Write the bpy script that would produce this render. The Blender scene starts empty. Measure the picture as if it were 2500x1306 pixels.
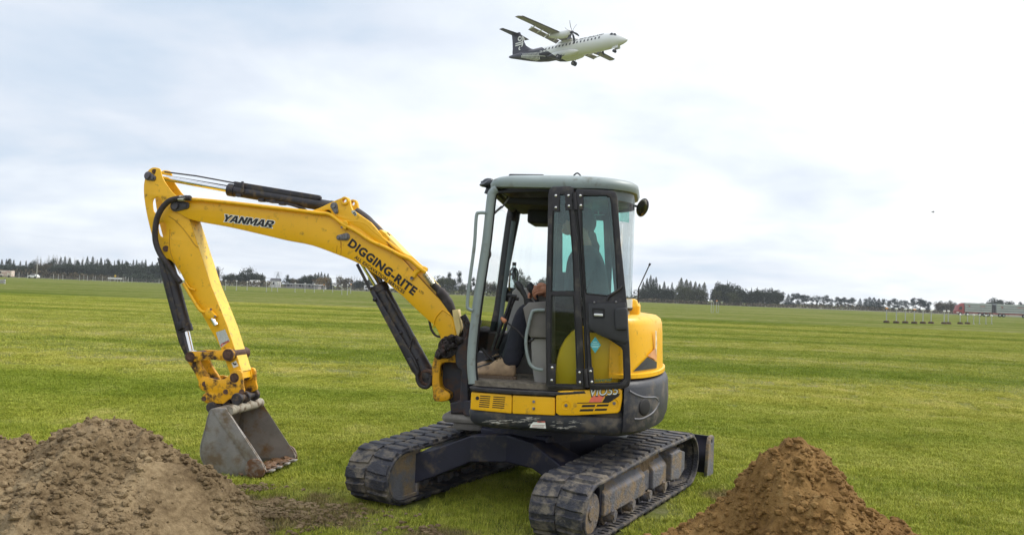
import bpy, bmesh, math, random
from mathutils import Vector, Matrix, noise
random.seed(7)
PI = math.pi
sc = bpy.context.scene
COL = sc.collection
# ---------------------------------------------------------------- camera
H = 1.63; FPX = 1950.0
PITCH = math.atan(60/1950); ROLL = math.atan(.0395)
_fw = Vector((0, math.cos(PITCH), math.sin(PITCH)))
_r0 = Vector((1, 0, 0)); _u0 = Vector((0, -math.sin(PITCH), math.cos(PITCH)))
_R = math.cos(ROLL)*_r0 + math.sin(ROLL)*_u0
_U = -math.sin(ROLL)*_r0 + math.cos(ROLL)*_u0
cam_d = bpy.data.cameras.new('camera'); cam = bpy.data.objects.new('camera', cam_d)
COL.objects.link(cam); sc.camera = cam
cam_d.sensor_width = 36; cam_d.lens = 36*FPX/2500
cam_d.clip_start = 0.05; cam_d.clip_end = 6000
M = Matrix((_R, _U, -_fw)).transposed().to_4x4(); M.translation = (0, 0, H)
cam.matrix_world = M
# ---------------------------------------------------------------- world, sun, exposure
SUN_EL = math.radians(48); SUN_AZ = math.radians(70)      # azimuth from +Y (view) towards +X
w = bpy.data.worlds.new("World"); sc.world = w; w.use_nodes = True
nt = w.node_tree; N = nt.nodes; LK = nt.links
for n in list(N): N.remove(n)
def wn(t, **k):
    n = N.new(t)
    for a, b in k.items(): setattr(n, a, b)
    return n
def wmath(op, a, b=None, clamp=False):
    m = N.new('ShaderNodeMath'); m.operation = op; m.use_clamp = clamp
    for i, v in enumerate((a, b)):
        if v is None: continue
        if isinstance(v, (int, float)): m.inputs[i].default_value = v
        else: LK.new(v, m.inputs[i])
    return m.outputs[0]
sky = wn('ShaderNodeTexSky'); sky.sky_type = 'NISHITA'; sky.sun_disc = False
sky.sun_elevation = SUN_EL; sky.sun_rotation = SUN_AZ; sky.air_density = 1.0; sky.dust_density = 1.5
bg1 = wn('ShaderNodeBackground'); bg1.inputs[1].default_value = 0.13; LK.new(sky.outputs[0], bg1.inputs[0])
tc = wn('ShaderNodeTexCoord'); sep = wn('ShaderNodeSeparateXYZ'); LK.new(tc.outputs['Generated'], sep.inputs[0])
zc = wmath('ADD', wmath('MAXIMUM', sep.outputs[2], 0.0), 0.20)
px = wmath('DIVIDE', sep.outputs[0], zc); py = wmath('DIVIDE', sep.outputs[1], zc)
cmb = wn('ShaderNodeCombineXYZ'); LK.new(px, cmb.inputs[0]); LK.new(py, cmb.inputs[1])
def wnoise(scale, detail, rough, loc, dist=0.0):
    mp = wn('ShaderNodeMapping'); mp.inputs[1].default_value = loc; LK.new(cmb.outputs[0], mp.inputs[0])
    n = wn('ShaderNodeTexNoise'); n.inputs['Scale'].default_value = scale; n.inputs['Detail'].default_value = detail
    n.inputs['Roughness'].default_value = rough; n.inputs['Distortion'].default_value = dist
    LK.new(mp.outputs[0], n.inputs['Vector']); return n.outputs[0]
def wramp(v, stops):
    r = wn('ShaderNodeValToRGB'); el = r.color_ramp.elements
    while len(el) < len(stops): el.new(0.5)
    for e, (p, c) in zip(el, stops): e.position = p; e.color = (*c, 1)
    LK.new(v, r.inputs[0]); return r.outputs[0]
n1 = wnoise(0.80, 6, 0.50, (1.9, 0.35, 0), 0.3); n2 = wnoise(2.4, 5, 0.5, (7.1, 2.2, 0), 0.3)
nn = wmath('ADD', wmath('MULTIPLY', n1, 0.72), wmath('MULTIPLY', n2, 0.28))
# brighter cloud towards the sun side (+X)
side = wmath('MULTIPLY', wmath('ADD', sep.outputs[0], 0.10), 0.14)
nn2 = wmath('ADD', nn, side)
cloud = wramp(nn2, [(0.34, (0.48, 0.57, 0.68)), (0.43, (0.615, 0.665, 0.74)), (0.49, (0.70, 0.745, 0.80)), (0.55, (0.79, 0.825, 0.85)), (0.64, (0.86, 0.87, 0.875))])
bg2 = wn('ShaderNodeBackground'); LK.new(cloud, bg2.inputs[0])
zr = wn('ShaderNodeMapRange'); LK.new(sep.outputs[2], zr.inputs[0]); zr.inputs[1].default_value = .38; zr.inputs[2].default_value = .8; zr.inputs[3].default_value = 1.0; zr.inputs[4].default_value = 1.45; hr = wn('ShaderNodeMapRange'); LK.new(sep.outputs[2], hr.inputs[0]); hr.inputs[1].default_value = .0; hr.inputs[2].default_value = .14; hr.inputs[3].default_value = 1.13; hr.inputs[4].default_value = 1.0; LK.new(wmath('MULTIPLY', zr.outputs[0], hr.outputs[0]), bg2.inputs[1])  # overhead sky, out of view, brightened to add light to the scene
mixs = wn('ShaderNodeMixShader'); mixs.inputs[0].default_value = 0.93
LK.new(bg1.outputs[0], mixs.inputs[1]); LK.new(bg2.outputs[0], mixs.inputs[2])
wo = wn('ShaderNodeOutputWorld'); LK.new(mixs.outputs[0], wo.inputs[0])
sd = bpy.data.lights.new('sun', 'SUN'); sd.energy = 1.9; sd.angle = math.radians(14); sd.color = (1.0, 0.95, 0.87)
sun = bpy.data.objects.new('sun', sd); COL.objects.link(sun)
sdir = Vector((math.sin(SUN_AZ)*math.cos(SUN_EL), math.cos(SUN_AZ)*math.cos(SUN_EL), math.sin(SUN_EL)))
sun.rotation_euler = sdir.to_track_quat('Z', 'Y').to_euler()
sc.view_settings.view_transform = 'Standard'; sc.view_settings.look = 'None'
sc.view_settings.gamma = 1; sc.view_settings.exposure = 0.42
sc.cycles.use_denoising = True
sc.cycles.transparent_max_bounces = 24

# ---------------------------------------------------------------- geometry on known planes
def ray(u, v): return _fw + _R*(u-1250)/FPX - _U*(v-653)/FPX
def ground(u, v, z=0.0):
    d = ray(u, v); return Vector((0, 0, H)) + d*((z-H)/d.z)
def at_depth(u, v, Y):
    d = ray(u, v); return Vector((0, 0, H)) + d*(Y/d.y)
CX, CY = .27, 6.57; YAW = math.radians(170)
RT = Matrix.Translation((CX, CY, 0)) @ Matrix.Rotation(YAW, 4, 'Z')
RTI = RT.inverted()
def q(u, v, l):
    "point of the machine's lengthwise plane y = l, in the machine's own metres"
    o = RTI @ Vector((0, 0, H)); d = RTI.to_3x3() @ ray(u, v)
    return o + d*((l-o.y)/d.y)
def q2(pts, l): return [(lambda p: (p.x, p.z))(q(u, v, l)) for u, v in pts]

# ---------------------------------------------------------------- materials
MATS = {}
def mat(name, base, rough=0.6, metal=0.0, vary=0.15, vscale=6.0, bump=0.0, bscale=40.0, col2=None, dirt=None, dirt_amt=0.5, dirt_scale=3.0, spec=0.5, dirt_z=None, wobj=True):
    if name in MATS: return MATS[name]
    m = bpy.data.materials.new(name); m.use_nodes = True; t = m.node_tree; b = t.nodes['Principled BSDF']
    b.inputs['Roughness'].default_value = rough; b.inputs['Metallic'].default_value = metal
    b.inputs['Specular IOR Level'].default_value = spec
    geo = t.nodes.new('ShaderNodeTexCoord'); vec = geo.outputs['Object']
    def noi(s, d=4, r=.55):
        n = t.nodes.new('ShaderNodeTexNoise'); n.inputs['Scale'].default_value = s; n.inputs['Detail'].default_value = d
        n.inputs['Roughness'].default_value = r; t.links.new(vec, n.inputs['Vector']); return n.outputs[0]
    def ramp(v, a, b_, ca=(0, 0, 0), cb=(1, 1, 1)):
        r = t.nodes.new('ShaderNodeValToRGB'); e = r.color_ramp.elements
        e[0].position = a; e[0].color = (*ca, 1); e[1].position = b_; e[1].color = (*cb, 1); t.links.new(v, r.inputs[0]); return r.outputs[0]
    lo = tuple(max(0, c*(1-vary)) for c in base); hi = col2 or tuple(min(1, c*(1+vary)) for c in base)
    c = ramp(noi(vscale), .35, .65, lo, hi)
    if dirt:
        mk_ = ramp(noi(dirt_scale, 6, .62), .62-dirt_amt*.3, .78-dirt_amt*.3)
        if dirt_z:      # mud caught low down on the machine
            s = t.nodes.new('ShaderNodeSeparateXYZ'); t.links.new(vec, s.inputs[0])
            mr = t.nodes.new('ShaderNodeMapRange'); mr.inputs[1].default_value = dirt_z[0]; mr.inputs[2].default_value = dirt_z[1]
            mr.inputs[3].default_value = 1; mr.inputs[4].default_value = 0; t.links.new(s.outputs[2], mr.inputs[0])
            mm = t.nodes.new('ShaderNodeMath'); mm.operation = 'MULTIPLY'; t.links.new(mk_, mm.inputs[0]); t.links.new(mr.outputs[0], mm.inputs[1]); mk_ = mm.outputs[0]
        mx = t.nodes.new('ShaderNodeMix'); mx.data_type = 'RGBA'; t.links.new(mk_, mx.inputs[0]); t.links.new(c, mx.inputs[6]); mx.inputs[7].default_value = (*dirt, 1)
        c = mx.outputs[2]
        mr2 = t.nodes.new('ShaderNodeMapRange'); mr2.inputs[3].default_value = rough; mr2.inputs[4].default_value = .9
        t.links.new(mk_, mr2.inputs[0]); t.links.new(mr2.outputs[0], b.inputs['Roughness'])
    t.links.new(c, b.inputs['Base Color'])
    if bump:
        bp = t.nodes.new('ShaderNodeBump'); bp.inputs['Strength'].default_value = min(1, bump); bp.inputs['Distance'].default_value = 0.02 if bump <= 1 else 0.05
        t.links.new(noi(bscale, 5, .6), bp.inputs['Height']); t.links.new(bp.outputs[0], b.inputs['Normal'])
    MATS[name] = m; return m
def glass(name, tint, rough=.02, refl=1.0):
    if name in MATS: return MATS[name]
    m = bpy.data.materials.new(name); m.use_nodes = True; t = m.node_tree
    for n in list(t.nodes): t.nodes.remove(n)
    o = t.nodes.new('ShaderNodeOutputMaterial'); mx = t.nodes.new('ShaderNodeMixShader'); tr = t.nodes.new('ShaderNodeBsdfTransparent'); gl = t.nodes.new('ShaderNodeBsdfGlossy')
    fr = t.nodes.new('ShaderNodeFresnel'); fr.inputs[0].default_value = 1.5; tr.inputs[0].default_value = (*tint, 1); gl.inputs['Roughness'].default_value = rough
    ml = t.nodes.new('ShaderNodeMath'); ml.operation = 'MULTIPLY'; ml.inputs[1].default_value = refl
    t.links.new(fr.outputs[0], ml.inputs[0]); t.links.new(ml.outputs[0], mx.inputs[0])
    t.links.new(tr.outputs[0], mx.inputs[1]); t.links.new(gl.outputs[0], mx.inputs[2]); t.links.new(mx.outputs[0], o.inputs[0])
    MATS[name] = m; return m
MUD = (.15, .105, .062); GREASE = (.012, .009, .009)
YEL = mat('yellow_paint', (.88, .465, .004), .38, vary=.04, vscale=3, dirt=(.42, .23, .03), dirt_amt=.12, dirt_scale=17)
YELD = mat('yellow_paint_worn', (.87, .465, .005), .42, vary=.04, dirt=(.25, .14, .03), dirt_amt=.13, dirt_scale=19)
YELG = mat('yellow_paint_greasy', (.84, .41, .006), .45, vary=.06, dirt=(.060, .035, .02), dirt_amt=.52, dirt_scale=13)
YELL = mat('yellow_paint_sunlit_scuffed', (.92, .62, .09), .45, vary=.06, dirt=(.38, .31, .18), dirt_amt=.25, dirt_scale=26)  # paler yellow: sunlight on the arm's underside put into the paint
CYL = mat('cylinder_black', (.022, .019, .026), .42, vary=.2, dirt=(.10, .075, .05), dirt_amt=.35, dirt_scale=18)
CHR = mat('chrome', (.75, .75, .76), .12, metal=1, vary=.05)
CABG = mat('cab_grey_green', (.26, .305, .305), .45, vary=.06, dirt=(.16, .15, .12), dirt_amt=.15, dirt_scale=9)
BLK = mat('black_frame', (.020, .017, .022), .42, vary=.15, dirt=(.09, .08, .07), dirt_amt=.25, dirt_scale=12)
RUB = mat('rubber_seal', (.012, .011, .013), .7)
CW = mat('counterweight_paint', (.034, .036, .048), .5, vary=.1, dirt=(.14, .12, .10), dirt_amt=.4, dirt_scale=8, bump=.15, bscale=60)
HOSE = mat('hose_rubber', (.035, .027, .028), .65, vary=.3, vscale=30)
STEEL = mat('pin_steel', (.20, .19, .20), .45, metal=.6, vary=.2, vscale=40, dirt=(.10, .07, .05), dirt_amt=.4, dirt_scale=25)
PINR = mat('pin_rusty', (.09, .045, .03), .65, metal=.2, vary=.4, vscale=40)
GRS = mat('grease', (.016, .010, .010), .35, vary=.6, vscale=20, bump=1, bscale=45, dirt=(.09, .04, .03), dirt_amt=.3, dirt_scale=12)
TRK = mat('track_rubber', (.028, .028, .038), .62, vary=.3, vscale=12, bump=.5, bscale=70, dirt=(.17, .145, .115), dirt_amt=.5, dirt_scale=11)
TRKF = mat('track_frame_steel', (.13, .13, .15), .6, vary=.2, dirt=(.24, .175, .105), dirt_amt=.55, dirt_scale=7, bump=.6, bscale=50)
CARB = mat('undercarriage_paint', (.013, .013, .030), .55, vary=.2, dirt=(.12, .09, .06), dirt_amt=.2, dirt_scale=5)
BUCK = mat('bucket_steel', (.25, .235, .22), .5, metal=.25, vary=.2, vscale=4, dirt=(.19, .14, .09), dirt_amt=.52, dirt_scale=6, bump=.15, bscale=80)
BUCKI = mat('bucket_inside_muddy', (.26, .23, .205), .6, metal=.1, vary=.2, vscale=5, dirt=(.22, .12, .05), dirt_amt=.38, dirt_scale=6)
WHT = mat('white_paint', (.78, .78, .76), .5, vary=.05)
DKT = mat('decal_black', (.012, .010, .012), .5, vary=0)
DWH = mat('decal_white', (.8, .8, .74), .5, vary=0)
DGR = mat('decal_grey', (.5, .52, .5), .5, vary=.2, vscale=90)
TEAL = mat('decal_teal', (.06, .36, .40), .5, vary=.1)
DRED = mat('decal_red', (.75, .16, .10), .5, vary=.25, vscale=8)
BEIG = mat('console_plastic', (.30, .285, .27), .7, vary=.08, dirt=(.2, .16, .11), dirt_amt=.2)
DKPL = mat('dark_plastic', (.03, .03, .035), .55, vary=.2)
GLT = glass('glass_tinted', (.60, .82, .78), .03, 1.9); GLC = glass('glass_clear', (.96, .985, .98), .02, .7); GLR = glass('glass_rear', (.95, .99, .985), .04, .45)

# ---------------------------------------------------------------- mesh helpers
def box(bm, c, s, rot=None):
    r = bmesh.ops.create_cube(bm, size=1)['verts']
    m = Matrix.Translation(c) @ (rot.to_4x4() if rot else Matrix()) @ Matrix.Diagonal((*s, 1))
    bmesh.ops.transform(bm, matrix=m, verts=r); return r
def boxb(bm, x0, x1, y0, y1, z0, z1): return box(bm, ((x0+x1)/2, (y0+y1)/2, (z0+z1)/2), (x1-x0, y1-y0, z1-z0))
def cyl(bm, p0, p1, r, r2=None, n=20, cap=True):
    p0 = Vector(p0); p1 = Vector(p1); d = p1-p0
    v = bmesh.ops.create_cone(bm, cap_ends=cap, cap_tris=False, segments=n, radius1=r, radius2=r if r2 is None else r2, depth=d.length)['verts']
    bmesh.ops.transform(bm, matrix=Matrix.Translation((p0+p1)/2) @ d.to_track_quat('Z', 'Y').to_matrix().to_4x4(), verts=v); return v
def ball(bm, c, r, s=(1, 1, 1), sub=2):
    v = bmesh.ops.create_icosphere(bm, subdivisions=sub, radius=r)['verts']
    bmesh.ops.transform(bm, matrix=Matrix.Translation(c) @ Matrix.Diagonal((*s, 1)), verts=v); return v
def smooth_path(pts, k=6):
    P = [Vector(p) for p in pts]
    if len(P) < 3: return P
    out = []
    for i in range(len(P)-1):
        a = P[max(0, i-1)]; b = P[i]; c = P[i+1]; d = P[min(len(P)-1, i+2)]
        for j in range(k):
            t = j/k; out.append(.5*((2*b)+(c-a)*t+(2*a-5*b+4*c-d)*t*t+(-a+3*b-3*c+d)*t*t*t))
    out.append(P[-1]); return out
def tube(bm, pts, r, n=10, smooth=0, flat=None, radii=None, up=None):
    P = smooth_path(pts, smooth) if smooth else [Vector(p) for p in pts]
    rings = []; prev = None
    for i, p in enumerate(P):
        t = (P[min(i+1, len(P)-1)]-P[max(i-1, 0)]).normalized()
        if prev is None:
            a = (up or Vector((0, 0, 1)))
            if abs(a.normalized().dot(t)) > .9: a = Vector((0, 1, 0))
            nrm = (a-t*a.dot(t)).normalized()
        else: nrm = (prev-t*prev.dot(t)).normalized()
        prev = nrm; bn = t.cross(nrm)
        rr = radii[i*(len(radii)-1)//max(1, len(P)-1)] if radii else r
        ra, rb = (rr, rr) if not flat else flat
        rings.append([bm.verts.new(p+nrm*ra*math.cos(2*PI*(k+.5)/n)+bn*rb*math.sin(2*PI*(k+.5)/n)) for k in range(n)])
    for a, b in zip(rings, rings[1:]):
        for k in range(n): bm.faces.new((a[k], a[(k+1) % n], b[(k+1) % n], b[k]))
    bm.faces.new(rings[0][::-1]); bm.faces.new(rings[-1])
def loft(bm, rings, cap0=True, cap1=True, close=True):
    R = [[bm.verts.new(p) for p in r] for r in rings]
    n = len(R[0])
    for a, b in zip(R, R[1:]):
        for k in range(n if close else n-1): bm.faces.new((a[k], a[(k+1) % n], b[(k+1) % n], b[k]))
    if cap0: bm.faces.new(R[0][::-1])
    if cap1: bm.faces.new(R[-1])
def plate(bm, outlines, y0, y1, bev=.004, mtx=None):
    "closed outlines (first the rim, then holes) in the x-z plane, given thickness from y0 to y1"
    cu = bpy.data.curves.new('tmp', 'CURVE'); cu.dimensions = '2D'; cu.fill_mode = 'BOTH'
    for o in outlines:
        s = cu.splines.new('POLY'); s.points.add(len(o)-1); s.use_cyclic_u = True
        for p, (x, z) in zip(s.points, o): p.co = (x, z, 0, 1)
    t = abs(y1-y0); bev = min(bev, t/2.5)
    cu.extrude = t/2-bev; cu.bevel_depth = bev; cu.offset = -bev; cu.bevel_resolution = 1
    ob = bpy.data.objects.new('tmp', cu); me = bpy.data.meshes.new_from_object(ob)
    mm = Matrix(((1, 0, 0, 0), (0, 0, -1, (y0+y1)/2), (0, 1, 0, 0), (0, 0, 0, 1)))
    if mtx: mm = mtx @ mm
    me.transform(mm); bm.from_mesh(me)
    bpy.data.objects.remove(ob); bpy.data.curves.remove(cu); bpy.data.meshes.remove(me)
def circ(c, r, n=20, sx=1, sz=1): return [(c[0]+r*sx*math.cos(2*PI*i/n), c[1]+r*sz*math.sin(2*PI*i/n)) for i in range(n)]
def catmull2(pts, k=4):
    n = len(pts); out = []
    for i in range(n):
        a, b, c, d = (Vector(pts[(i+j-1) % n]) for j in range(4))
        for j in range(k):
            t = j/k; p = .5*((2*b)+(c-a)*t+(2*a-5*b+4*c-d)*t*t+(-a+3*b-3*c+d)*t*t*t); out.append((p.x, p.y))
    return out
def capsule(p0, p1, r0, r1, n=8):
    "outline of a two-pin plate in x-z"
    p0 = Vector(p0); p1 = Vector(p1); a = math.atan2(p1.y-p0.y, p1.x-p0.x); o = []
    for i in range(n+1): t = a+PI/2+PI*i/n; o.append((p0.x+r0*math.cos(t), p0.y+r0*math.sin(t)))
    for i in range(n+1): t = a-PI/2+PI*i/n; o.append((p1.x+r1*math.cos(t), p1.y+r1*math.sin(t)))
    return o
def mk(name, bm, m, parent=None, smooth=False, bevel=0, loc=None, auto=None):
    bmesh.ops.remove_doubles(bm, verts=bm.verts, dist=1e-5) if smooth else None
    bmesh.ops.recalc_face_normals(bm, faces=bm.faces)
    me = bpy.data.meshes.new(name); bm.to_mesh(me); bm.free()
    for mm in (m if isinstance(m, (list, tuple)) else [m]): me.materials.append(mm)
    if smooth:
        ang = math.radians(38 if smooth is True else smooth)
        me.polygons.foreach_set('use_smooth', [True]*len(me.polygons)); me.set_sharp_from_angle(angle=ang)
    o = bpy.data.objects.new(name, me); COL.objects.link(o)
    if parent: o.parent = parent
    if loc: o.location = loc
    if bevel:
        b = o.modifiers.new('bevel', 'BEVEL'); b.width = bevel; b.segments = 2; b.limit_method = 'ANGLE'; b.angle_limit = math.radians(40)
    return o
def tag(o, label, cat, group=None, kind=None):
    if label: o['label'] = label
    if cat: o['category'] = cat
    if group: o['group'] = group
    if kind: o['kind'] = kind
    return o
def structure(o): o['kind'] = 'structure'; return o
def empty(name, loc=(0, 0, 0), rz=0, label=None, cat=None, group=None):
    o = bpy.data.objects.new(name, None); COL.objects.link(o); o.location = loc; o.rotation_euler = (0, 0, rz); o.empty_display_size = .2
    return tag(o, label, cat, group)
def copy_tree(o, parent=None, keep=False):
    c = o.copy(); COL.objects.link(c)
    if parent: c.parent = parent
    for ch in list(o.children): copy_tree(ch, c)
    return c
def text_mesh(s, bold=0.0, shear=0.0, depth=0.0, space=None):
    cu = bpy.data.curves.new('tmp', 'FONT'); cu.body = s; cu.size = 1; cu.offset = bold; cu.shear = shear; cu.extrude = depth; cu.space_character = space or 1.0+bold*2.5
    cu.resolution_u = 3
    ob = bpy.data.objects.new('tmp', cu); me = bpy.data.meshes.new_from_object(ob)
    bpy.data.objects.remove(ob); bpy.data.curves.remove(cu); return me
def put_text(bm, s, P0, P1, nrm, height, bold=.01, shear=0, depth=.0, space=None):
    "lay lettering so that its baseline runs P0-P1 on the surface with outward normal nrm"
    me = text_mesh(s, bold, shear, depth, space)
    xs = [v.co.x for v in me.vertices]; ys = [v.co.y for v in me.vertices]; x0 = min(xs); wd = max(xs)-x0
    caph = .69; X = (P1-P0); L = X.length; X = X.normalized(); Z = nrm.normalized(); Z = (Z-X*Z.dot(X)).normalized(); Y = Z.cross(X)
    m = Matrix((X*(L/wd), Y*(height/caph), Z)).transposed().to_4x4(); m.translation = P0 - X*(x0*L/wd)
    me.transform(m); bm.from_mesh(me); bpy.data.meshes.remove(me)
UP = Vector((0, 0, 1)); LEFT = Vector((0, 1, 0))
# ================================================================ EXCAVATOR
EX = empty('excavator', (CX, CY, 0), YAW, 'yellow and black mini excavator with a glazed grey cab, standing on the grass', 'excavator')
BM = bmesh.new
# ---------------------------------------------------------------- undercarriage
ua = Vector((.5, .8660254, 0)); va = Vector((-.8660254, .5, 0))
TM = RTI @ (Matrix.Translation((CX, CY, 0)) @ Matrix((ua, va, UP)).transposed().to_4x4())
def tmk(name, bm, m, parent=EX, **k):
    bmesh.ops.transform(bm, matrix=TM, verts=bm.verts); return mk(name, bm, m, parent, **k)
HALF = .98; RO = .235; ZC = .262
def loop(s, rad):
    p, n = loop0(s, rad); xs_ = (-1.24, -.8, .1, 1.0, 1.3); ks = (.84, .86, .965, .93, .91)
    k = ks[0] if p.x <= xs_[0] else ks[-1]
    for i in range(4):
        if xs_[i] < p.x <= xs_[i+1]: k = ks[i]+(ks[i+1]-ks[i])*(p.x-xs_[i])/(xs_[i+1]-xs_[i])
    return Vector((p.x, p.y, p.z*k)), n
def loop0(s, rad):
    "point, outward normal of the belt centre loop at fraction s"
    st = 2*HALF; arc = PI*RO; per = 2*(st+arc); d = (s % 1)*per
    if d < st:
        t = d/st; return Vector((-HALF+d, 0, ZC+rad-.014*math.sin(PI*t))), UP.copy()
    d -= st
    if d < arc:
        a = PI/2-d/RO; n = Vector((math.cos(a), 0, math.sin(a))); return Vector((HALF, 0, ZC))+n*rad, n
    d -= arc
    if d < st: return Vector((HALF-d, 0, ZC-rad)), -UP
    d -= st; a = -PI/2-d/RO; n = Vector((math.cos(a), 0, math.sin(a))); return Vector((-HALF, 0, ZC))+n*rad, n
def belt(sg):
    rnd = random.Random(3+sg); bm = BM(); n = 180; b0 = .58*sg; b1 = .98*sg; bc = .78*sg; R = []
    for i in range(n):
        s = i/n; po, nn = loop(s, RO); pi_, _ = loop(s, RO-.028); pe, _ = loop(s, RO-.010); row = []
        for p, b in ((pe, -.20), (po, -.185), (po, .185), (pe, .20), (pi_, .20), (pi_, -.20)): row.append(bm.verts.new((p.x, bc+b, p.z)))
        R.append(row)
    for i in range(n):
        a = R[i]; b = R[(i+1) % n]
        for k in range(6): bm.faces.new((a[k], a[(k+1) % 6], b[(k+1) % 6], b[k]))
    NL = 42
    for i in range(NL):
        for hb, off in ((-1, 0), (1, .5)):
            s = (i+off)/NL; w0 = .30/NL*1.25; rows = []
            for rad, ww, e in ((RO-.004, 1.0, .190), (RO+.018+rnd.uniform(-.004, .003), .80, .184)):
                ring = []
                for ds, b in ((-1, .006), (1, .006), (1, .11), (1, e), (-1, e), (-1, .11)):
                    sk = .10/NL*(1 if b > .1 else 0)
                    p, _ = loop(s+ds*w0*ww-sk, rad); ring.append((p.x, bc+hb*b, p.z))
                rows.append(ring)
            loft(bm, rows)
    nf = len(bm.faces)
    for i in range(NL):
        p, nn = loop((i+.25)/NL, RO-.028); p2, _ = loop((i+.25)/NL, RO-.050)
        for b in (-.055, .055):
            c = (p+p2)/2; rot = nn.to_track_quat('Z', 'Y').to_matrix(); box(bm, (c.x, bc+b, c.z), (.03, .025, .025) if abs(nn.z) > .9 else (.03, .025, .025), rot)
    bm.faces.ensure_lookup_table(); n2 = len(bm.faces)
    for i in range(NL*2):
        p, nn = loop((i+.1)/(NL*2), RO-.0275); rot = nn.to_track_quat('Z', 'Y').to_matrix()
        box(bm, (p.x, bc+sg*.155, p.z), (.018, .05, .012), rot)
    bm.faces.ensure_lookup_table()
    for i in range(nf, len(bm.faces)): bm.faces[i].material_index = 1 if i < n2 else 2
    tmk('rubber_track', bm, [TRK, TRKF, RUB], bevel=.003)
def track_frame(sg):
    S = lambda b: b*sg
    bm = BM()
    def sec(a, k=0, z1=.40): return [(a, S(.925-k), .135), (a, S(.925-k), .285), (a, S(.83-k*.5), z1-.012), (a, S(.70), z1), (a, S(.63), .36), (a, S(.63), .135)]
    loft(bm, [sec(-.76, .004, .41), sec(-.4, 0, .395), sec(.02, 0, .385)] if sg < 0 else [[(a, b, min(z, .27)) for a, b, z in sec(-.76, .004, .41)], [(a, b, min(z, .27)) for a, b, z in sec(-.35, 0, .395)], sec(.02, 0, .385)])
    loft(bm, [sec(.02, .035, .36), sec(.20, .035, .36)])
    loft(bm, [sec(.20, .005, .39), sec(.52, .005, .40)])
    fr = tmk('track_frame', bm, TRKF, bevel=.012)
    bm = BM(); loft(bm, [[(.53, S(.955), .15), (.53, S(.955), .36), (.53, S(.80), .40), (.53, S(.66), .36), (.53, S(.66), .15)],
                         [(.72, S(.962), .13), (.72, S(.962), .37), (.72, S(.80), .41), (.72, S(.66), .37), (.72, S(.66), .13)],
                         [(.88, S(.955), .18), (.88, S(.955), .33), (.88, S(.80), .35), (.88, S(.66), .33), (.88, S(.66), .18)]])
    tmk('motor_guard', bm, TRKF, bevel=.01)
    # fork and idler wheel
    bm = BM()
    plate(bm, [[(-.72, .13), (-.72, .40), (-.80, .425), (-.88, .40), (-.90, .36), (-.845, .36), (-.80, .33), (-.785, .13)]], S(.86), S(.90), .006)
    tmk('idler_fork', bm, CARB)
    bm = BM(); ZI = .222; cyl(bm, (-.99, S(.70), ZI), (-.99, S(.87), ZI), .172, n=32); cyl(bm, (-.99, S(.87), ZI-.01), (-.99, S(.93), ZI-.01), .13, n=28); cyl(bm, (-.99, S(.93), ZI-.01), (-.99, S(.937), ZI-.01), .05)
    tmk('idler_wheel', bm, TRKF, smooth=True, bevel=.006)
    bm = BM(); D_ = [(-.80, .06), (-.80, .395)]+[(-.98+.185*math.cos(t), .222+.165*math.sin(t)) for t in [PI/2+PI*j/14 for j in range(15)]]
    plate(bm, [D_], *sorted((S(.615), S(.66))), .008); plate(bm, [[(-.97+(x+.97)*1.05, .222+(z-.222)*1.05) for x, z in D_], [(-.97+(x+.97)*.88, .222+(z-.222)*.88) for x, z in D_]], *sorted((S(.60), S(.625))), .004); tmk('inner_guard', bm, TRKF)
    bm = BM(); outl = []
    for i in range(48):
        r = .195 if i % 4 in (0, 1) else .165; outl.append((.98+.9*r*math.cos(2*PI*i/48), .24+.9*r*math.sin(2*PI*i/48)))
    plate(bm, [outl, circ((.98, .24), .11, 24)], S(.76), S(.80), .004); cyl(bm, (.98, S(.68), .24), (.98, S(.86), .24), .10, n=28)
    tmk('sprocket', bm, TRKF)
    for a in (-.62, -.27, .08, .43):
        bm = BM(); cyl(bm, (a, S(.66), .105), (a, S(.94), .105), .036, n=16); cyl(bm, (a, S(.69), .105), (a, S(.76), .105), .062, n=20); cyl(bm, (a, S(.80), .105), (a, S(.87), .105), .062, n=20)
        cyl(bm, (a, S(.925), .128), (a, S(.948), .128), .034, n=8)
        tmk('track_roller', bm, TRKF, smooth=True)
    bm = BM(); cyl(bm, (.12, S(.68), .425), (.12, S(.86), .425), .04, n=16); boxb(bm, .08, .16, *sorted((S(.64), S(.70))), .36, .45)
    cyl(bm, (.12, S(.86), .425), (.12, S(.875), .425), .028, n=16); tmk('carrier_roller', bm, TRKF, smooth=True)
    if sg > 0: return
    # caked mud on the frame
    bm = BM(); rnd = random.Random(11)
    rows = []
    for i in range(50):
        a = -.74+i*1.20/49; row = []
        for j in range(9):
            t = j/8; b = .885-.23*t; z = (.335 if t < .12 else .395) + .03*math.sin(PI*t)*(.6+noise.noise(Vector((a*5, b*9, 2)))) + .022*noise.noise(Vector((a*22, b*22, 1)))+.018*noise.noise(Vector((a*50, b*50, 4)))
            if t == 0: z -= .05
            row.append(bm.verts.new((a, S(b), z-.006)))
        rows.append(row)
    for r0, r1 in zip(rows, rows[1:]):
        for k in range(8): bm.faces.new((r0[k], r0[k+1], r1[k+1], r1[k]))
    for i in range(130):
        a = rnd.uniform(-.7, .45); b = rnd.uniform(.66, .87); r = rnd.uniform(.006, .022); ball(bm, (a, S(b), .41+.01*rnd.random()), r, (1.3, 1, .7), 1)
    tmk('caked_mud', bm, mat('caked_mud', (.21, .145, .085), .9, vary=.35, vscale=20, bump=1, bscale=70))
for sg in (-1, 1): belt(sg); track_frame(sg)
bm = BM()
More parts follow.
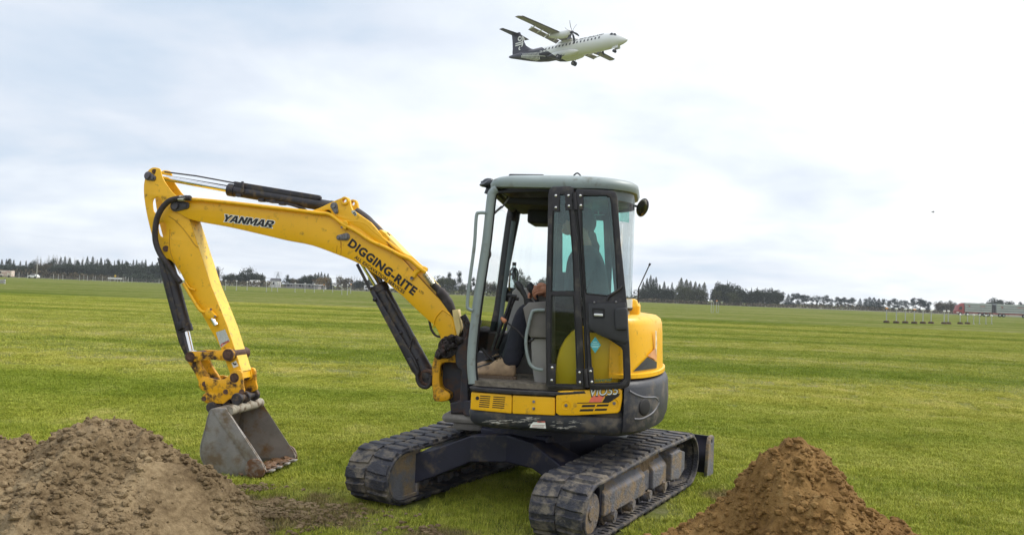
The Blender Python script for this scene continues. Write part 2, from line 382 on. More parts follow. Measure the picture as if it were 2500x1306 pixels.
for sa in (1,):
    for sb in (-1, 1):
        def lsec(a, b, z0, z1, wd):
            d = Vector((sa*.55, sb*.5, 0)).normalized(); n = Vector((-d.y, d.x, 0))*wd
            return [(a+n.x, b+n.y, z0), (a+n.x, b+n.y, z1), (a-n.x, b-n.y, z1), (a-n.x, b-n.y, z0)]
        loft(bm, [lsec(sa*.05, sb*.05, .30, .56, .26), lsec(sa*.30, sb*.24, .28, .54, .22), lsec(sa*.60, sb*.46, .17, .45, .14), lsec(sa*.80, sb*.64, .13, .40, .12)])
boxb(bm, -.42, .42, -.30, .30, .345, .55)
AR = [(.64, -.84, -.42, .13, .365), (.48, -.78, -.40, .20, .415), (.26, -.62, -.30, .315, .52), (0, -.52, -.30, .335, .545), (-.26, -.58, -.30, .335, .52), (-.48, -.66, -.30, .27, .44), (-.64, -.72, -.34, .20, .38)]
loft(bm, [[(a0, b, z0), (a1, b, z0), (a1, b, z1), (a0, b, z1)] for b, a0, a1, z0, z1 in AR])
tmk('car_body', bm, CARB, bevel=.012)
bm = BM(); cyl(bm, (0, 0, .50), (0, 0, .60), .46, n=48); cyl(bm, (0, 0, .60), (0, 0, .665), .40, n=48); tmk('slew_ring', bm, CARB, smooth=True)
# dozer blade behind
bm = BM(); rows = []
for i in range(11):
    z = .02+.345*i/10; a = 1.56+.05*math.cos(PI*i/10*1.1)**2 - .0
    rows.append([(a, -.96, z), (a, .96, z), (a+.018, .96, z), (a+.018, -.96, z)])
loft(bm, rows)
bl = tmk('dozer_blade', bm, CARB, smooth=True)
for sg in (-1, 1):
    bm = BM(); plate(bm, [[(1.46, .01), (1.665, .0), (1.665, .355), (1.62, .375), (1.53, .37), (1.50, .3)], circ((1.585, .32), .022, 12)], sg*.955, sg*.985, .005)
    tmk('end_plate', bm, TRKF, parent=bl)
for sg in (-1, 1):
    bm = BM(); loft(bm, [[(.35, sg*.33, .26), (.35, sg*.45, .26), (.35, sg*.45, .38), (.35, sg*.33, .38)], [(1.56, sg*.33, .12), (1.56, sg*.42, .12), (1.56, sg*.42, .24), (1.56, sg*.33, .24)]])
    tmk('blade_arm', bm, CARB, bevel=.008)

# ---------------------------------------------------------------- upper body
XF = .395; XS = -.62; XR = .36; PW = 2.0   # flat front, start of the rounded tail, tail depth
def planY(x, W=.955):
    if x >= XS: return W
    t = min(1, (XS-x)/XR); return W*(1-t**PW)**(1/PW)
def plan(ins=0.0, xf=XF, rc=.10):
    W = .955-ins; x0 = xf-ins; o = []
    for i in range(6):
        t = PI/2*i/5; o.append((x0-rc*(1-math.cos(t)), W-rc*(1-math.sin(t))))
    for i in range(1, 5): o.append(((x0-rc)*(1-i/5)+XS*i/5, W))
    K = 40
    for i in range(K+1):
        th = PI/2-PI*i/K; c = math.cos(th); s = math.sin(th)
        o.append((XS-(XR-ins)*abs(c)**(2/PW), W*math.copysign(abs(s)**(2/PW), s)))
    for i in range(4, 0, -1): o.append(((x0-rc)*(1-i/5)+XS*i/5, -W))
    for i in range(5, -1, -1):
        t = PI/2*i/5; o.append((x0-rc*(1-math.cos(t)), -(W-rc*(1-math.sin(t)))))
    return o
def stack(bm, levels, **k): loft(bm, [[(x, y, z) for x, y in plan(ins, **k)] for z, ins in levels])
bm = BM(); stack(bm, [(.655, .09), (.672, .035), (.70, .012), (.765, 0), (.79, .008), (.80, .03), (.93, .035), (.965, .03), (.972, .05)])
BODY = mk('upper_body', bm, CW, EX, smooth=True)
# scraped skirt with peeling sticker
bm = BM(); rnd = random.Random(5)
def skp(u, v): return q(u, v, .957)
for (u0, v0, u1, n) in ((1180, 1027, 1290, 26), (1176, 1031, 1225, 9), (1345, 1030, 1418, 14), (1342, 1042, 1400, 16), (1268, 1022, 1305, 12), (1285, 1036, 1312, 10)):
    for i in range(n):
        u = rnd.uniform(u0, u1); v = v0+rnd.uniform(-2.5, 2.5)+2*math.sin(u/9); l = rnd.uniform(6, 22); h = rnd.uniform(.2, .75)
        P = [skp(u, v), skp(u+l, v+rnd.uniform(-1.4, 1.4)), skp(u+l*.8, v+h), skp(u+l*.1, v+h+.4)]
        bm.faces.new([bm.verts.new(p+LEFT*.001) for p in P])
mk('paint_scrapes', bm, mat('bare_scrape', (.42, .40, .36), .6, vary=.5, vscale=60), BODY)
bm = BM(); bm.faces.new([bm.verts.new(skp(*p)+LEFT*.002) for p in ((1296, 1036), (1302, 1030), (1331, 1029), (1333, 1045), (1293, 1043))]); mk('peeling_sticker', bm, DWH, BODY)
bm = BM()
for (u0, v0, u1, v1) in ((1312, 1027, 1331, 1031), (1300, 1037.5, 1330, 1038.8), (1300, 1041, 1328, 1042)):
    bm.faces.new([bm.verts.new(skp(*p)+LEFT*.003) for p in ((u0, v0), (u1, v0), (u1, v1), (u0, v1))])
mk('sticker_print', bm, mat('sticker_print', (.45, .12, .09), .6, vary=.8, vscale=40), BODY)

def bend(bm, y0=.965):
    "follow the rounded tail with a panel made flat"
    for k in range(0, 12):
        x = XS-k*.02; g = bm.verts[:]+bm.edges[:]+bm.faces[:]; bmesh.ops.bisect_plane(bm, geom=g, plane_co=(x, 0, 0), plane_no=(1, 0, 0))
    for v in bm.verts:
        if v.co.x < XS: v.co.y += planY(v.co.x)-.955
def rrect(u0, v0, u1, v1, u2, v2, u3, v3, r=5):
    P = [Vector(p) for p in ((u0, v0), (u1, v1), (u2, v2), (u3, v3))]; o = []
    for i in range(4):
        p = P[i]; a = (P[i-1]-p).normalized()*r; b = (P[(i+1) % 4]-p).normalized()*r
        for t in (0, .33, .67, 1): o.append(tuple((1-t)**2*(p+a)+2*t*(1-t)*p+t*t*(p+b)))
    return o
LP = .972
def vents(cols, rows, bars=2.4):
    o = []
    for (x0, x1) in cols:
        for v in rows: o.append((x0, v, x1, v+bars))
    return o
def slot(bm, c4, l, d=.006):
    plate(bm, [q2(c4, l)], l-d*.2, l+d*.25, .0008)
# front panel with louvres
for nm, outl in (('side_panel', rrect(1150, 956.5, 1249.5, 964, 1249, 1009.5, 1148, 999.5, 4)), ('side_panel', rrect(1251, 964.5, 1355, 970, 1355, 1014, 1250.5, 1009.5, 4))):
    bm = BM(); plate(bm, [q2(outl, LP)], .93, LP, .006); p = mk(nm, bm, YEL, BODY, smooth=True)
    bm = BM()
    if outl[1][0] < 1200:
        for i in range(6):
            for (a, b) in ((1172.5, 1197.5), (1205, 1234)):
                v = 964.8+i*5.1; s = -.6*i; slot(bm, [(a+s, v+(a-1172)*.07), (b+s, v+.07*(b-1172)), (b+s-.5, v+2.3+.07*(b-1172)), (a+s-.5, v+2.3+.07*(a-1172))], LP)
        cyl(bm, q(1165.5, 971.5, LP-.002), q(1165.5, 971.5, LP+.003), .013); mk('louvre_slots', bm, RUB, p)
    else:
        bm.free()
        for v in (980, 997): bm = BM(); cyl(bm, q(1303, v, LP), q(1303, v, LP+.012), .010); mk('panel_bolt', bm, STEEL, p, smooth=True)
bm = BM(); plate(bm, [q2([(1358, 962), (1362, 955), (1372, 953.5), (1512, 950), (1519, 953), (1519, 975), (1514, 1003), (1508, 1008), (1400, 1013.5), (1366, 1013), (1357.5, 1007)], LP)], .93, LP+.012, .008); bend(bm)
p = mk('side_panel', bm, YEL, BODY, smooth=True); bm = BM()
for (a, b, c, d) in ((1422, 988, 1454, 993.5), (1458, 987, 1487, 992), (1417, 998.5, 1450, 1004), (1453.5, 997.5, 1483, 1002.5)):
    slot(bm, [(a, b), (c, b-.8), (c-2.5, d-.8), (a-2.5, d)], LP+.012)
bend(bm); mk('louvre_slots', bm, RUB, p)
bm = BM(); slot(bm, [(1409, 982.5), (1488, 981), (1487, 983), (1409, 984.5)], LP+.012); 
plate(bm, [q2([(1469, 983), (1477, 970), (1477, 966), (1514, 960), (1511, 967), (1490, 981)], LP+.013)], LP+.0124, LP+.0134, .0003)
bend(bm); mk('black_graphic', bm, DKT, p)
bm = BM(); plate(bm, [q2([(1446, 966), (1478, 963), (1468, 981), (1437, 981.5)], LP+.013)], LP+.0121, LP+.0128, .0003); bend(bm); mk('red_graphic', bm, DRED, p)
def vtext(bm, s, a, b, l, h, bold, shear, lift=.0012):
    put_text(bm, s, q(*a, l)+LEFT*lift, q(*b, l)+LEFT*lift, LEFT, h, bold, shear)
bm = BM(); vtext(bm, 'ViO55', (1441, 967), (1514, 963), LP+.013, .062, .065, .3, .0014); bend(bm); lt = mk('model_lettering', bm, DKT, p)
bm = BM(); vtext(bm, 'ViO55', (1443, 966), (1512, 962), LP+.013, .055, .012, .3, .0026); bend(bm); mk('lettering_face', bm, DWH, lt)
for (u, v) in ((1382, 989), (1499.5, 984)):
    bm = BM(); P = q(u, v, LP+.012); y = planY(P.x)-.955
    bmesh.ops.create_cone(bm, cap_ends=False, segments=24, radius1=.030, radius2=.022, depth=.006, matrix=Matrix.Translation((P.x, P.y+y+.000, P.z)) @ Matrix.Rotation(PI/2, 4, 'X')); mk('bolt_recess', bm, YELD, p, smooth=True); bm = BM()
    cyl(bm, (P.x, P.y+y-.002, P.z), (P.x, P.y+y+.010, P.z), .011, n=8); mk('panel_bolt', bm, STEEL, p, smooth=True)
# cab deck sill (muddy step)
DIRTY = mat('muddy_floor', (.16, .135, .105), .85, vary=.35, vscale=14, bump=.7, bscale=45)
bm = BM(); plate(bm, [q2([(1145, 944), (1240, 951), (1356, 956), (1428, 953), (1434, 962), (1356, 967), (1240, 963), (1150, 955)], .985)], .55, .985, .008); mk('step_sill', bm, BLK, BODY)
bm = BM(); boxb(bm, -.40, .355, -.02, .935, .955, .992); bmesh.ops.subdivide_edges(bm, edges=bm.edges[:], cuts=5); mk('cab_floor', bm, DIRTY, BODY)
# counterweight shell
def tail_ring(ins, z, x1=-.40, n=44, t0=0.0):
    "arc from the left side round the tail to the right side"
    o = []; W = .955-ins
    if not t0: o.append((x1, W, z))
    for i in range(n+1):
        th = (PI/2-t0)*(1-2*i/n); c = math.cos(th); s = math.sin(th)
        o.append((XS-.02-(XR-ins)*abs(c)**(2/PW), W*math.copysign(abs(s)**(2/PW), s), z))
    if not t0: o.append((x1, -W, z))
    return o
zt = q(1605, 916, .4).z
bm = BM(); loft(bm, [tail_ring(i_, z, -.60, 44, math.radians(10.5)) for i_, z in ((.06, .67), (.0, .70), (-.022, .76), (-.030, .86), (-.022, zt-.05), (-.008, zt-.018), (.02, zt))])
bmesh.ops.translate(bm, verts=bm.verts, vec=(0, 0, 0)); cwt = mk('counterweight', bm, CW, BODY, smooth=True)
def proj(P):
    d = Vector(P)-Vector((0, 0, H)); z = d.dot(_fw); return (1250+FPX*d.dot(_R)/z, 653-FPX*d.dot(_U)/z)
def tail_at(u, z, ins, W0=.955):
    "point of the rounded tail whose sight line falls at u (searched on the side that faces the field of view)"
    best = None
    for i in range(300):
        th = PI/2-PI*.55*i/299; c = math.cos(th); s = math.sin(th); W = W0-ins
        P = Vector((XS-.02-(XR-ins)*abs(c)**(2/PW), W*math.copysign(abs(s)**(2/PW), s), z)); e = abs(proj(RT @ P)[0]-u)
        if best is None or e < best[0]-1e-6: best = (e, P, th)
        if proj(RT @ P)[0] > u: break
    P = best[1]; n = Vector((-abs(math.cos(best[2]))**(2-2/PW)/XR, math.copysign(abs(math.sin(best[2]))**(2-2/PW)/.955, P.y), 0)).normalized()
    return P, n
def hz(u, v, l): return q(u, v, l).z
# recess and mould lines of the counterweight
bm = BM()
P, n = tail_at(1574, .865, -.026); X = Vector((-n.y, n.x, 0))
if X.x > 0: X = -X
bmesh.ops.create_icosphere(bm, subdivisions=3, radius=1, matrix=Matrix((X*.075, UP*.062, n*.012)).transposed().to_4x4()); bmesh.ops.translate(bm, verts=bm.verts, vec=P)
mk('lifting_recess', bm, RUB, cwt, smooth=80)
for pts in ([(1536, .985), (1550, .96), (1570, .935), (1588, .925), (1600, .915), (1606, .885)], [(1548, .79), (1565, .785), (1585, .80), (1598, .825), (1608, .87)]):
    bm = BM(); tube(bm, [tail_at(u, z, -.024 if z > .8 else -.022)[0] for u, z in pts], .008, 8, smooth=5); mk('mould_ridge', bm, mat('counterweight_edge', (.13, .13, .15), .5, vary=.2), cwt, smooth=80)
# engine cover (yellow, over the counterweight)
z0 = zt+.006; ztop = 1.49
bm = BM(); rr = []
for ins, z in ((.045, z0), (.004, z0+.008), (.004, z0+.035), (.020, z0+.04), (.022, 1.12), (.028, 1.25), (.032, 1.36), (.038, 1.43), (.050, 1.465), (.085, ztop), (.18, ztop+.010)):
    rr.append(tail_ring(ins, z, -.60))
loft(bm, rr); hood = mk('engine_cover', bm, YEL, BODY, smooth=True)
bm = BM()    # raised vent hump behind the cab
hp = [tail_at(u, 1.5, .16)[0] for u in (1545, 1562)]
loft(bm, [[(-.66, .46-i_, z), (-.66, -.25+i_, z), (-.785+i_, -.25+i_, z), (-.785+i_, .46-i_, z)] for i_, z in ((0, 1.48), (.0, 1.56), (.02, 1.60), (.05, 1.615))]); mk('vent_hump', bm, YELD, hood, bevel=.012)
# dark and pale graphic on the cover side
def onshell(u, v, ins=.022):
    "where the sight line through (u, v) meets the cover"
    z = 1.2
    for _ in range(12):
        P, n = tail_at(u, z, ins); vv = proj(RT @ P)[1]; z += (vv-v)/310.
    return P, n
def shell_poly(bm, pts, lift, ins=.030, sub=5):
    vs = []
    for i in range(len(pts)):
        a = pts[i]; b = pts[(i+1) % len(pts)]
        for j in range(sub): t = j/sub; vs.append((a[0]*(1-t)+b[0]*t, a[1]*(1-t)+b[1]*t))
    c = (sum(p[0] for p in vs)/len(vs), sum(p[1] for p in vs)/len(vs))
    def up(p): P, n = onshell(*p); return bm.verts.new(P+n*lift)
    rings = [[up((c[0]+(p[0]-c[0])*k, c[1]+(p[1]-c[1])*k)) for p in vs] for k in (1, .66, .33)]; cv = up(c); n = len(vs)
    for a, b in zip(rings, rings[1:]):
        for k in range(n): bm.faces.new((a[k], a[(k+1) % n], b[(k+1) % n], b[k]))
    for k in range(n): bm.faces.new((rings[-1][k], rings[-1][(k+1) % n], cv))
bm = BM(); shell_poly(bm, [(1544, 906), (1578, 871), (1601, 883), (1601, 898)], .008); mk('black_graphic', bm, mat('decal_charcoal', (.05, .05, .055), .5, vary=.1), hood, smooth=60)
bm = BM(); shell_poly(bm, [(1579, 868), (1601, 846), (1601, 880)], .008); mk('amber_graphic', bm, mat('decal_amber', (.75, .36, .16), .5, vary=.15), hood, smooth=60)
bm = BM(); shell_poly(bm, [(1597, 806), (1600, 808), (1601, 840), (1599, 868), (1597, 850)], .010); mk('white_lettering_edge', bm, mat('decal_pale', (.8, .62, .45), .5, vary=.3, vscale=30), hood, smooth=60)
# tank and tool housing on the right of the machine
bm = BM(); loft(bm, [[(x, y, z) for x, y in ((.02-i_, -.16), (.02-i_, -.955+i_), (-.62, -.955+i_), (-.62, -.16))] for i_, z in ((0, .965), (0, 1.25), (.03, 1.36), (.10, 1.42))]); mk('right_housing', bm, YEL, BODY, bevel=.02)
# yellow side cover under the cab's rear window (seen through the door glass)
bm = BM(); FEN = [(1353, 943), (1354.5, 900), (1358, 875), (1366, 850), (1378, 828), (1393, 811), (1410, 800), (1437, 793), (1470, 789), (1512, 788), (1512, 943)]
plate(bm, [q2(FEN, .885)], .70, .885, .03); mk('seat_side_cover', bm, mat('yellow_cover', (.88, .58, .02), .35, vary=.05, vscale=2), BODY, smooth=True)
bm = BM(); boxb(bm, -.60, -.30, -.05, .70, .98, 1.38); mk('engine_bulkhead', bm, DKPL, BODY, bevel=.02)

# ---------------------------------------------------------------- cab
CAB = mk('cab', (lambda b: (boxb(b, -.62, .36, -.06, .0, .985, 1.30), b)[1])(BM()), BLK, EX, bevel=.01)
NL_, FL_ = .93, -.06
ZR = q(1340, 461, NL_).z
def cplan(ins, xf, W0=.95, W1=-.08, rc=.12, rr=.33, xr=None):
    xr = XR_CAB if xr is None else xr; o = []
    x0 = xf-ins; y0 = W0-ins; y1 = W1+ins; x1 = xr+ins; n = 9
    for (cx, cy, r, a0) in ((x0-rc, y0-rc, rc, 0), (x1+rr, y0-rr, rr, PI/2), (x1+rr, y1+rr, rr, PI), (x0-rc, y1+rc, rc, 1.5*PI)):
        for i in range(n+1): t = a0+PI/2*i/n; o.append((cx+r*math.cos(t), cy+r*math.sin(t)))
    return o
XR_CAB = -.745
def lvl(z, ins, xf, **k): return [(x, y, z) for x, y in cplan(ins, xf, **k)]
xfr = q(1192, 470, .93).x
bm = BM(); loft(bm, [lvl(ZR, .03, xfr-.02), lvl(ZR+.006, .0, xfr+.0), lvl(ZR+.035, -.012, xfr-.01), lvl(ZR+.065, -.006, xfr-.02), lvl(ZR+.085, .02, xfr-.03), lvl(ZR+.100, .07, xfr-.02), lvl(ZR+.125, .22, xfr+.0, rc=.1, rr=.22), lvl(ZR+.138, .36, xfr, rc=.05, rr=.1)])
roof = mk('roof', bm, CABG, CAB, smooth=50)
bm = BM(); loft(bm, [[(x, y, z) for x, y in ((.22, .62), (.22, .22), (-.05, .22), (-.05, .62))] for z in (ZR+.10, ZR+.150)]); mk('roof_hatch', bm, BLK, roof, bevel=.012)
bm = BM(); c = q(1409, 432, .45); tube(bm, [c+Vector((x, 0, z)) for x, z in ((.03, -.03), (.028, .005), (.0, .028), (-.028, .005), (-.03, -.03))], .006, 8, smooth=5); mk('lifting_eye', bm, BLK, roof, smooth=80)
bm = BM(); loft(bm, [lvl(ZR-.015, .03, xfr-.03), lvl(ZR+.002, .03, xfr-.03)]); loft(bm, [lvl(ZR-.055, .075, xfr-.05), lvl(ZR-.013, .045, xfr-.04)])
mk('headliner', bm, BLK, CAB, smooth=50)
bm = BM(); boxb(bm, -.25, .20, .10, .80, ZR-.10, ZR-.03); boxb(bm, -.2, .10, .05, .4, ZR-.20, ZR-.08); mk('radio_console', bm, RUB, CAB, bevel=.02)
# pillars
def pillar(name, uv, l, m, wa, wb, parent=CAB, sm=5, shift=None):
    bm = BM(); tube(bm, [q(u, v, l)+(shift or Vector()) for u, v in uv], 0, 8, smooth=sm, flat=(wa, wb), up=Vector((0, 1, 0))); return mk(name, bm, m, parent, smooth=50)
NP = [(1214, 462), (1203, 470), (1198, 490), (1186, 600), (1164, 745), (1151, 868), (1154, 936)]
pillar('front_pillar', NP, .915, CABG, .030, .032)
pillar('door_seal', [(1222, 470), (1214, 474), (1209, 490), (1197, 600), (1176, 745), (1163, 868), (1166, 936)], .90, RUB, .012, .008)
FP = [(1252, 512), (1248, 530), (1237, 607), (1219, 745), (1208, 800), (1203, 850)]
pillar('front_pillar', FP, -.04, BLK, .03, .042)
pillar('pillar_trim', [(1254, 540), (1245, 607), (1227, 745), (1219, 810)], .01, mat('pillar_trim_grey', (.10, .13, .14), .5), .008, .02)
bm = BM(); a = q(1206, 468, .90); b = q(1252, 512, -.04); tube(bm, [a, b], .028, 8); mk('windscreen_header', bm, BLK, CAB, smooth=50)
bm = BM(); a = q(1154, 931, .90); b = q(1203, 862, -.04); b.z = a.z; b.x = a.x; tube(bm, [a, b], .022, 8); mk('windscreen_sill', bm, BLK, CAB, smooth=50)
# windscreen: the upper pane and the lower pane
def pane(name, P, m, parent=CAB, t=.004):
    bm = BM(); vs = [Vector(p) for p in P]; n = (vs[1]-vs[0]).cross(vs[2]-vs[0]).normalized()*t/2; loft(bm, [[v-n for v in vs], [v+n for v in vs]]); return mk(name, bm, m, parent)
pane('windscreen_lower', [q(1153, 860, .885), q(1164, 780, .885), q(1214, 785, -.01), q(1204, 850, -.01)], glass('glass_green', (.62, .80, .66)))
pane('windscreen', [q(1164, 745, .885), q(1199, 490, .885), q(1249, 530, -.01), q(1221, 740, -.01)], glass('glass_windscreen', (.985, .995, .99), .02, .12))
# right-hand wall: window band seen through the doorway
zs = ZR-.02
xa = q(1250, 560, -.04).x; 
def far(pts): return q2(pts, -.07)
fro = [(1255, 505), (1214, 760), (1206, 850), (1600, 850), (1600, 505)]
# window hole limits: header at v 527 near the front, 540 further back
win1 = [(1268, 527), (1335, 530), (1392, 533), (1392, 718), (1236, 712), (1233, 700), (1262, 540)]
win2 = [(1398, 536), (1471, 540), (1475, 545), (1481, 650), (1474, 655), (1398, 650)]
bm = BM(); X0 = q(1262, 505, -.07).x; XB = -.60
zl0 = q(1335, 705, -.07).z; zu0 = ZR-.085
outer = [(q(1258, 505, -.07).x, ZR-.0), (q(1216, 760, -.07).x, 1.56), (.15, 1.52), (.12, 1.30), (-.545, 1.30), (-.545, ZR-.0)]
xw = q(1346, 620, -.07).x; w1 = catmull2([(q(1275, 528, -.07).x, zu0), (xw+.03, zu0), (xw, zu0-.03), (xw, zl0+.03), (xw+.03, zl0), (q(1240, 707, -.07).x, zl0), (q(1238, 695, -.07).x, zl0+.04), (q(1268, 540, -.07).x, zu0-.04)], 3)
w2 = q2([(1373, 533), (1473, 539), (1478, 668), (1373, 664)], -.07)
plate(bm, [outer, w1, w2], -.09, -.05, .006); mk('right_wall', bm, BLK, CAB)
pane('side_window', [(w[0], -.07, w[1]) for w in ((-.06, zl0), (.42, zl0), (.35, zu0), (-.06, zu0))], GLC); pane('side_window', [(w2[3][0]+.01, -.07, w2[3][1]-.01), (w2[2][0]-.01, -.07, w2[2][1]-.01), (w2[1][0]-.01, -.07, w2[1][1]+.01), (w2[0][0]+.01, -.07, w2[0][1]+.01)], glass('glass_far', (.80, .95, .92)))
# curved rear glass wrapping the corner
def rear(z, ins, k0=10, k1=30): return [(x, y, z) for x, y in cplan(ins, .3, W0=.95, W1=-.08, rr=.33)][k0:k1]
zg0 = 1.60; zg1 = ZR-.03
bm = BM(); A = rear(zg0, .022); Bt = rear(zg1, .022)
sh = Vector((0, 0, 0)); loft(bm, [A, Bt], False, False, close=False); o = mk('rear_glass', bm, GLR, CAB, smooth=80); 
bm = BM(); A = [rear(z, i_) for z, i_ in ((zg0-.055, .012), (zg0-.055, .035), (zg0+.012, .035), (zg0+.012, .012), (zg0-.055, .012))]; loft(bm, A, False, False, close=False); mk('rear_glass_strip', bm, mat('pale_trim', (.62, .63, .60), .35, metal=.2), CAB, smooth=60)
bm = BM(); A = [rear(z, i_) for z, i_ in ((zg0-.072, .015), (zg0-.050, .006))]; loft(bm, A, False, False, close=False); mk('rear_glass_seal', bm, RUB, CAB, smooth=60)
bm = BM(); A = [rear(z, .03) for z in (1.47, zg0-.05)]; loft(bm, A, False, False, close=False); mk('rear_wall', bm, CABG, CAB, smooth=60)
bm = BM(); A = [rear(z, .030)[1:8] for z in (q(1530, 541, .8).z, ZR-.07)]; loft(bm, A, False, False, close=False); mk('sun_visor', bm, glass('visor_teal', (.42, .78, .70), .1, 1.0), CAB, smooth=60)
bm = BM(); A = [rear(z, i_) for z, i_ in ((ZR+.012, .022), (ZR-.065, .024))]; loft(bm, A, False, False, close=False); mk('rear_glass_band', bm, mat('ceramic_band', (.12, .14, .15), .4), CAB, smooth=60)
pillar('rear_pillar', [(1492, 470), (1500, 600), (1512, 740)], .90, BLK, .022, .03)
pillar('centre_pillar', [(1352, 466), (1344, 720), (1345, 935)], .88, BLK, .02, .035)
# door opening surround on top
bm = BM(); tube(bm, [q(u, v, .915) for u, v in ((1207, 478), (1216, 470), (1335, 466), (1500, 470))], .012, 8, smooth=4); mk('door_header_seal', bm, RUB, CAB, smooth=60)

# ---------------------------------------------------------------- door folded back against the cab
def door_leaf(outer, holes, y0, y1, name='door'):
    bm = BM(); plate(bm, [q2(outer, y1)]+[q2(h, y1) for h in holes], y0, y1, .006); return mk(name, bm, BLK, EX, smooth=True)
A_out = [(1338, 476), (1341, 462), (1349, 456), (1392, 455), (1399, 458), (1401, 465), (1417, 700), (1429, 950), (1339, 950), (1333, 942), (1334, 800)]
A_h1 = [(1352, 474), (1386, 474), (1390, 500), (1400, 640), (1402, 711), (1346, 711), (1349, 560)]
A_h2 = [(1347, 721), (1400, 722), (1405, 800), (1410, 938), (1356, 938), (1348, 930), (1344, 885)]
B_out = [(1405, 466), (1409, 461), (1494, 466), (1503, 470), (1507, 480), (1516, 600), (1531, 745), (1537, 850), (1540, 925), (1536, 942), (1524, 949), (1444, 952), (1437, 944), (1429, 760), (1415, 560)]
B_h1 = [(1418, 482), (1424, 477), (1480, 477), (1489, 481), (1493, 495), (1503, 620), (1507, 705), (1500, 716), (1484, 722), (1432, 717), (1429, 705), (1421, 580)]
B_h2 = [(1438, 809), (1455, 811), (1490, 828), (1517, 846), (1522, 855), (1524, 922), (1518, 932), (1508, 935), (1450, 937), (1446, 928), (1440, 850)]
dA = door_leaf(A_out, [A_h1, A_h2], .948, .980); dB = door_leaf(B_out, [B_h1, B_h2], .975, 1.007)
dA['label'] = 'narrow hinged leaf of the folded door'; dB['label'] = 'wide rear leaf of the folded door with handle'
def gpane(name, outl, y, par, m):
    bm = BM(); plate(bm, [q2(outl, y)], y-.004, y, .0008); return mk(name, bm, m, par)
def grow(o, k=1.03):
    c = (sum(p[0] for p in o)/len(o), sum(p[1] for p in o)/len(o)); return [(c[0]+(p[0]-c[0])*k, c[1]+(p[1]-c[1])*k) for p in o]
gpane('door_glass', grow(A_h1), .966, dA, GLT); gpane('door_glass', grow(A_h2), .966, dA, glass('glass_tinted_mid', (.92, .96, .90), .02, .8))
gpane('door_glass', grow(B_h1), .992, dB, GLT); g = gpane('door_glass', grow(B_h2), .992, dB, glass('glass_tinted_low', (.97, .98, .93), .02, .8))
for par, lst, y in ((dA, [(1357, 478), (1357, 507), (1388, 478), (1389, 503), (1348, 897), (1347, 928), (1415, 909), (1416, 933)], .980), (dB, [(1417, 478), (1418, 502), (1442, 906), (1445, 932)], 1.007)):
    for i in range(0, len(lst), 2):
        (u0, v0), (u1, v1) = lst[i:i+2]; bm = BM(); w_ = 9 if par is dA else 6
        plate(bm, [q2([(u0-w_, v0-9), (u0+w_, v0-9), (u1+w_, v1+9), (u1-w_, v1+9)], y+.006)], y-.002, y+.006, .002); br = mk('hinge_bracket', bm, BLK, par)
        for (u, v) in lst[i:i+2]:
            bm = BM(); ball(bm, q(u, v, y+.008), .0105, (1, .6, 1), 2); mk('dome_nut', bm, mat('dome_steel', (.72, .70, .68), .2, metal=.8), br, smooth=80)
for v0, v1 in ((470, 512), (900, 945)):
    bm = BM()
    d = .5 if v0 < 600 else 0
    cyl(bm, q(1403+(v0-470)*.062, v0, .998), q(1404+(v1-470)*.062, v1, .998), .016, n=12); mk('hinge', bm, BLK, dA, smooth=50)
bm = BM(); tube(bm, [q(1396, 486, 1.0), q(1424, 484, 1.0)], .005, 8); mk('hinge_rod', bm, BLK, dA, smooth=50)
bm = BM(); tube(bm, [q(u, v, .986) for u, v in ((1405, 475), (1412, 560), (1427, 760), (1433, 935))], .012, 8, smooth=4); mk('leaf_seal', bm, RUB, dA, smooth=60)
for (P_, y) in ((A_h1, .981), (A_h2, .981), (B_h1, 1.008), (B_h2, 1.008)):
    bm = BM(); Q = [q(u, v, y-.004) for u, v in P_]; tube(bm, Q+[Q[0]], .006, 6); mk('glass_rubber', bm, RUB, dA if y < 1 else dB, smooth=60)
bm = BM(); plate(bm, [q2([(1435, 740), (1527, 738), (1533, 760), (1534, 832), (1527, 840), (1470, 822), (1440, 805), (1436, 790)], 1.025)], .99, 1.025, .012); hp_ = mk('handle_panel', bm, DKPL, dB, smooth=True)
bm = BM(); plate(bm, [q2(rrect(1500, 752, 1531, 750, 1533, 806, 1502, 806, 8), 1.04)], 1.02, 1.045, .012); mk('storage_bulge', bm, DKPL, hp_, smooth=True)
bm = BM(); plate(bm, [q2(rrect(1445, 751, 1476, 752, 1477, 776, 1447, 776, 4), 1.030), q2(rrect(1449, 755, 1472, 756, 1473, 772, 1451, 772, 3), 1.030)], 1.02, 1.032, .003); mk('handle_surround', bm, RUB, hp_, smooth=True)
bm = BM(); plate(bm, [q2(rrect(1450, 765, 1472, 766, 1472, 772, 1450, 771, 2), 1.034)], 1.024, 1.036, .003); mk('door_handle', bm, mat('chrome_soft', (.75, .75, .75), .3, metal=.6), hp_, smooth=True)
for a in ((1451, 738), (1504, 737)): bm = BM(); ball(bm, q(*a, 1.026), .008, (1, .6, 1), 2); mk('panel_screw', bm, STEEL, hp_, smooth=80)
bm = BM(); tube(bm, [q(u, v, 1.018) for u, v in ((1519, 698), (1512, 706), (1488, 722), (1483, 732))], .009, 8, smooth=5); mk('pull_strap', bm, BLK, dB, smooth=80)
bm = BM(); dm = [(1453, 822), (1467, 842), (1453, 862), (1439, 842)]; plate(bm, [q2(dm, .996)], .993, .9945, .0004); dd = mk('diamond_sticker', bm, TEAL, g)
bm = BM()
for v, w_ in ((838.5, 9), (843.5, 11), (847, 8), (834, 5)): bm.faces.new([bm.verts.new(q(u, vv, .9952)) for u, vv in ((1453-w_, v), (1453+w_, v), (1453+w_, v+1.1), (1453-w_, v+1.1))])
mk('sticker_print', bm, mat('decal_paleteal', (.55, .8, .8), .5, vary=.1), dd)
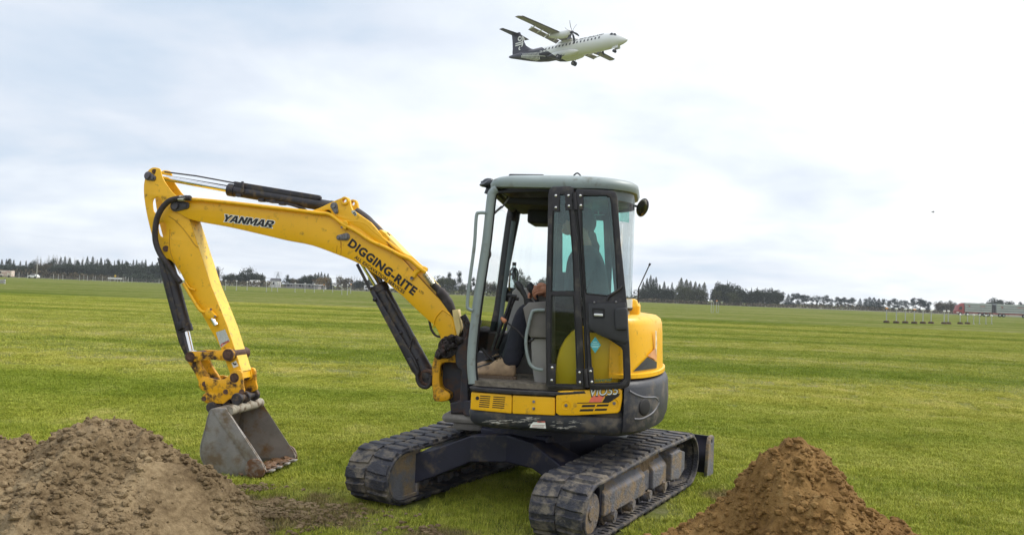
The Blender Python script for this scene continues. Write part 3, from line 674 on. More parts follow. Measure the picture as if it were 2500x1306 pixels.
bm = BM(); put_text(bm, 'Universal', q(1447, 932.5, .9955), q(1494, 929.5, .9955), LEFT, .024, .012, .25); mk('lettering', bm, mat('decal_green', (.02, .13, .09), .5), g)
# grab handles
bm = BM(); tube(bm, [q(u, v, .955) for u, v in ((1185, 520), (1170, 520), (1163, 529), (1158, 600), (1146, 690), (1141, 745), (1146, 755), (1154, 758))], .012, 10, smooth=5); mk('grab_rail', bm, CABG, CAB, smooth=80)
bm = BM(); tube(bm, [q(u, v, .86) for u, v in ((1330, 757), (1306, 758), (1297, 768), (1284, 830), (1291, 880), (1304, 898), (1326, 903))], .012, 10, smooth=5); mk('grab_rail', bm, CABG, CAB, smooth=80)
# catches on the pillar
bm = BM(); plate(bm, [q2(catmull2([(1186, 610), (1194, 606), (1199, 620), (1193, 635), (1184, 640)], 3), .90)], .88, .91, .005); mk('door_catch', bm, BLK, CAB)
bm = BM(); tube(bm, [q(1225, 508, .8), q(1246, 478, .8)], .006, 8); tube(bm, [q(1204, 524, .88), q(1212, 516, .84), q(1225, 505, .8)], .009, 8); mk('gas_strut', bm, STEEL, CAB, smooth=60)
# work lamp wrapped in black
bm = BM(); c = q(1192, 449, .72); ball(bm, c, .06, (1.05, .9, .62), 3); rnd = random.Random(2)
for v in bm.verts: v.co += Vector((noise.noise(v.co*22), noise.noise(v.co*22+Vector((5, 0, 0))), noise.noise(v.co*22+Vector((0, 7, 0)))))*.026
tube(bm, [c+Vector((-.01, 0, -.02)), q(1188, 474, .72)], .02, 8); tube(bm, [c+Vector((-.03, 0, .0)), c+Vector((-.10, 0, -.04))], .012, 8)
mk('work_lamp', bm, mat('black_bag', (.03, .032, .04), .3, vary=.3), CAB, smooth=30)
# mirror at the back corner
bm = BM(); c = q(1569, 507, .25); nrm_ = (RTI.to_3x3() @ (Vector((0, 0, H))-RT @ c)).normalized()+Vector((.45, 0, -.1)); nrm_.normalize()
rt = nrm_.to_track_quat('Z', 'Y').to_matrix(); mm = Matrix.Translation(c) @ rt.to_4x4() @ Matrix.Rotation(math.radians(-25), 4, 'Z')
bmesh.ops.create_uvsphere(bm, u_segments=28, v_segments=12, radius=1, matrix=mm @ Matrix.Diagonal((.046, .076, .026, 1)))
tube(bm, [c, c+Vector((.10, 0, .02))], .009, 8); mir = mk('mirror', bm, BLK, CAB, smooth=80)
bm = BM(); bmesh.ops.create_uvsphere(bm, u_segments=28, v_segments=12, radius=1, matrix=mm @ Matrix.Translation((0, 0, .018)) @ Matrix.Diagonal((.042, .067, .014, 1))); mk('mirror_glass', bm, mat('mirror_face', (.16, .15, .12), .15, metal=.9), mir, smooth=80)
bm = BM(); a = q(1559, 704, .25); tube(bm, [a, q(1586, 646, .25)], .0045, 6); cyl(bm, q(1585, 648, .25), q(1587.5, 643, .25), .008, n=8); tube(bm, [a, a+Vector((0, 0, -.12))], .006, 6); mk('aerial', bm, BLK, CAB, smooth=60)

# ---------------------------------------------------------------- inside the cab
bm = BM(); plate(bm, [q2([(1250, 712), (1262, 700), (1300, 706), (1345, 720), (1345, 930), (1262, 930), (1236, 850), (1236, 800)], .22)], .02, .22, .02); mk('right_console', bm, BEIG, CAB, smooth=True)
bm = BM(); plate(bm, [q2([(1276, 752), (1290, 738), (1345, 735), (1345, 826), (1294, 824), (1288, 812)], .84)], .66, .84, .018); lc = mk('left_console', bm, mat('console_taupe', (.17, .155, .145), .7), CAB, smooth=True)
bm = BM(); plate(bm, [q2([(1296, 826), (1345, 826), (1345, 936), (1305, 936), (1298, 890)], .80)], .60, .80, .012); mk('console_base', bm, BEIG, lc, smooth=True)
bm = BM()
for i in range(6):
    t = i/6; c0 = q(1296-10*t, 745-17*t, .76); ball(bm, c0, .048-.024*t, (1.05, .95, .35), 2)
mk('lever_bellows', bm, RUB, lc, smooth=60)
bm = BM(); tube(bm, [q(u, v, .76) for u, v in ((1284, 728), (1276, 712), (1266, 696), (1261, 688))], 0, 10, smooth=4, radii=[.016, .020, .026, .022, .014]); mk('joystick', bm, DKPL, lc, smooth=60)
bm = BM(); tube(bm, [q(u, v, .30) for u, v in ((1312, 740), (1305, 718), (1295, 700), (1290, 694))], 0, 10, smooth=4, radii=[.016, .022, .034, .03, .02]); mk('joystick', bm, DKPL, CAB, smooth=60)
bm = BM(); tube(bm, [q(u, v, .80) for u, v in ((1229, 781), (1262, 806), (1285, 830), (1296, 832), (1305, 826))], .0065, 8, smooth=5); lv = mk('safety_lever', bm, BLK, CAB, smooth=60)
bm = BM(); tube(bm, [q(u, v, .80) for u, v in ((1223, 776), (1229, 781), (1235, 786))], 0, 10, smooth=3, radii=[.012, .017, .012]); mk('lever_knob', bm, mat('knob_orange', (.62, .24, .12), .5), lv, smooth=80)
for (pp, l) in (([(1202, 856), (1216, 812), (1236, 765), (1250, 722)], .55), ([(1214, 850), (1232, 800), (1246, 752), (1256, 728)], .40)):
    bm = BM(); tube(bm, [q(u, v, l) for u, v in pp], .014, 8, smooth=4); e = q(*pp[-1], l); cyl(bm, e+Vector((.035, 0, .005)), e+Vector((-.035, 0, -.005)), .014, n=10); mk('travel_lever', bm, BLK, CAB, smooth=60)
for (u, v, l) in ((1192, 888, .62), (1206, 872, .40)):
    bm = BM(); c = q(u, v, l); box(bm, c, (.16, .09, .012), Matrix.Rotation(.35, 3, 'Y')); tube(bm, [c, c+Vector((-.03, 0, -.07))], .01, 6); mk('foot_pedal', bm, DKPL, CAB, bevel=.004)
bm = BM(); tube(bm, [q(u, v, .50) for u, v in ((1160, 868), (1172, 850), (1190, 866), (1206, 880))], .012, 8, smooth=4); mk('travel_linkage', bm, BLK, CAB, smooth=60)
bm = BM(); c = q(1257, 668, .0); boxb(bm, c.x-.01, c.x+.02, c.y-.02, c.y+.02, c.z-.05, c.z+.05); tube(bm, [c, c+Vector((.06, 0, -.01))], .012, 8); mk('bracket', bm, BLK, CAB, bevel=.005)
bm = BM(); boxb(bm, -.46, -.02, .28, .68, 1.22, 1.37); mk('seat', bm, mat('seat_cloth', (.035, .037, .042), .9, vary=.3, vscale=30), CAB, bevel=.04)
bm = BM(); loft(bm, [[(-.30, .28, 1.36), (-.30, .68, 1.36), (-.42, .68, 1.36), (-.42, .28, 1.36)], [(-.38, .30, 1.80), (-.38, .66, 1.80), (-.47, .66, 1.80), (-.47, .30, 1.80)], [(-.39, .36, 1.88), (-.39, .60, 1.88), (-.46, .60, 1.88), (-.46, .36, 1.88)]]); mk('seat_back', bm, MATS['seat_cloth'], CAB, bevel=.035)
bm = BM()  # pale bars built in for a window's reflection in the door glass
for z in (zu0-.02, zu0+.035): pass
Z0 = q(1430, 524, -.03).z; Z1 = q(1430, 508, -.03).z
tube(bm, [q(1418, 507, -.03), q(1476, 507, -.03)], .0045, 6); tube(bm, [q(1420, 524.5, -.03), q(1476, 524.5, -.03)], .0045, 6)
for u in (1444, 1461): tube(bm, [q(u, 507, -.03), q(u, 524.5, -.03)], .0045, 6)
mk('reflected_frame', bm, mat('reflection_pale', (.55, .72, .70), .5), CAB)
# water bottle hanging inside (a thing of its own)
B0 = RT @ q(1253, 712, .06); bot = empty('water_bottle', B0, 0, 'clear plastic water bottle hanging by the cab\'s far front pillar', 'bottle')
bm = BM(); rings = []
for z, r in ((0, .034), (.01, .042), (.09, .043), (.11, .040), (.15, .043), (.175, .034), (.20, .016), (.215, .014)):
    rings.append([(r*math.cos(2*PI*i/20), r*math.sin(2*PI*i/20), z) for i in range(20)])
loft(bm, rings); mk('bottle_body', bm, glass('glass_bottle', (.74, .80, .80), .08, 1.5), bot, smooth=60)
bm = BM(); cyl(bm, (0, 0, .213), (0, 0, .24), .017, n=14); mk('cap', bm, DKPL, bot)
# ---------------------------------------------------------------- front: swing post, boom, arm, bucket
def pipe(name, uv, l, r, m, parent, sm=6, n=10, ls=None):
    bm = BM(); tube(bm, [q(u, v, (ls[i] if ls else l)) for i, (u, v) in enumerate(uv)], r, n, smooth=sm); return mk(name, bm, m, parent, smooth=80)
def sym_plate(bm, outs, w, bev=.006, l=None):
    plate(bm, [q2(o, w if l is None else l) for o in outs], -w, w, bev)
def cap_plate(parent, uv0, uv1, l, r0, r1, m=STEEL, pins=True):
    "keeper plate over a pivot pin, with its pin and bolt heads"
    a, b = q2([uv0, uv1], l); bm = BM(); plate(bm, [capsule(b, a, r1, r0)] if False else [capsule(a, b, r0, r1)], l-.004, l+.012, .004)
    A_ = q(*uv0, l); B_ = q(*uv1, l)
    cyl(bm, A_+LEFT*.01, A_+LEFT*.028, r0*.62, n=16); cyl(bm, B_+LEFT*.01, B_+LEFT*.022, r1*.5, n=8)
    return mk('pin_plate', bm, m, parent, smooth=True)
# nose casting and swing post
bm = BM(); loft(bm, [[(.30, -.30, z), (.30, .30, z), (.60, .17, z), (.60, -.17, z)] for z in (.62, .74)]); loft(bm, [[(.30, -.30, z), (.30, .30, z), (.58, .17, z), (.58, -.17, z)] for z in (1.02, 1.14)])
boxb(bm, .25, .42, -.25, .30, .66, 1.30); plate(bm, [q2([(1077, 884), (1120, 880), (1138, 880), (1138, 985), (1098, 985), (1090, 958), (1078, 948)], .02)], -.06, .02, .008); plate(bm, [q2([(1110, 850), (1140, 820), (1145, 1008), (1100, 1010), (1098, 985), (1122, 978), (1126, 905), (1112, 890)], .16)], -.16, .16, .01)
mk('nose_casting', bm, mat('casting_dark', (.030, .028, .038), .6, vary=.3, dirt=(.09, .05, .035), dirt_amt=.5, dirt_scale=8), BODY, bevel=.01)
bm = BM(); boxb(bm, .30, .78, -.17, .17, .55, .62); boxb(bm, .45, .70, -.14, .10, .48, .56); mk('swing_base', bm, mat('muddy_casting', (.22, .20, .18), .8, vary=.3), BODY, bevel=.03)
bm = BM(); plate(bm, [q2(catmull2([(1066, 858), (1085, 852), (1114, 858), (1118, 884), (1096, 884), (1078, 888), (1074, 905), (1074, 942), (1088, 954), (1099, 962), (1094, 978), (1060, 979), (1056, 958), (1053, 922), (1055, 888)], 2), .12)], -.12, .12, .014)
SW = mk('swing_post', bm, YELG, EX, smooth=True)
bm = BM(); cyl(bm, q(1094, 846, .17), q(1094, 846, 0)+Vector((0, -.17, 0)), .083, n=28); sw2 = mk('foot_hub', bm, GRS, SW, smooth=True)
bm = BM(); rnd = random.Random(4)
for i in range(26):
    a = rnd.uniform(0, 2*PI); r = rnd.uniform(.0, .10); c = q(1096, 846, .165); ball(bm, c+Vector((r*math.cos(a), rnd.uniform(-.03, .02), r*math.sin(a)*1.15)), rnd.uniform(.018, .042), (1, .6, 1), 2)
for v in bm.verts: v.co += Vector((noise.noise(v.co*30), noise.noise(v.co*30+Vector((5, 0, 0))), noise.noise(v.co*30+Vector((0, 7, 0)))))*.018
mk('grease_mess', bm, GRS, SW, smooth=40)
bm = BM(); tube(bm, [q(u, v, .10) for u, v in ((1130, 770), (1142, 800), (1130, 850), (1124, 900))], .028, 8, smooth=4); tube(bm, [q(u, v, .02) for u, v in ((1112, 770), (1128, 800), (1128, 860))], .028, 8, smooth=4); tube(bm, [q(u, v, .13) for u, v in ((1120, 830), (1136, 845), (1140, 880), (1138, 930))], .022, 8, smooth=4)
mk('hose_bundle', bm, GRS, SW, smooth=60)
bm = BM(); plate(bm, [q2([(1104, 757), (1118, 755), (1119, 765), (1126, 800), (1118, 826), (1108, 790)], .11)], .02, .11, .005); mk('hose_guard', bm, mat('pale_bracket', (.72, .56, .24), .5), SW)
pipe('thin_hose', [(1048, 783), (1054, 806), (1066, 820), (1082, 822)], .06, .010, HOSE, SW)
# boom
BO = [(418, 512), (415, 503), (418, 493), (428, 486), (460, 487), (500, 492), (600, 502), (700, 514), (755, 521), (790, 523), (850, 530), (890, 546), (922, 572), (945, 597), (960, 612), (1011, 663), (1068, 725), (1098, 765), (1113, 797), (1119, 826),
      (1112, 846), (1096, 858), (1080, 850), (1074, 836), (1075, 824), (1062, 797), (1044, 781), (1000, 740), (983, 723), (967, 710), (940, 687), (890, 652.5), (863, 637.5), (822, 621), (761, 599), (700, 587), (628, 570), (557, 554), (484, 541), (453, 532), (436, 521), (424, 517)]
BO = catmull2(BO, 3)
bm = BM(); sym_plate(bm, [BO], .105, .009); BOOM = mk('boom', bm, YEL, EX, smooth=True)
LUG = [(740, 524), (751, 518), (781, 507), (808, 494), (829, 485), (842, 480.5), (850, 483), (854, 491), (856, 503), (860, 512), (905, 543), (930, 572), (948, 597), (930, 600), (880, 560), (820, 530)]
bm = BM()
for s in (1, -1):
    lo, hi = sorted((s*.070, s*.107)); L_ = .107
    plate(bm, [q2(LUG, L_), q2([(842+8*.6*math.cos(2*PI*i/14), 491+8*.6*math.sin(2*PI*i/14)) for i in range(14)], L_), q2([(799.5+9*math.cos(2*PI*i/16), 520.5+8*math.sin(2*PI*i/16)) for i in range(16)], L_)], lo, hi, .006)
lug = mk('cylinder_lug', bm, YEL, BOOM, smooth=True)
bm = BM(); c = q(842, 491, .107); bmesh.ops.create_cone; 
for s in (1, -1):
    plate(bm, [circ((c.x, c.z), .036, 24), circ((c.x, c.z), .018, 20)], *sorted((s*.100, s*.122)), .004)
mk('lifting_ring', bm, YEL, BOOM, smooth=True)
cap_plate(BOOM, (816, 503), (821, 517), .107, .032, .020); cap_plate(BOOM, (846, 578), (828, 580), .105, .032, .022); cap_plate(BOOM, (430, 503), (455, 502), .105, .052, .032, mat('pin_dark', (.10, .09, .10), .45, metal=.5, vary=.3))
# seams, top wear plate
bm = BM(); plate(bm, [q2([(924, 566), (934, 562), (945, 572), (1026, 655), (1078, 713), (1068, 724), (1011, 662), (945, 594)], .06)], -.085, .075, .006); mk('hose_cover', bm, mat('yellow_cover_pale', (.85, .62, .16), .45, vary=.1), BOOM, smooth=True)
bm = BM(); a, b = q(944, 590, .107), q(1068, 724, .107)
tube(bm, [a, q(985, 634, .107), b], .004, 6); mk('seam', bm, mat('seam_dark', (.20, .08, .01), .6), BOOM)
pipe('boom_pipe', [(452, 486), (500, 489), (560, 495), (640, 504), (700, 511), (775, 520), (805, 524), (835, 546), (870, 565), (905, 588), (945, 606), (975, 622), (1000, 633), (1020, 650), (1040, 665)], .125, .016, YEL, BOOM, n=10)
pipe('boom_pipe', [(830, 540), (870, 541), (893, 547), (910, 562), (935, 582), (985, 620), (1005, 630), (1025, 648), (1042, 663)], .095, .014, YEL, BOOM)
bm = BM()
for (u, v, w_, h_) in ((842, 548, 9, 13), ):
    plate(bm, [q2([(u-w_, v-4), (u+w_*.2, v-9), (u+w_, v-1), (u+w_*.3, v+h_), (u-w_*.9, v+h_*.7)], .13)], .10, .138, .004)
cl = mk('pipe_clamp', bm, YEL, BOOM); bm = BM(); cyl(bm, q(834, 555, .138), q(834, 555, .148), .009, n=10); mk('clamp_bolt', bm, STEEL, cl)
bm = BM(); tube(bm, [q(u, v, .112) for u, v in ((1009, 676), (1016, 664), (1032, 656), (1042, 661))], 0, 6, smooth=4, flat=(.012, .022)); cl = mk('pipe_clamp', bm, YEL, BOOM)
bm = BM(); cyl(bm, q(1005, 679, .105), q(1005, 679, .13), .014, n=10); mk('clamp_bolt', bm, STEEL, cl)
bm = BM()
for (u, v) in ((1037, 667), (1043, 675), (1049, 683)): cyl(bm, q(u, v, .10), q(u+5, v+6, .10), .024, n=8)
cyl(bm, q(1048, 682, .10), q(1058, 694, .10), .019, n=12); mk('hose_fitting', bm, mat('zinc', (.55, .53, .46), .3, metal=.8), BOOM, smooth=40)
bm = BM(); tube(bm, [q(u, v, l) for (u, v), l in zip(((1056, 692), (1075, 712), (1090, 735), (1100, 762), (1104, 775)), (.08, .07, .06, .05, .05))], 0, 12, smooth=6, radii=[.03, .045, .05, .04, .03])
for v in bm.verts: v.co += v.co.normalized()*.012*noise.noise(v.co*40)
mk('wrapped_hoses', bm, HOSE, BOOM, smooth=50)
pipe('boom_hose', [(868, 518), (892, 535), (905, 548), (922, 565), (932, 575)], .0, .045, HOSE, BOOM)
bm = BM(); plate(bm, [q2([(870, 512), (884, 520), (905, 545), (897, 540)], .05)], -.10, .02, .004); plate(bm, [q2([(921, 566), (928, 560), (942, 570), (950, 585), (934, 586)], .09)], -.07, .09, .004); mk('hose_bracket', bm, YEL, BOOM)
bm = BM()
for (u, v) in ((938, 568), (948, 572)): tube(bm, [q(u-3, v-3, .02), q(u+3, v+4, .02)], .01, 6)
mk('bracket_bolt', bm, BLK, BOOM)
# bottom flange weld line on the boom side
bm = BM(); tube(bm, [q(u, v, .106) for u, v in ((1080, 757), (1064, 775), (1058, 800))], .006, 6, smooth=4); tube(bm, [q(u, v, .106) for u, v in ((1082, 757), (1104, 775), (1112, 812))], .006, 6, smooth=4); mk('weld_seam', bm, YELD, BOOM, smooth=60)
# lettering
bl = q(1, 1, 0)
def btext(s, a, b, l, h, bold, shear, m, lift, name='lettering', par=BOOM, space=None):
    bm = BM(); put_text(bm, s, q(*a, l)+LEFT*lift, q(*b, l)+LEFT*lift, LEFT, h, bold, shear, 0, space); return mk(name, bm, m, par)
GLY = {'Y': ([[(0, 1), (.3, 1), (.46, .66), (.64, 1), (.94, 1), (.6, .42), (.6, 0), (.32, 0), (.32, .42)]], .86), 'A': ([[(0, 0), (.30, 1), (.64, 1), (.94, 0), (.66, 0), (.61, .18), (.33, .18), (.28, 0)], [(.39, .40), (.55, .40), (.47, .74)]], .98), 'N': ([[(0, 0), (0, 1), (.28, 1), (.60, .46), (.60, 1), (.86, 1), (.86, 0), (.60, 0), (.27, .54), (.27, 0)]], .96),
 'M': ([[(0, 0), (0, 1), (.34, 1), (.53, .46), (.72, 1), (1.06, 1), (1.06, 0), (.81, 0), (.81, .66), (.62, .12), (.44, .12), (.25, .66), (.25, 0)]], 1.08), 'R': ([[(0, 0), (0, 1), (.60, 1), (.82, .88), (.86, .66), (.78, .46), (.62, .38), (.90, 0), (.58, 0), (.36, .34), (.27, .34), (.27, 0)], [(.27, .56), (.52, .56), (.58, .67), (.52, .78), (.27, .78)]], 1.0)}
def block_letters(word, a, b, l, h, off, shear, m, lift, name='lettering'):
    "heavy slanted capitals built as filled outlines"
    P0 = q(*a, l)+LEFT*lift; P1 = q(*b, l)+LEFT*lift; X = (P1-P0).normalized(); Y = LEFT.cross(X); tot = sum(GLY[c][1] for c in word)+shear-.08; sx = (P1-P0).length/tot; bm = BM(); x = 0
    for c in word:
        cu = bpy.data.curves.new('tmp', 'CURVE'); cu.dimensions = '2D'; cu.fill_mode = 'BOTH'; cu.offset = off
        for o_ in GLY[c][0]:
            sp_ = cu.splines.new('POLY'); sp_.points.add(len(o_)-1); sp_.use_cyclic_u = True
            for p_, (u_, v_) in zip(sp_.points, o_): p_.co = (u_, v_, 0, 1)
        ob = bpy.data.objects.new('tmp', cu); me = bpy.data.meshes.new_from_object(ob)
        for v in me.vertices: v.co = P0+X*((x+v.co.x+v.co.y*shear)*sx)+Y*(v.co.y*h)
        bm.from_mesh(me); bpy.data.objects.remove(ob); bpy.data.curves.remove(cu); bpy.data.meshes.remove(me); x += GLY[c][1]
    return mk(name, bm, m, BOOM)
block_letters('YANMAR', (541, 540), (671, 557.5), .106, .062, .085, .30, DWH, .0012); block_letters('YANMAR', (541, 540), (671, 557.5), .106, .062, 0, .30, DKT, .0024)
btext('DIGGING-RITE', (848.5, 598), (1009, 721), .106, .066, .045, 0, DKT, .0015)
btext('ALL EXCAVATION SERVICES', (865, 629.5), (985.5, 717.5), .106, .027, .028, 0, DKT, .0015)
btext('LTD', (1022.5, 712), (1033, 719), .106, .019, .006, 0, DKT, .0015)
bm = BM(); plate(bm, [q2([(857, 515), (866, 513), (872, 524), (868, 528), (860, 521)], .108)], .107, .1085, .0003); st = mk('warning_sticker', bm, DGR, BOOM)
bm = BM(); tube(bm, [q(u, v, .110) for u, v in ((862, 521), (866, 519), (868, 524), (865, 525))], .004, 6); mk('sticker_symbol', bm, DKT, st)
# rust runs
bm = BM()
for (pp) in (((831, 588), (832, 598), (830, 606)), ((833, 590), (834, 600), (832, 622)), ((823, 600), (822, 612), (821, 618))): tube(bm, [q(u, v, .1055) for u, v in pp], .0018, 5)
mk('rust_run', bm, mat('rust_run', (.35, .10, .01), .7), BOOM)

# arm
TOPO = [(356, 428), (362, 416), (372, 409.5), (384, 410), (391, 414), (394, 426), (401, 442), (411, 457), (422, 471), (439, 486), (452, 500), (458, 520), (462, 537), (472, 566), (484, 604), (498, 646), (515, 699), (530, 735), (554, 795), (574, 857), (589, 906), (592, 926),
        (583, 934), (570, 930), (562, 914), (538, 848), (504, 787), (473, 730), (452, 688), (439, 663), (424, 642), (410, 632), (395, 630), (388, 622), (380, 612), (372, 580), (360, 532), (352, 485), (351, 452)]
TOPO = catmull2(TOPO, 3)
hole1 = catmull2([(384, 481), (393, 488), (396, 500), (390, 514), (381, 520), (375, 516), (372, 500), (374, 487)], 2)
hole2 = catmull2([(392, 543), (401, 543), (405, 552), (405, 570), (400, 578), (392, 577), (387, 566), (386, 550)], 2)
AW = .088
CORE = [(424, 540), (445, 520), (460, 537), (470, 566), (482, 604), (496, 646), (513, 699), (528, 735), (552, 795), (572, 857), (587, 906), (590, 924), (570, 928), (562, 912), (538, 846), (504, 785), (473, 728), (452, 686), (430, 650), (412, 625), (405, 590)]
bm = BM()
for s in (1, -1):
    plate(bm, [q2(TOPO, AW), q2(hole1, AW), q2(hole2, AW)], *sorted((s*(AW-.014), s*AW)), .004)
plate(bm, [q2(CORE, AW)], -AW+.006, AW-.006, .004)
ARM = mk('arm', bm, YELD, EX, smooth=True)
# scuffed underside face towards the cab, sunlit brightness painted in as paler yellow
bm = BM()
seq = [(462, 537), (472, 566), (484, 604), (498, 646), (515, 699), (530, 735), (554, 795), (574, 857), (589, 906)]
Pn = [q(u, v, AW-.004)+Vector((-.0045, 0, 0)) for u, v in seq]; Pf = [p+Vector((0, -2*AW+.008, 0)) for p in Pn]
for a, b, c, d in zip(Pn, Pn[1:], Pf[1:], Pf): bm.faces.new([bm.verts.new(x) for x in (a, b, c, d)])
bmesh.ops.remove_doubles(bm, verts=bm.verts, dist=1e-5); mk('underside_plate', bm, YELL, ARM)
bm = BM()
for pp in ([(412, 528), (430, 540), (455, 568), (475, 596), (484, 604)], [(415, 560), (414, 600), (421, 630), (440, 668)]): tube(bm, [q(u, v, AW+.000) for u, v in pp], .0045, 6, smooth=4)
mk('weld_seam', bm, mat('weld_yellow', (.55, .29, .01), .6), ARM, smooth=60)
cap_plate(ARM, (363, 430), (375, 435), AW, .040, .026, mat('pin_dark', (.10, .09, .10)))
bm = BM(); cyl(bm, q(377, 419, AW-.002), q(377, 419, AW+.006), .022, n=16); cyl(bm, q(405, 607, AW-.002), q(405, 607, AW+.010), .027, n=20); mk('pin_hole', bm, PINR, ARM)
# hose loop with spiral guard
hp = [(466, 484), (440, 484), (415, 490), (396, 508), (384, 532), (379, 560), (380, 590), (390, 618), (405, 640), (424, 668), (441, 690)]
bm = BM(); P_ = smooth_path([q(u, v, .150) for u, v in hp], 14); tube(bm, P_, .020, 10)
rr_ = [i for i in range(3, len(P_)-3, 2)]
for i in rr_:
    t = (P_[i+1]-P_[i-1]).normalized(); cyl(bm, P_[i]-t*.007, P_[i]+t*.007, .0245, n=10)
mk('arm_hose', bm, HOSE, ARM, smooth=60)
bm = BM(); cyl(bm, q(440, 483, .15), q(456, 484, .15), .024, n=8); cyl(bm, q(436, 487, .16), q(450, 487.5, .16), .016, n=8); mk('hose_fitting', bm, MATS['zinc'], ARM, smooth=40)
pipe('arm_pipe', [(447, 692), (455, 704), (466, 722), (487, 755), (500, 762)], AW+.025, .014, YEL, ARM)
pipe('arm_pipe', [(452, 686), (462, 702), (476, 708)], AW+.02, .008, YEL, ARM)
bm = BM(); plate(bm, [q2([(498, 762), (508, 752), (518, 760), (528, 771), (520, 780), (506, 778)], AW+.03)], AW, AW+.035, .006)
cl = mk('pipe_block', bm, YEL, ARM, smooth=True); bm = BM(); cyl(bm, q(518, 778, AW+.02), q(528, 794, AW+.02), .020, n=12); mk('coupling', bm, CHR, cl, smooth=40)
bm = BM(); cyl(bm, q(515, 755, AW+.034), q(515, 755, AW+.044), .010, n=8); cyl(bm, q(525, 772, AW+.034), q(525, 772, AW+.044), .010, n=8); mk('clamp_bolt', bm, STEEL, cl)
bm = BM(); plate(bm, [q2([(527, 811), (549, 804), (561, 832), (539, 849)], AW+.002)], AW+.0005, AW+.0018, .0003); st = mk('data_sticker', bm, DGR, ARM)
bm = BM(); bm.faces.new([bm.verts.new(q(u, v, AW+.0026)) for u, v in ((540, 839), (558, 830), (560, 834), (541, 843))]); bm.faces.new([bm.verts.new(q(u, v, AW+.0026)) for u, v in ((538, 842), (542, 840), (543, 845), (540, 846))]); mk('sticker_print', bm, MATS['sticker_print'], st)
bm = BM(); plate(bm, [q2([(565, 886), (576, 880), (582, 893), (570, 898)], AW+.002)], AW+.0005, AW+.0018, .0003); st = mk('warning_sticker', bm, DWH, ARM)
bm = BM(); tube(bm, [q(u, v, AW+.003) for u, v in ((569, 886), (574, 890), (577, 887))], .006, 6); mk('sticker_symbol', bm, DKT, st)

# rams -----------------------------------------------------------
def ram(name, base, gl, rodend, l, rb, rr, m=CYL, eye0=.05, eye1=.045):
    "barrel from base to gland gl, rod on to rodend"
    A_, G_, E_ = q(*base, l), q(*gl, l), q(*rodend, l); d = (G_-A_).normalized(); bm = BM()
    cyl(bm, A_, G_, rb, n=28); cyl(bm, G_-d*.05, G_+d*.012, rb*1.12, n=28); cyl(bm, A_+d*.02, A_+d*.06, rb*1.05, n=28)
    cyl(bm, A_+LEFT*.06, A_-LEFT*.06, eye0, n=20); o = mk(name, bm, m, EX, smooth=True)
    bm = BM(); cyl(bm, G_, E_, rr, n=20); cyl(bm, E_+LEFT*.05, E_-LEFT*.05, eye1, n=20); mk('rod', bm, CHR, o, smooth=True); return o, A_, G_, d
r1, A_, G_, d = ram('arm_cylinder', (822, 507), (562, 464), (378, 430), 0, .050, .026)
bm = BM(); 
plate(bm, [q2([(569, 444), (574, 443), (780, 477), (783, 481), (782, 487), (770, 489), (575, 461)], .035)], .0, .04, .008); mk('rod_guard', bm, CYL, r1, smooth=True)
bm = BM(); tube(bm, [q(402, 420, .02), q(480, 430, .02), q(572, 447, .02)], .007, 8); tube(bm, [q(400, 428, -.03), q(566, 456, -.03)], .006, 8); mk('guide_rod', bm, CYL, r1, smooth=60)
bm = BM(); tube(bm, [q(u, v, .03) for u, v in ((650, 490), (700, 497), (735, 508), (752, 518))], .014, 8, smooth=4)
for (u, v) in ((585, 477), (640, 489), (668, 492), (690, 497)): box(bm, q(u, v, .02), (.05, .05, .03))
mk('ram_fittings', bm, CYL, r1)
bm = BM(); cyl(bm, q(592, 458, -.06), q(592, 458, .07), .008, n=8); tube(bm, [q(592, 444, .045), q(594, 470, .055)], .012, 8); mk('guard_clamp', bm, CYL, r1)
# boom ram
r2, A_, G_, d = ram('boom_cylinder', (1046, 923), (924, 700), (849, 578), 0, .072, .033, eye0=.062)
mk_g = BM(); tube(mk_g, [q(u, v, .07) for u, v in ((872, 645), (888, 676), (903, 706))], .013, 8)
plate(mk_g, [q2([(903, 712), (912, 706), (1016, 880), (1026, 908), (1016, 917), (1006, 908)], .09)], .05, .095, .008); mk('rod_guard', mk_g, CYL, r2, smooth=True)
bm = BM(); tube(bm, [q(u, v, .085) for u, v in ((942, 712), (970, 760), (1000, 815), (1005, 830), (998, 855), (997, 868))], .009, 8, smooth=4); tube(bm, [q(u, v, .075) for u, v in ((905, 640), (922, 672), (930, 690))], .02, 8)
for (u, v, r_) in ((915, 731, .02), (978, 812, .015), (1018, 876, .014)): ball(bm, q(u, v, .10), r_, (1, .7, 1), 2)
mk('ram_pipe', bm, CYL, r2, smooth=60)
bm = BM(); plate(bm, [q2(rrect(991, 874, 1004, 871, 1024, 912, 1014, 920, 4), .11)], .06, .11, .008); mk('ram_block', bm, CYL, r2, smooth=True)
pipe('ram_hose', [(1018, 912), (1020, 930), (1028, 942), (1042, 945), (1050, 935), (1053, 915)], .11, .016, HOSE, r2)
bm = BM(); cc = q(1044, 922, .06); plate(bm, [circ((cc.x, cc.z), .075, 28), circ((cc.x, cc.z), .045, 24)], .05, .075, .006); mk('ram_eye', bm, PINR, r2, smooth=True)
# bucket ram
r3, A_, G_, d = ram('bucket_cylinder', (403, 618), (454, 806), (468, 868), 0, .055, .028, eye0=.04)
bm = BM(); plate(bm, [q2([(383, 629), (394, 632), (414, 690), (440, 800), (458, 862), (450, 866), (436, 836), (400, 700)], .06)], .015, .062, .008); plate(bm, [q2([(432, 786), (444, 783), (446, 800), (434, 808)], .09)], .0, .095, .006); mk('rod_guard', bm, CYL, r3, smooth=True)
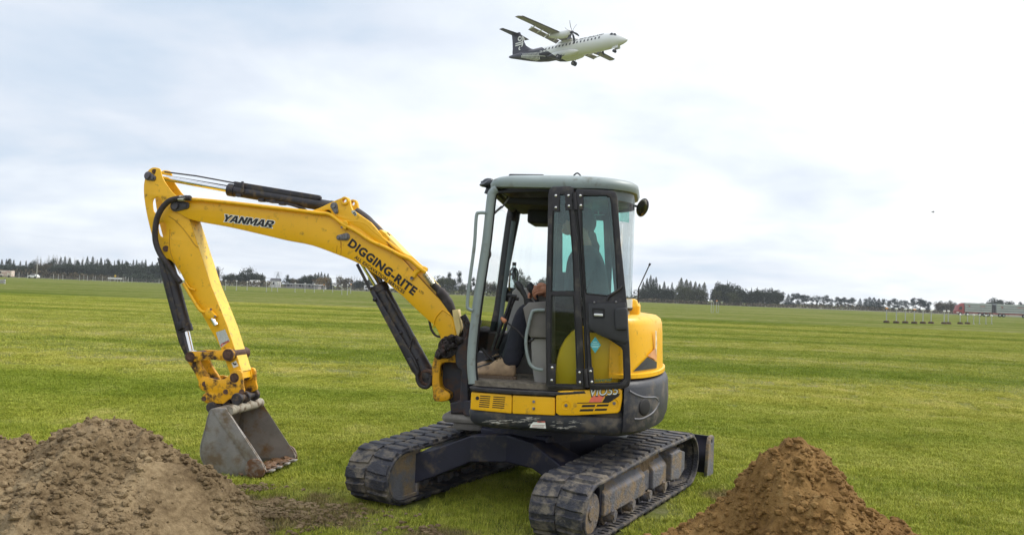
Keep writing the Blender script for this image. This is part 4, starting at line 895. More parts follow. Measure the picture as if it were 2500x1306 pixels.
# linkage
def link(name, uv0, uv1, l0, l1, r0, r1, m=YELG, waist=.7):
    a, b = (Vector(x) for x in q2([uv0, uv1], l1)); d = (b-a); n = Vector((-d.y, d.x)).normalized(); mid = (a+b)/2; rm = min(r0, r1)*waist; bm = BM(); o = []
    an = math.atan2(d.y, d.x)
    for i in range(11): t = an+PI/2+PI*i/10; o.append((a.x+r0*math.cos(t), a.y+r0*math.sin(t)))
    o.append(tuple(mid-n*rm))
    for i in range(11): t = an-PI/2+PI*i/10; o.append((b.x+r1*math.cos(t), b.y+r1*math.sin(t)))
    o.append(tuple(mid+n*rm)); 
    for s in (1, -1): plate(bm, [o], *sorted((s*l0, s*l1)), .005)
    return mk(name, bm, m, EX, smooth=True)
link('link_lever', (466, 871), (556, 866), .094, .120, .048, .050)
link('bucket_link', (467, 873), (503, 938), .060, .092, .050, .055, YELG, .85)
for (u, v, r, l) in ((463, 871, .044, .128), (556, 866, .050, .150), (500, 937, .042, .118), (572, 922, .042, .13)):
    bm = BM(); cyl(bm, q(u, v, l), q(u, v, l)-LEFT*2*l, r, n=22); cyl(bm, q(u, v, l), q(u, v, l+.012), r*.6, n=8); mk('pivot_pin', bm, PINR, EX, smooth=True)
for (u, v, r, l) in ((500, 937, .062, .10), (556, 866, .058, .138)):
    bm = BM(); c = q(u, v, l); plate(bm, [circ((c.x, c.z), r, 24), circ((c.x, c.z), r*.55, 20)], l-.03, l, .006); mk('boss_ring', bm, YELG, EX, smooth=True)
# coupler
CO = catmull2([(489, 933), (497, 924), (510, 922), (524, 926), (548, 925), (562, 912), (570, 904), (584, 903), (592, 912), (593, 940), (596, 958), (580, 965), (556, 976), (545, 985), (526, 984), (503, 984), (494, 972), (497, 962), (506, 957), (494, 950)], 2)
bm = BM()
for s in (1, -1): plate(bm, [q2(CO, .125)], *sorted((s*.100, s*.128)), .006)
boxb_ = q(545, 952, 0); box(bm, boxb_, (.22, .2, .05), Matrix.Rotation(.3, 3, 'Y')); CPL = mk('coupler', bm, YELG, EX, smooth=True)
bm = BM(); 
bm.free()
for (u, v) in ((498, 973), (551, 956), (590, 956)): bm = BM(); cyl(bm, q(u, v, .128), q(u, v, .137), .022, n=14); mk('coupler_pin', bm, PINR, CPL)
bm = BM()
for (u, v, r) in ((580, 973, .050), (517, 994, .045)):
    c = q(u, v, .15); cyl(bm, c, c-LEFT*.30, r*.55, n=20)
    for s in (.15, .02, -.14):
        plate(bm, [circ((c.x, c.z), r, 20)], s-.02, s+.02, .005)
mk('bucket_ears', bm, mat('ears_dark', (.035, .030, .035), .55, vary=.4, dirt=(.16, .11, .07), dirt_amt=.4, dirt_scale=20), EX, bevel=.006)
# bucket
BL = .285
side = [(517, 998), (552, 995), (572, 1027), (612, 1085), (646, 1137), (650, 1150), (600, 1163), (560, 1167), (512, 1147), (492, 1120), (489, 1093), (494, 1070), (502, 1040), (508, 1012)]
S2 = q2(side, BL)
bm = BM()
BK = empty('bucket', (0, 0, 0)); BK.parent = EX
bm.free()
for s in (1, -1): bm = BM(); plate(bm, [S2], *sorted((s*(BL-.014), s*BL)), .003); mk('side_plate', bm, BUCK, BK, smooth=True)
# shell: from the top cross tube round the back to the lip
sh = [(552, 997), (517, 997), (507, 1014), (501, 1040), (493, 1070), (488, 1093), (491, 1121), (512, 1149), (558, 1169), (602, 1165), (640, 1157)]
so = smooth_path([Vector((x, 0, z)) for x, z in q2(sh, BL)], 5); cen = q(575, 1090, BL)
bm = BM(); ro = []
for p in so:
    dd_ = (Vector((cen.x, 0, cen.z))-p).normalized()*.016; ro.append([(p.x, -BL, p.z), (p.x, BL, p.z), (p.x+dd_.x, BL, p.z+dd_.z), (p.x+dd_.x, -BL, p.z+dd_.z)])
loft(bm, ro); mk('shell', bm, BUCK, BK, smooth=True)
bm = BM()   # inner muddy lining
ro = []
for p in so[6:]:
    dd_ = (Vector((cen.x, 0, cen.z))-p).normalized(); ro.append([(p.x+dd_.x*.019, -BL+.016, p.z+dd_.z*.019), (p.x+dd_.x*.019, BL-.016, p.z+dd_.z*.019)])
loft(bm, ro, False, False, close=False); mk('muddy_lining', bm, BUCKI, BK, smooth=60)
bm = BM(); Pq = q2([(530, 1000), (562, 1003), (645, 1133), (642, 1150), (560, 1150), (512, 1100), (515, 1040)], BL)
plate(bm, [Pq], -BL+.015, -BL+.018, .0005); mk('muddy_lining', bm, BUCKI, BK)
bm = BM(); c = q(562, 1004, BL); c.x -= .0; tube(bm, [Vector((c.x+.02, -BL+.01, c.z)), Vector((c.x+.02, BL-.01, c.z))], .042, 14); mk('cross_tube', bm, mat('tube_muddy', (.33, .30, .24), .7, vary=.2, dirt=(.12, .08, .05), dirt_amt=.5, dirt_scale=16), BK, smooth=60)
for s in (1, -1): bm = BM(); plate(bm, [q2([(517, 998), (552, 995), (650, 1146), (628, 1155), (606, 1128), (560, 1062)], BL)], *sorted((s*(BL+.012), s*(BL-.001))), .004); mk('side_strip', bm, BUCK, BK, smooth=True)
for s in (1, -1):
    bm = BM(); plate(bm, [q2(catmull2([(606, 1128), (613, 1120), (630, 1118), (643, 1127), (650, 1148), (646, 1160), (625, 1166), (608, 1160), (601, 1145)], 2), BL)], *sorted((s*(BL+.032), s*(BL+.012))), .008)
    mk('side_cutter', bm, mat('cutter_steel', (.30, .26, .23), .5, metal=.3, vary=.2, dirt=(.16, .08, .04), dirt_amt=.75, dirt_scale=12), BK, smooth=True)
L0 = q(645, 1148, BL); L1 = q(600, 1165, BL)
bm = BM(); dx = Vector((L0.x-L1.x, 0, L0.z-L1.z)); a = Vector((L1.x, 0, L1.z+.012)); b = Vector((L0.x-.02, 0, L0.z-.012))
loft(bm, [[(p.x, y, p.z), (p.x, y, p.z+.022)] for y in (0, ) for p in (a, b)], False, False, close=False) if False else loft(bm, [[(a.x, -BL, a.z), (a.x, BL, a.z), (a.x, BL, a.z+.022), (a.x, -BL, a.z+.022)], [(b.x, -BL, b.z), (b.x, BL, b.z), (b.x, BL, b.z+.008), (b.x, -BL, b.z+.008)]])
mk('lip', bm, MATS['cutter_steel'], BK)
for i in range(4):
    y = -BL+.075+i*(2*BL-.15)/3; bm = BM()
    loft(bm, [[(a.x-.02, y-.032, a.z-.004), (a.x-.02, y+.032, a.z-.004), (a.x-.02, y+.032, a.z+.034), (a.x-.02, y-.032, a.z+.034)], [(b.x-.035, y-.024, b.z-.006), (b.x-.035, y+.024, b.z-.006), (b.x-.035, y+.024, b.z+.010), (b.x-.035, y-.024, b.z+.010)]])
    mk('tooth', bm, mat('tooth_steel', (.5, .48, .45), .35, metal=.6, dirt=(.2, .12, .06), dirt_amt=.4, dirt_scale=20), BK, bevel=.004)
bm = BM(); rnd = random.Random(8)
for i in range(150):
    y = rnd.uniform(-BL+.03, BL-.03); t = rnd.random(); p = a.lerp(b, -.1+t*1.05); ball(bm, (p.x+.06*rnd.random(), y, p.z+.012+.012*rnd.random()), rnd.uniform(.010, .030), (1.5, 1.6, .4), 1)
for v in bm.verts: v.co += Vector((noise.noise(v.co*40), noise.noise(v.co*40+Vector((5, 0, 0))), noise.noise(v.co*40+Vector((0, 7, 0)))))*.012
mk('stuck_mud', bm, mat('wet_mud', (.13, .065, .025), .5, vary=.4, vscale=15, bump=.5), BK, smooth=60)
# ================================================================ OPERATOR
def skin_body(name, chains, m, parent=None, sub=2):
    """one continuous surface grown from jointed chains; chains = list of lists of (key, co, radius)"""
    idx = {}; V = []; E_ = []; Rr = []
    for ch in chains:
        prev = None
        for key, co, r in ch:
            if key not in idx: idx[key] = len(V); V.append(co); Rr.append(r)
            if prev is not None and prev != idx[key]: E_.append((prev, idx[key]))
            prev = idx[key]
    me = bpy.data.meshes.new(name); me.from_pydata([tuple(v) for v in V], E_, []); o = bpy.data.objects.new(name, me); COL.objects.link(o)
    md = o.modifiers.new('skin', 'SKIN'); md.use_smooth_shade = True; md.branch_smoothing = .6
    for i, r in enumerate(Rr):
        rr = r if isinstance(r, tuple) else (r, r); me.skin_vertices[0].data[i].radius = rr
    me.skin_vertices[0].data[0].use_root = True
    s = o.modifiers.new('sub', 'SUBSURF'); s.levels = sub; s.render_levels = sub
    dg = bpy.context.evaluated_depsgraph_get(); dg.update(); m2 = bpy.data.meshes.new_from_object(o.evaluated_get(dg)); bpy.data.objects.remove(o)
    m2.materials.clear(); m2.materials.append(m); o = bpy.data.objects.new(name, m2); COL.objects.link(o)
    if parent: o.parent = parent
    return o
HIPL = q(1432, 812, .44)
PR = empty('person', (CX, CY, 0), YAW, 'operator in dark hoodie and dark trousers with tan boots, seated in the excavator cab', 'person')
SKIN = mat('skin', (.42, .19, .12), .55, vary=.1); HOOD = mat('dark_hoodie', (.030, .034, .042), .9, vary=.2, bump=.4, bscale=60)
TROU = mat('dark_trousers', (.012, .012, .022), .85, vary=.3, bump=.4, bscale=40); BOOT = mat('tan_boot_leather', (.34, .23, .14), .7, vary=.3, vscale=12, dirt=(.18, .12, .08), dirt_amt=.3, dirt_scale=20)
pel = q(1438, 800, .46); che = q(1430, 680, .46); sho = q(1434, 622, .46); nek = q(1424, 582, .46); hed = q(1409, 549, .46)
kn = q(1283, 756, .60); an = q(1240, 884, .68); kr = q(1296, 760, .26); ar_ = q(1226, 880, .34)
shl = sho+Vector((.0, .16, -.03)); shr = sho+Vector((.0, -.16, -.03)); ell = q(1392, 742, .72); elr = q(1392, 742, .20); hnl = q(1336, 712, .70); hnr = q(1322, 712, .26)
body = skin_body('body', [
 [('pel', pel, .13), ('bel', pel.lerp(che, .5), (.15, .13)), ('che', che, (.17, .14)), ('sho', sho, (.13, .10)), ('nek', nek, .075), ('hed0', nek.lerp(hed, .5), .085), ('hed', hed, .118), ('crown', hed+Vector((-.01, 0, .07)), .095)],
 [('sho', sho, 0), ('shl', shl, .075), ('ell', ell, .052), ('wrl', ell.lerp(hnl, .8), .034), ('hnl', hnl, (.038, .02))],
 [('sho', sho, 0), ('shr', shr, .075), ('elr', elr, .052), ('wrr', elr.lerp(hnr, .8), .034), ('hnr', hnr, (.038, .02))],
 [('pel', pel, 0), ('hil', pel+Vector((.05, .10, -.02)), .10), ('kn', kn, .066), ('an', an, .045)],
 [('pel', pel, 0), ('hir', pel+Vector((.05, -.10, -.02)), .10), ('kr', kr, .066), ('ar', ar_, .045)]], SKIN, PR)
hoodie = skin_body('hoodie', [
 [('pel', pel+Vector((0, 0, .03)), .18), ('bel', pel.lerp(che, .5), (.22, .20)), ('che', che, (.245, .21)), ('sho', sho, (.19, .17)), ('nek', nek+Vector((-.02, 0, -.01)), .10)],
 [('sho', sho, 0), ('shl', shl, .105), ('ell', ell, .080), ('wrl', ell.lerp(hnl, .72), .050)],
 [('sho', sho, 0), ('shr', shr, .095), ('elr', elr, .070), ('wrr', elr.lerp(hnr, .72), .050)]], HOOD, PR)
tr = skin_body('trousers', [
 [('pel', pel, .15), ('hil', pel+Vector((.06, .11, -.02)), .125), ('kn', kn, .088), ('mid', kn.lerp(an, .5)+Vector((-.02, 0, 0)), .085), ('an', an+Vector((.0, .012, -.055)), .080)],
 [('pel', pel, 0), ('hir', pel+Vector((.06, -.11, -.02)), .125), ('kr', kr, .088), ('midr', kr.lerp(ar_, .5), .08), ('ar', ar_, .075)]], TROU, PR)
bm = BM(); bmesh.ops.create_uvsphere(bm, u_segments=24, v_segments=14, radius=1, matrix=Matrix.Translation(hed+Vector((-.012, 0, .02))) @ Matrix.Diagonal((.135, .115, .128, 1)))
bmesh.ops.bisect_plane(bm, geom=bm.verts[:]+bm.edges[:]+bm.faces[:], plane_co=hed+Vector((0, 0, -.005)), plane_no=(.45, 0, -1), clear_outer=True)
mk('beanie', bm, HOOD, PR, smooth=80)
bm = BM()    # face: brow, nose, chin, ears, eyes
ball(bm, hed+Vector((.072, 0, -.045)), .045, (1, .85, .8), 2); ball(bm, hed+Vector((.092, 0, -.012)), .016, (1.2, .8, 1.6), 2)
for s in (1, -1): ball(bm, hed+Vector((-.005, s*.082, -.01)), .024, (.6, .35, 1.1), 2)
mk('face', bm, SKIN, PR, smooth=80)
bm = BM()
for s in (1, -1): ball(bm, hed+Vector((.080, s*.030, .010)), .010, (.6, 1.2, .7), 2)
ball(bm, hed+Vector((.110, 0, -.045)), .008, (.6, 2.6, .5), 2); mk('eyes_and_mouth', bm, mat('eye_dark', (.06, .03, .025), .4), PR, smooth=80)
bm = BM(); tube(bm, [q(u, v, .46) for u, v in ((1432, 552), (1436, 575), (1440, 600), (1436, 625))], 0, 14, smooth=3, radii=[.045, .06, .075, .08]); mk('hood', bm, HOOD, PR, smooth=80)
def hand(c, l_sign, grip):
    bm = BM(); fw = Vector((1, 0, -.15)).normalized()
    ball(bm, c+Vector((.01, 0, 0)), .042, (1.05, .62, .85), 3)
    for i, (dz, ln) in enumerate(((.024, .062), (.008, .072), (-.008, .068), (-.024, .054))):
        a = c+Vector((.035, l_sign*.012, dz)); b = a+Vector((ln*.55, l_sign*.010, -.012)); d_ = b+Vector((ln*.20, -l_sign*.020, -.026)); e = d_+Vector((-.012, -l_sign*.018, -.014))
        tube(bm, [a-Vector((.02, 0, 0)), a, b, d_, e], 0, 8, smooth=3, radii=[.0105, .0105, .0095, .0085, .007])
    tube(bm, [c+Vector((.0, -l_sign*.015, .022)), c+Vector((.035, -l_sign*.03, .038)), c+Vector((.062, -l_sign*.03, .026))], 0, 8, smooth=3, radii=[.014, .012, .009]); return bm
mk('hand', hand(q(1331, 706, .66), 1, None), mat('hand_skin', (.50, .22, .13), .5, vary=.12), PR, smooth=80)
mk('hand', hand(q(1318, 712, .28), -1, None), MATS['hand_skin'], PR, smooth=80)
# boots
def boot(heel, toe_dir, L_=.30, w=.055, hgt=.17):
    bm = BM(); f = toe_dir.normalized(); s = Vector((-f.y, f.x, 0)); rings = []
    for t, h0, h1, ww in ((-.02, .02, .13, .030), (.0, .0, .160, .040), (.07, .0, .165, .044), (.11, .0, .155, .043), (.15, .0, .130, .044), (.19, .0, .095, .050), (.24, .0, .080, .051), (.28, .002, .062, .044), (.305, .010, .045, .028), (.315, .018, .034, .012)):
        c = heel+f*t*L_/.30; ring = []
        for k in range(16):
            a = 2*PI*k/16; x = math.cos(a); z = math.sin(a); zz = (h0+h1)/2+(h1-h0)/2*math.copysign(abs(z)**.7, z); ring.append(c+s*ww*math.copysign(abs(x)**.75, x)*(1.0 if z < .3 else .82)+UP*(zz*.88+.022))
        rings.append(ring)
    loft(bm, rings); bmv = mk('boot', bm, BOOT, PR, smooth=80)
    bm = BM(); rings = []
    for z, e in ((0, 0), (.030, .004)):
        rings.append([heel+f*t*L_/.30+s*ww*sg+UP*z for t, ww, sg in ((-.03, .03, 1), (0, .045+e, 1), (.10, .046+e, 1), (.22, .056+e, 1), (.29, .047+e, 1), (.325, .02, 1), (.325, .02, -1), (.29, .047+e, -1), (.22, .056+e, -1), (.10, .046+e, -1), (0, .045+e, -1), (-.03, .03, -1))])
    loft(bm, rings)
    for i in range(9):
        p = heel+f*(.0+i*.036)*L_/.30
        for sg in (1, -1): box(bm, p+s*sg*.047+UP*.012, (.014, .022, .026), Matrix.Rotation(math.atan2(f.y, f.x), 3, 'Z'))
    mk('sole', bm, mat('boot_sole', (.13, .09, .06), .8), bmv)
    bm = BM()
    for i in range(5):
        t = .10+i*.026; c = heel+f*t*L_/.30+UP*(.160-.022*i); tube(bm, [c-s*.028, c+UP*.006, c+s*.028], .005, 6)
    mk('laces', bm, mat('laces', (.06, .045, .035), .8), bmv)
    return bmv
h = q(1252, 928, .70); boot(h, Vector((1, -.02, 0)), .285)
h2 = q(1240, 912, .34); h2.z = h.z; boot(h2, Vector((1, .05, 0)), .27)

# ================================================================ AIRLINER
PW_ = empty('airliner', (17.84, 132.12, 44.87), 0, 'white twin-propeller airliner with black tail coming in to land overhead', 'aeroplane')
ya, pb, rc_ = math.radians(-42.65), math.radians(-.64), math.radians(-1.82)
def _rm():
    ca, sa, cb, sb, cc, s_ = math.cos(ya), math.sin(ya), math.cos(pb), math.sin(pb), math.cos(rc_), math.sin(rc_)
    return Matrix(((ca, -sa, 0), (sa, ca, 0), (0, 0, 1))) @ Matrix(((cb, 0, -sb), (0, 1, 0), (sb, 0, cb))) @ Matrix(((1, 0, 0), (0, cc, -s_), (0, s_, cc)))
PW_.rotation_euler = _rm().to_euler()
# fuselage stations: x from the nose, centre height, half width, half height (y left positive)
FS = [(0, -.42, .02, .02), (-.25, -.40, .28, .26), (-.7, -.34, .55, .52), (-1.3, -.22, .84, .80), (-2.0, -.08, 1.08, 1.10), (-2.8, -.0, 1.26, 1.28), (-3.8, 0, 1.38, 1.38), (-5, 0, 1.43, 1.43), (-10, 0, 1.43, 1.43), (-15, 0, 1.43, 1.43), (-17.5, .02, 1.43, 1.41), (-19.5, .14, 1.34, 1.28), (-21.5, .34, 1.10, 1.06), (-23.5, .58, .78, .80), (-25.2, .78, .48, .54), (-26.6, .92, .26, .32), (-27.17, .98, .10, .14)]
def fs(x):
    for a, b in zip(FS, FS[1:]):
        if a[0] >= x >= b[0]:
            t = (a[0]-x)/(a[0]-b[0]); t2 = t; return tuple(a[i]+(b[i]-a[i])*t2 for i in range(1, 4))
    return FS[-1][1:]
def fskin(x, z, side=-1, lift=.02):
    c, w_, h_ = fs(x); k = max(-.999, min(.999, (z-c)/h_)); y = w_*math.sqrt(1-k*k); n = Vector((0, y/w_**2, (z-c)/h_**2)).normalized(); return Vector((x, side*(y+n.y*lift), z+n.z*lift))
PWH = bpy.data.materials.new('airliner_livery'); PWH.use_nodes = True; t = PWH.node_tree; b = t.nodes['Principled BSDF']; b.inputs['Roughness'].default_value = .35
tco = t.nodes.new('ShaderNodeTexCoord'); sp = t.nodes.new('ShaderNodeSeparateXYZ'); t.links.new(tco.outputs['Object'], sp.inputs[0])
def tm(op, a, b_):
    m_ = t.nodes.new('ShaderNodeMath'); m_.operation = op
    for i, v in enumerate((a, b_)):
        if isinstance(v, (int, float)): m_.inputs[i].default_value = v
        else: t.links.new(v, m_.inputs[i])
    return m_.outputs[0]
bnd = tm('LESS_THAN', tm('ADD', sp.outputs[0], tm('MULTIPLY', sp.outputs[2], 1.6)), -16.4)
mx = t.nodes.new('ShaderNodeMix'); mx.data_type = 'RGBA'; t.links.new(bnd, mx.inputs[0]); mx.inputs[6].default_value = (.74, .74, .72, 1); mx.inputs[7].default_value = (.022, .018, .03, 1); t.links.new(mx.outputs[2], b.inputs['Base Color'])
AW_ = mat('aircraft_white', (.72, .72, .70), .35, vary=.03, vscale=1); AB_ = mat('aircraft_black', (.025, .02, .032), .35, vary=.1); AG_ = mat('wing_underside', (.30, .265, .27), .5, vary=.08, vscale=1); ADK = mat('aircraft_dark', (.02, .022, .03), .5)
bm = BM(); loft(bm, [[(x, w_*math.cos(2*PI*k/28), c+h_*math.sin(2*PI*k/28)) for k in range(28)] for x, c, w_, h_ in FS]); FU = mk('fuselage', bm, PWH, PW_, smooth=60)
def wingmesh(bm, secs, thick=.16):
    "secs: (x leading edge, y, z, chord)"
    pr = [(0, .0), (.03, .35), (.15, .8), (.35, 1), (.65, .7), (1, .05), (1, -.02), (.65, -.4), (.35, -.6), (.15, -.5), (.03, -.25)]
    loft(bm, [[(x-c*a, y, z+c*thick*.5*h_) for a, h_ in pr] for x, y, z, c in secs])
for s in (-1, 1):
    bm = BM(); wingmesh(bm, [(-11.3, 0, 1.55, 2.55), (-11.3, s*4.9, 1.58, 2.2), (-11.75, s*9.5, 1.72, 1.55), (-12.15, s*13.1, 1.82, 1.35), (-12.6, s*13.5, 1.83, .9)]); wg = mk('wing', bm, AG_, PW_, smooth=50)
    bm = BM(); tube(bm, [(-11.28, s*1.2, 1.56), (-11.28, s*4.9, 1.59), (-11.73, s*9.5, 1.73), (-12.13, s*13.1, 1.83)], .085, 8); mk('deicing_boot', bm, ADK, wg, smooth=80)
    for (y0, y1) in ((1.3, 4.75), (4.95, 9.3)):
        bm = BM(); f = lambda y: (-11.3 if abs(y) < 4.9 else -11.3-.45*(abs(y)-4.9)/4.6); ch = lambda y: (2.55-.07*abs(y) if abs(y) < 4.9 else 2.2-.65*(abs(y)-4.9)/4.6)
        loft(bm, [[(f(y)-ch(y)-.10, s*y, 1.42), (f(y)-ch(y)-.12, s*y, 1.52), (f(y)-ch(y)-.85, s*y, 1.05), (f(y)-ch(y)-.80, s*y, 1.0)] for y in (y0, y1)]); mk('flap', bm, AG_, wg)
    for y in (2.6, 5.1, 7.2, 9.2):
        bm = BM(); tube(bm, [(-12.6, s*y, 1.42), (-13.7, s*y, 1.28), (-14.2, s*y, 1.05)], 0, 8, radii=[.06, .13, .05]); mk('flap_fairing', bm, AW_, wg, smooth=80)
    # nacelle, propeller
    bm = BM(); loft(bm, [[(x, s*4.05+w_*math.cos(2*PI*k/20), z+h_*math.sin(2*PI*k/20)) for k in range(20)] for x, z, w_, h_ in ((-9.05, 1.28, .30, .32), (-9.3, 1.22, .50, .58), (-10.2, 1.15, .58, .70), (-11.8, 1.25, .58, .66), (-13.0, 1.35, .45, .45), (-14.3, 1.42, .15, .16))]); nc = mk('engine_nacelle', bm, AW_, PW_, smooth=60)
    bm = BM(); loft(bm, [[(x, s*4.05+w_*math.cos(2*PI*k/16), z+h_*math.sin(2*PI*k/16)) for k in range(16)] for x, z, w_, h_ in ((-9.2, .72, .20, .12), (-9.6, .74, .24, .16), (-10.0, .80, .2, .12))]); mk('air_intake', bm, ADK, nc, smooth=60)
    bm = BM(); tube(bm, [(-8.35, s*4.05, 1.25), (-8.6, s*4.05, 1.25), (-9.1, s*4.05, 1.25)], 0, 16, smooth=4, radii=[.04, .22, .32]); hb = mk('propeller_hub', bm, ADK, PW_, smooth=60)
    for k in range(6):
        a = 2*PI*k/6+(.05 if s < 0 else .3); r_ = Vector((0, math.cos(a), math.sin(a))); tn = Vector((0, -math.sin(a), math.cos(a))); bm = BM(); c0 = Vector((-8.78, s*4.05, 1.25)); rings = []
        for rr2, w_, sw in ((.25, .10, 0), (.7, .17, .0), (1.2, .19, .04), (1.65, .15, .13), (1.95, .05, .25)):
            c = c0+r_*rr2-tn*sw; ax = (tn*.6+Vector((.8, 0, 0))).normalized(); nn_ = r_.cross(ax); rings.append([c+ax*w_, c+nn_*.03, c-ax*w_, c-nn_*.03])
        loft(bm, rings); mk('propeller_blade', bm, ADK, hb)
    # main gear
    for y in (1.95, 2.45):
        bm = BM(); cyl(bm, (-13.0, s*(y-.12), -1.85), (-13.0, s*(y+.12), -1.85), .42, n=24); wh = mk('main_wheel', bm, ADK, PW_, smooth=True); bm = BM(); cyl(bm, (-13.0, s*(y-.13), -1.85), (-13.0, s*(y+.13), -1.85), .18, n=16); mk('rim', bm, AG_, wh)
    bm = BM(); tube(bm, [(-12.7, s*1.3, -1.3), (-12.95, s*2.1, -1.6), (-13.0, s*2.2, -1.85)], .11, 8); tube(bm, [(-12.1, s*1.5, -1.35), (-12.9, s*2.1, -2.0)], .06, 8); mk('gear_leg', bm, ADK, PW_, smooth=50)
    bm = BM(); loft(bm, [[(x, s*(1.05+w_*math.cos(2*PI*k/18)), z+h_*math.sin(2*PI*k/18)) for k in range(18)] for x, z, w_, h_ in ((-9.6, -1.05, .1, .1), (-10.4, -1.05, .55, .45), (-11.6, -1.05, .78, .62), (-14.0, -1.05, .80, .62), (-15.4, -1.0, .60, .45), (-16.6, -.9, .12, .1))]); sp_ = mk('gear_fairing', bm, PWH, PW_, smooth=60)
    bm = BM(); c = Vector((-13.6, s*1.84, -1.0)); bm.free()
    # tailplane
    bm = BM(); wingmesh(bm, [(-25.0, 0, 5.15, 1.9), (-25.7, s*3.65, 5.2, 1.1)], .11); mk('tailplane', bm, AB_, PW_, smooth=50)
# wing-to-body fairing
bm = BM(); loft(bm, [[(x, w_*math.cos(2*PI*k/20), z+h_*math.sin(2*PI*k/20)) for k in range(20)] for x, z, w_, h_ in ((-9.8, 1.3, .1, .1), (-10.8, 1.35, .85, .40), (-12.5, 1.4, 1.05, .48), (-14.2, 1.35, .9, .4), (-16, 1.25, .1, .1))]); mk('wing_fairing', bm, AW_, FU, smooth=60)
bm = BM(); pr = [(0, 0), (.1, .9), (.35, 1), (.7, .6), (1, .05), (1, -.05), (.7, -.6), (.35, -1), (.1, -.9)]
loft(bm, [[(x-c*a, .13*c/3*h_*1.2, z) for a, h_ in pr] for x, z, c in ((-20.3, 1.25, 6.0), (-21.8, 1.75, 4.6), (-23.0, 2.5, 3.4), (-24.0, 4.0, 2.6), (-24.75, 5.35, 2.15))]); FN = mk('fin', bm, AB_, PW_, smooth=50)
bm = BM()  # nose gear
for y in (-.22, .22): cyl(bm, (-2.6, y-.09, -1.95), (-2.6, y+.09, -1.95), .25, n=20)
nw = mk('nose_wheel', bm, ADK, PW_, smooth=True); bm = BM(); tube(bm, [(-2.4, 0, -1.1), (-2.6, 0, -1.95)], .08, 8); tube(bm, [(-2.0, 0, -1.3), (-2.5, 0, -1.8)], .05, 8); mk('gear_leg', bm, AG_, PW_, smooth=50)
bm = BM(); bm.faces.new([bm.verts.new(p) for p in ((-1.7, .30, -1.1), (-2.9, .30, -1.2), (-2.9, .42, -1.65), (-1.7, .42, -1.55))]); bm.faces.new([bm.verts.new(p) for p in ((-1.7, -.30, -1.1), (-2.9, -.30, -1.2), (-2.9, -.42, -1.65), (-1.7, -.42, -1.55))]); mk('gear_door', bm, AW_, PW_)
def patch(bm, c4, side=-1, lift=.02, n=4):
    g = [[None]*(n+1) for _ in range(n+1)]
    for i in range(n+1):
        for j in range(n+1):
            u, v = i/n, j/n; x = (c4[0][0]*(1-u)+c4[1][0]*u)*(1-v)+(c4[3][0]*(1-u)+c4[2][0]*u)*v; z = (c4[0][1]*(1-u)+c4[1][1]*u)*(1-v)+(c4[3][1]*(1-u)+c4[2][1]*u)*v
            g[i][j] = bm.verts.new(fskin(x, z, side, lift))
    for i in range(n):
        for j in range(n): bm.faces.new((g[i][j], g[i+1][j], g[i+1][j+1], g[i][j+1]))
for s in (-1, 1):
    for i in range(22):
        x = -5.0-i*.79; bm = BM(); patch(bm, [(x-.14, .22), (x+.14, .22), (x+.14, .62), (x-.14, .62)], s, .02, 2); mk('cabin_window', bm, ADK, FU)
    for c4 in ([(-2.95, .55), (-2.35, .42), (-2.55, .92), (-2.95, 1.0)], [(-2.25, .40), (-1.72, .30), (-2.05, .78), (-2.42, .88)]):
        bm = BM(); patch(bm, c4, s, .03, 3); mk('cockpit_window', bm, ADK, FU)
    # fern leaf along the rear fuselage
    bm = BM()
    for i in range(15):
        x = -18.4-i*.33; zc = -.62+i*.075; up = .80-.035*i; dn = .75-.03*i
        if i < 14: patch(bm, [(x, zc), (x-.13, zc+.02), (x-.30, zc+up), (x-.16, zc+up*.92)], s, .025, 3)
        patch(bm, [(x, zc-.03), (x-.17, zc-.01), (x-.42, max(zc-dn, -1.0)), (x-.22, max(zc-dn*1.05, -1.06))], s, .025, 3)
    for i in range(14):
        x = -17.0-i*.45; z = -.82+i*.088; patch(bm, [(x, z-.03), (x-.47, z+.06), (x-.47, z+.14), (x, z+.05)], s, .03, 2)
    mk('fern_marking', bm, mat('livery_white', (.70, .70, .66), .5, vary=.05), FU)
bm = BM()
for a, h_ in ((-2.15, 0),): bm.faces.new([bm.verts.new(p) for p in ((-1.70, .20, .50), (-1.70, -.20, .50), (-2.15, -.22, .95), (-2.15, .22, .95))])
mk('cockpit_window', bm, ADK, FU)
# writing on the starboard side (curved on to the skin)
def wrap_text(s_, x0, x1, z0, h_, m, bold=.03, side=-1):
    me = text_mesh(s_, bold); xs = [v.co.x for v in me.vertices]; a = min(xs); w_ = max(xs)-a
    for v in me.vertices:
        x = x0+(v.co.x-a)/w_*(x1-x0) if side < 0 else x1-(v.co.x-a)/w_*(x1-x0); v.co = fskin(x, z0+v.co.y/.69*h_, side, .03)
    bm = BM(); bm.from_mesh(me); bpy.data.meshes.remove(me); mk('lettering', bm, m, FU)
wrap_text('AIR NEW ZEALAND', -11.0, -4.4, .84, .36, ADK); wrap_text('ZK-MVD', -18.3, -16.2, -.10, .36, MATS['livery_white'])
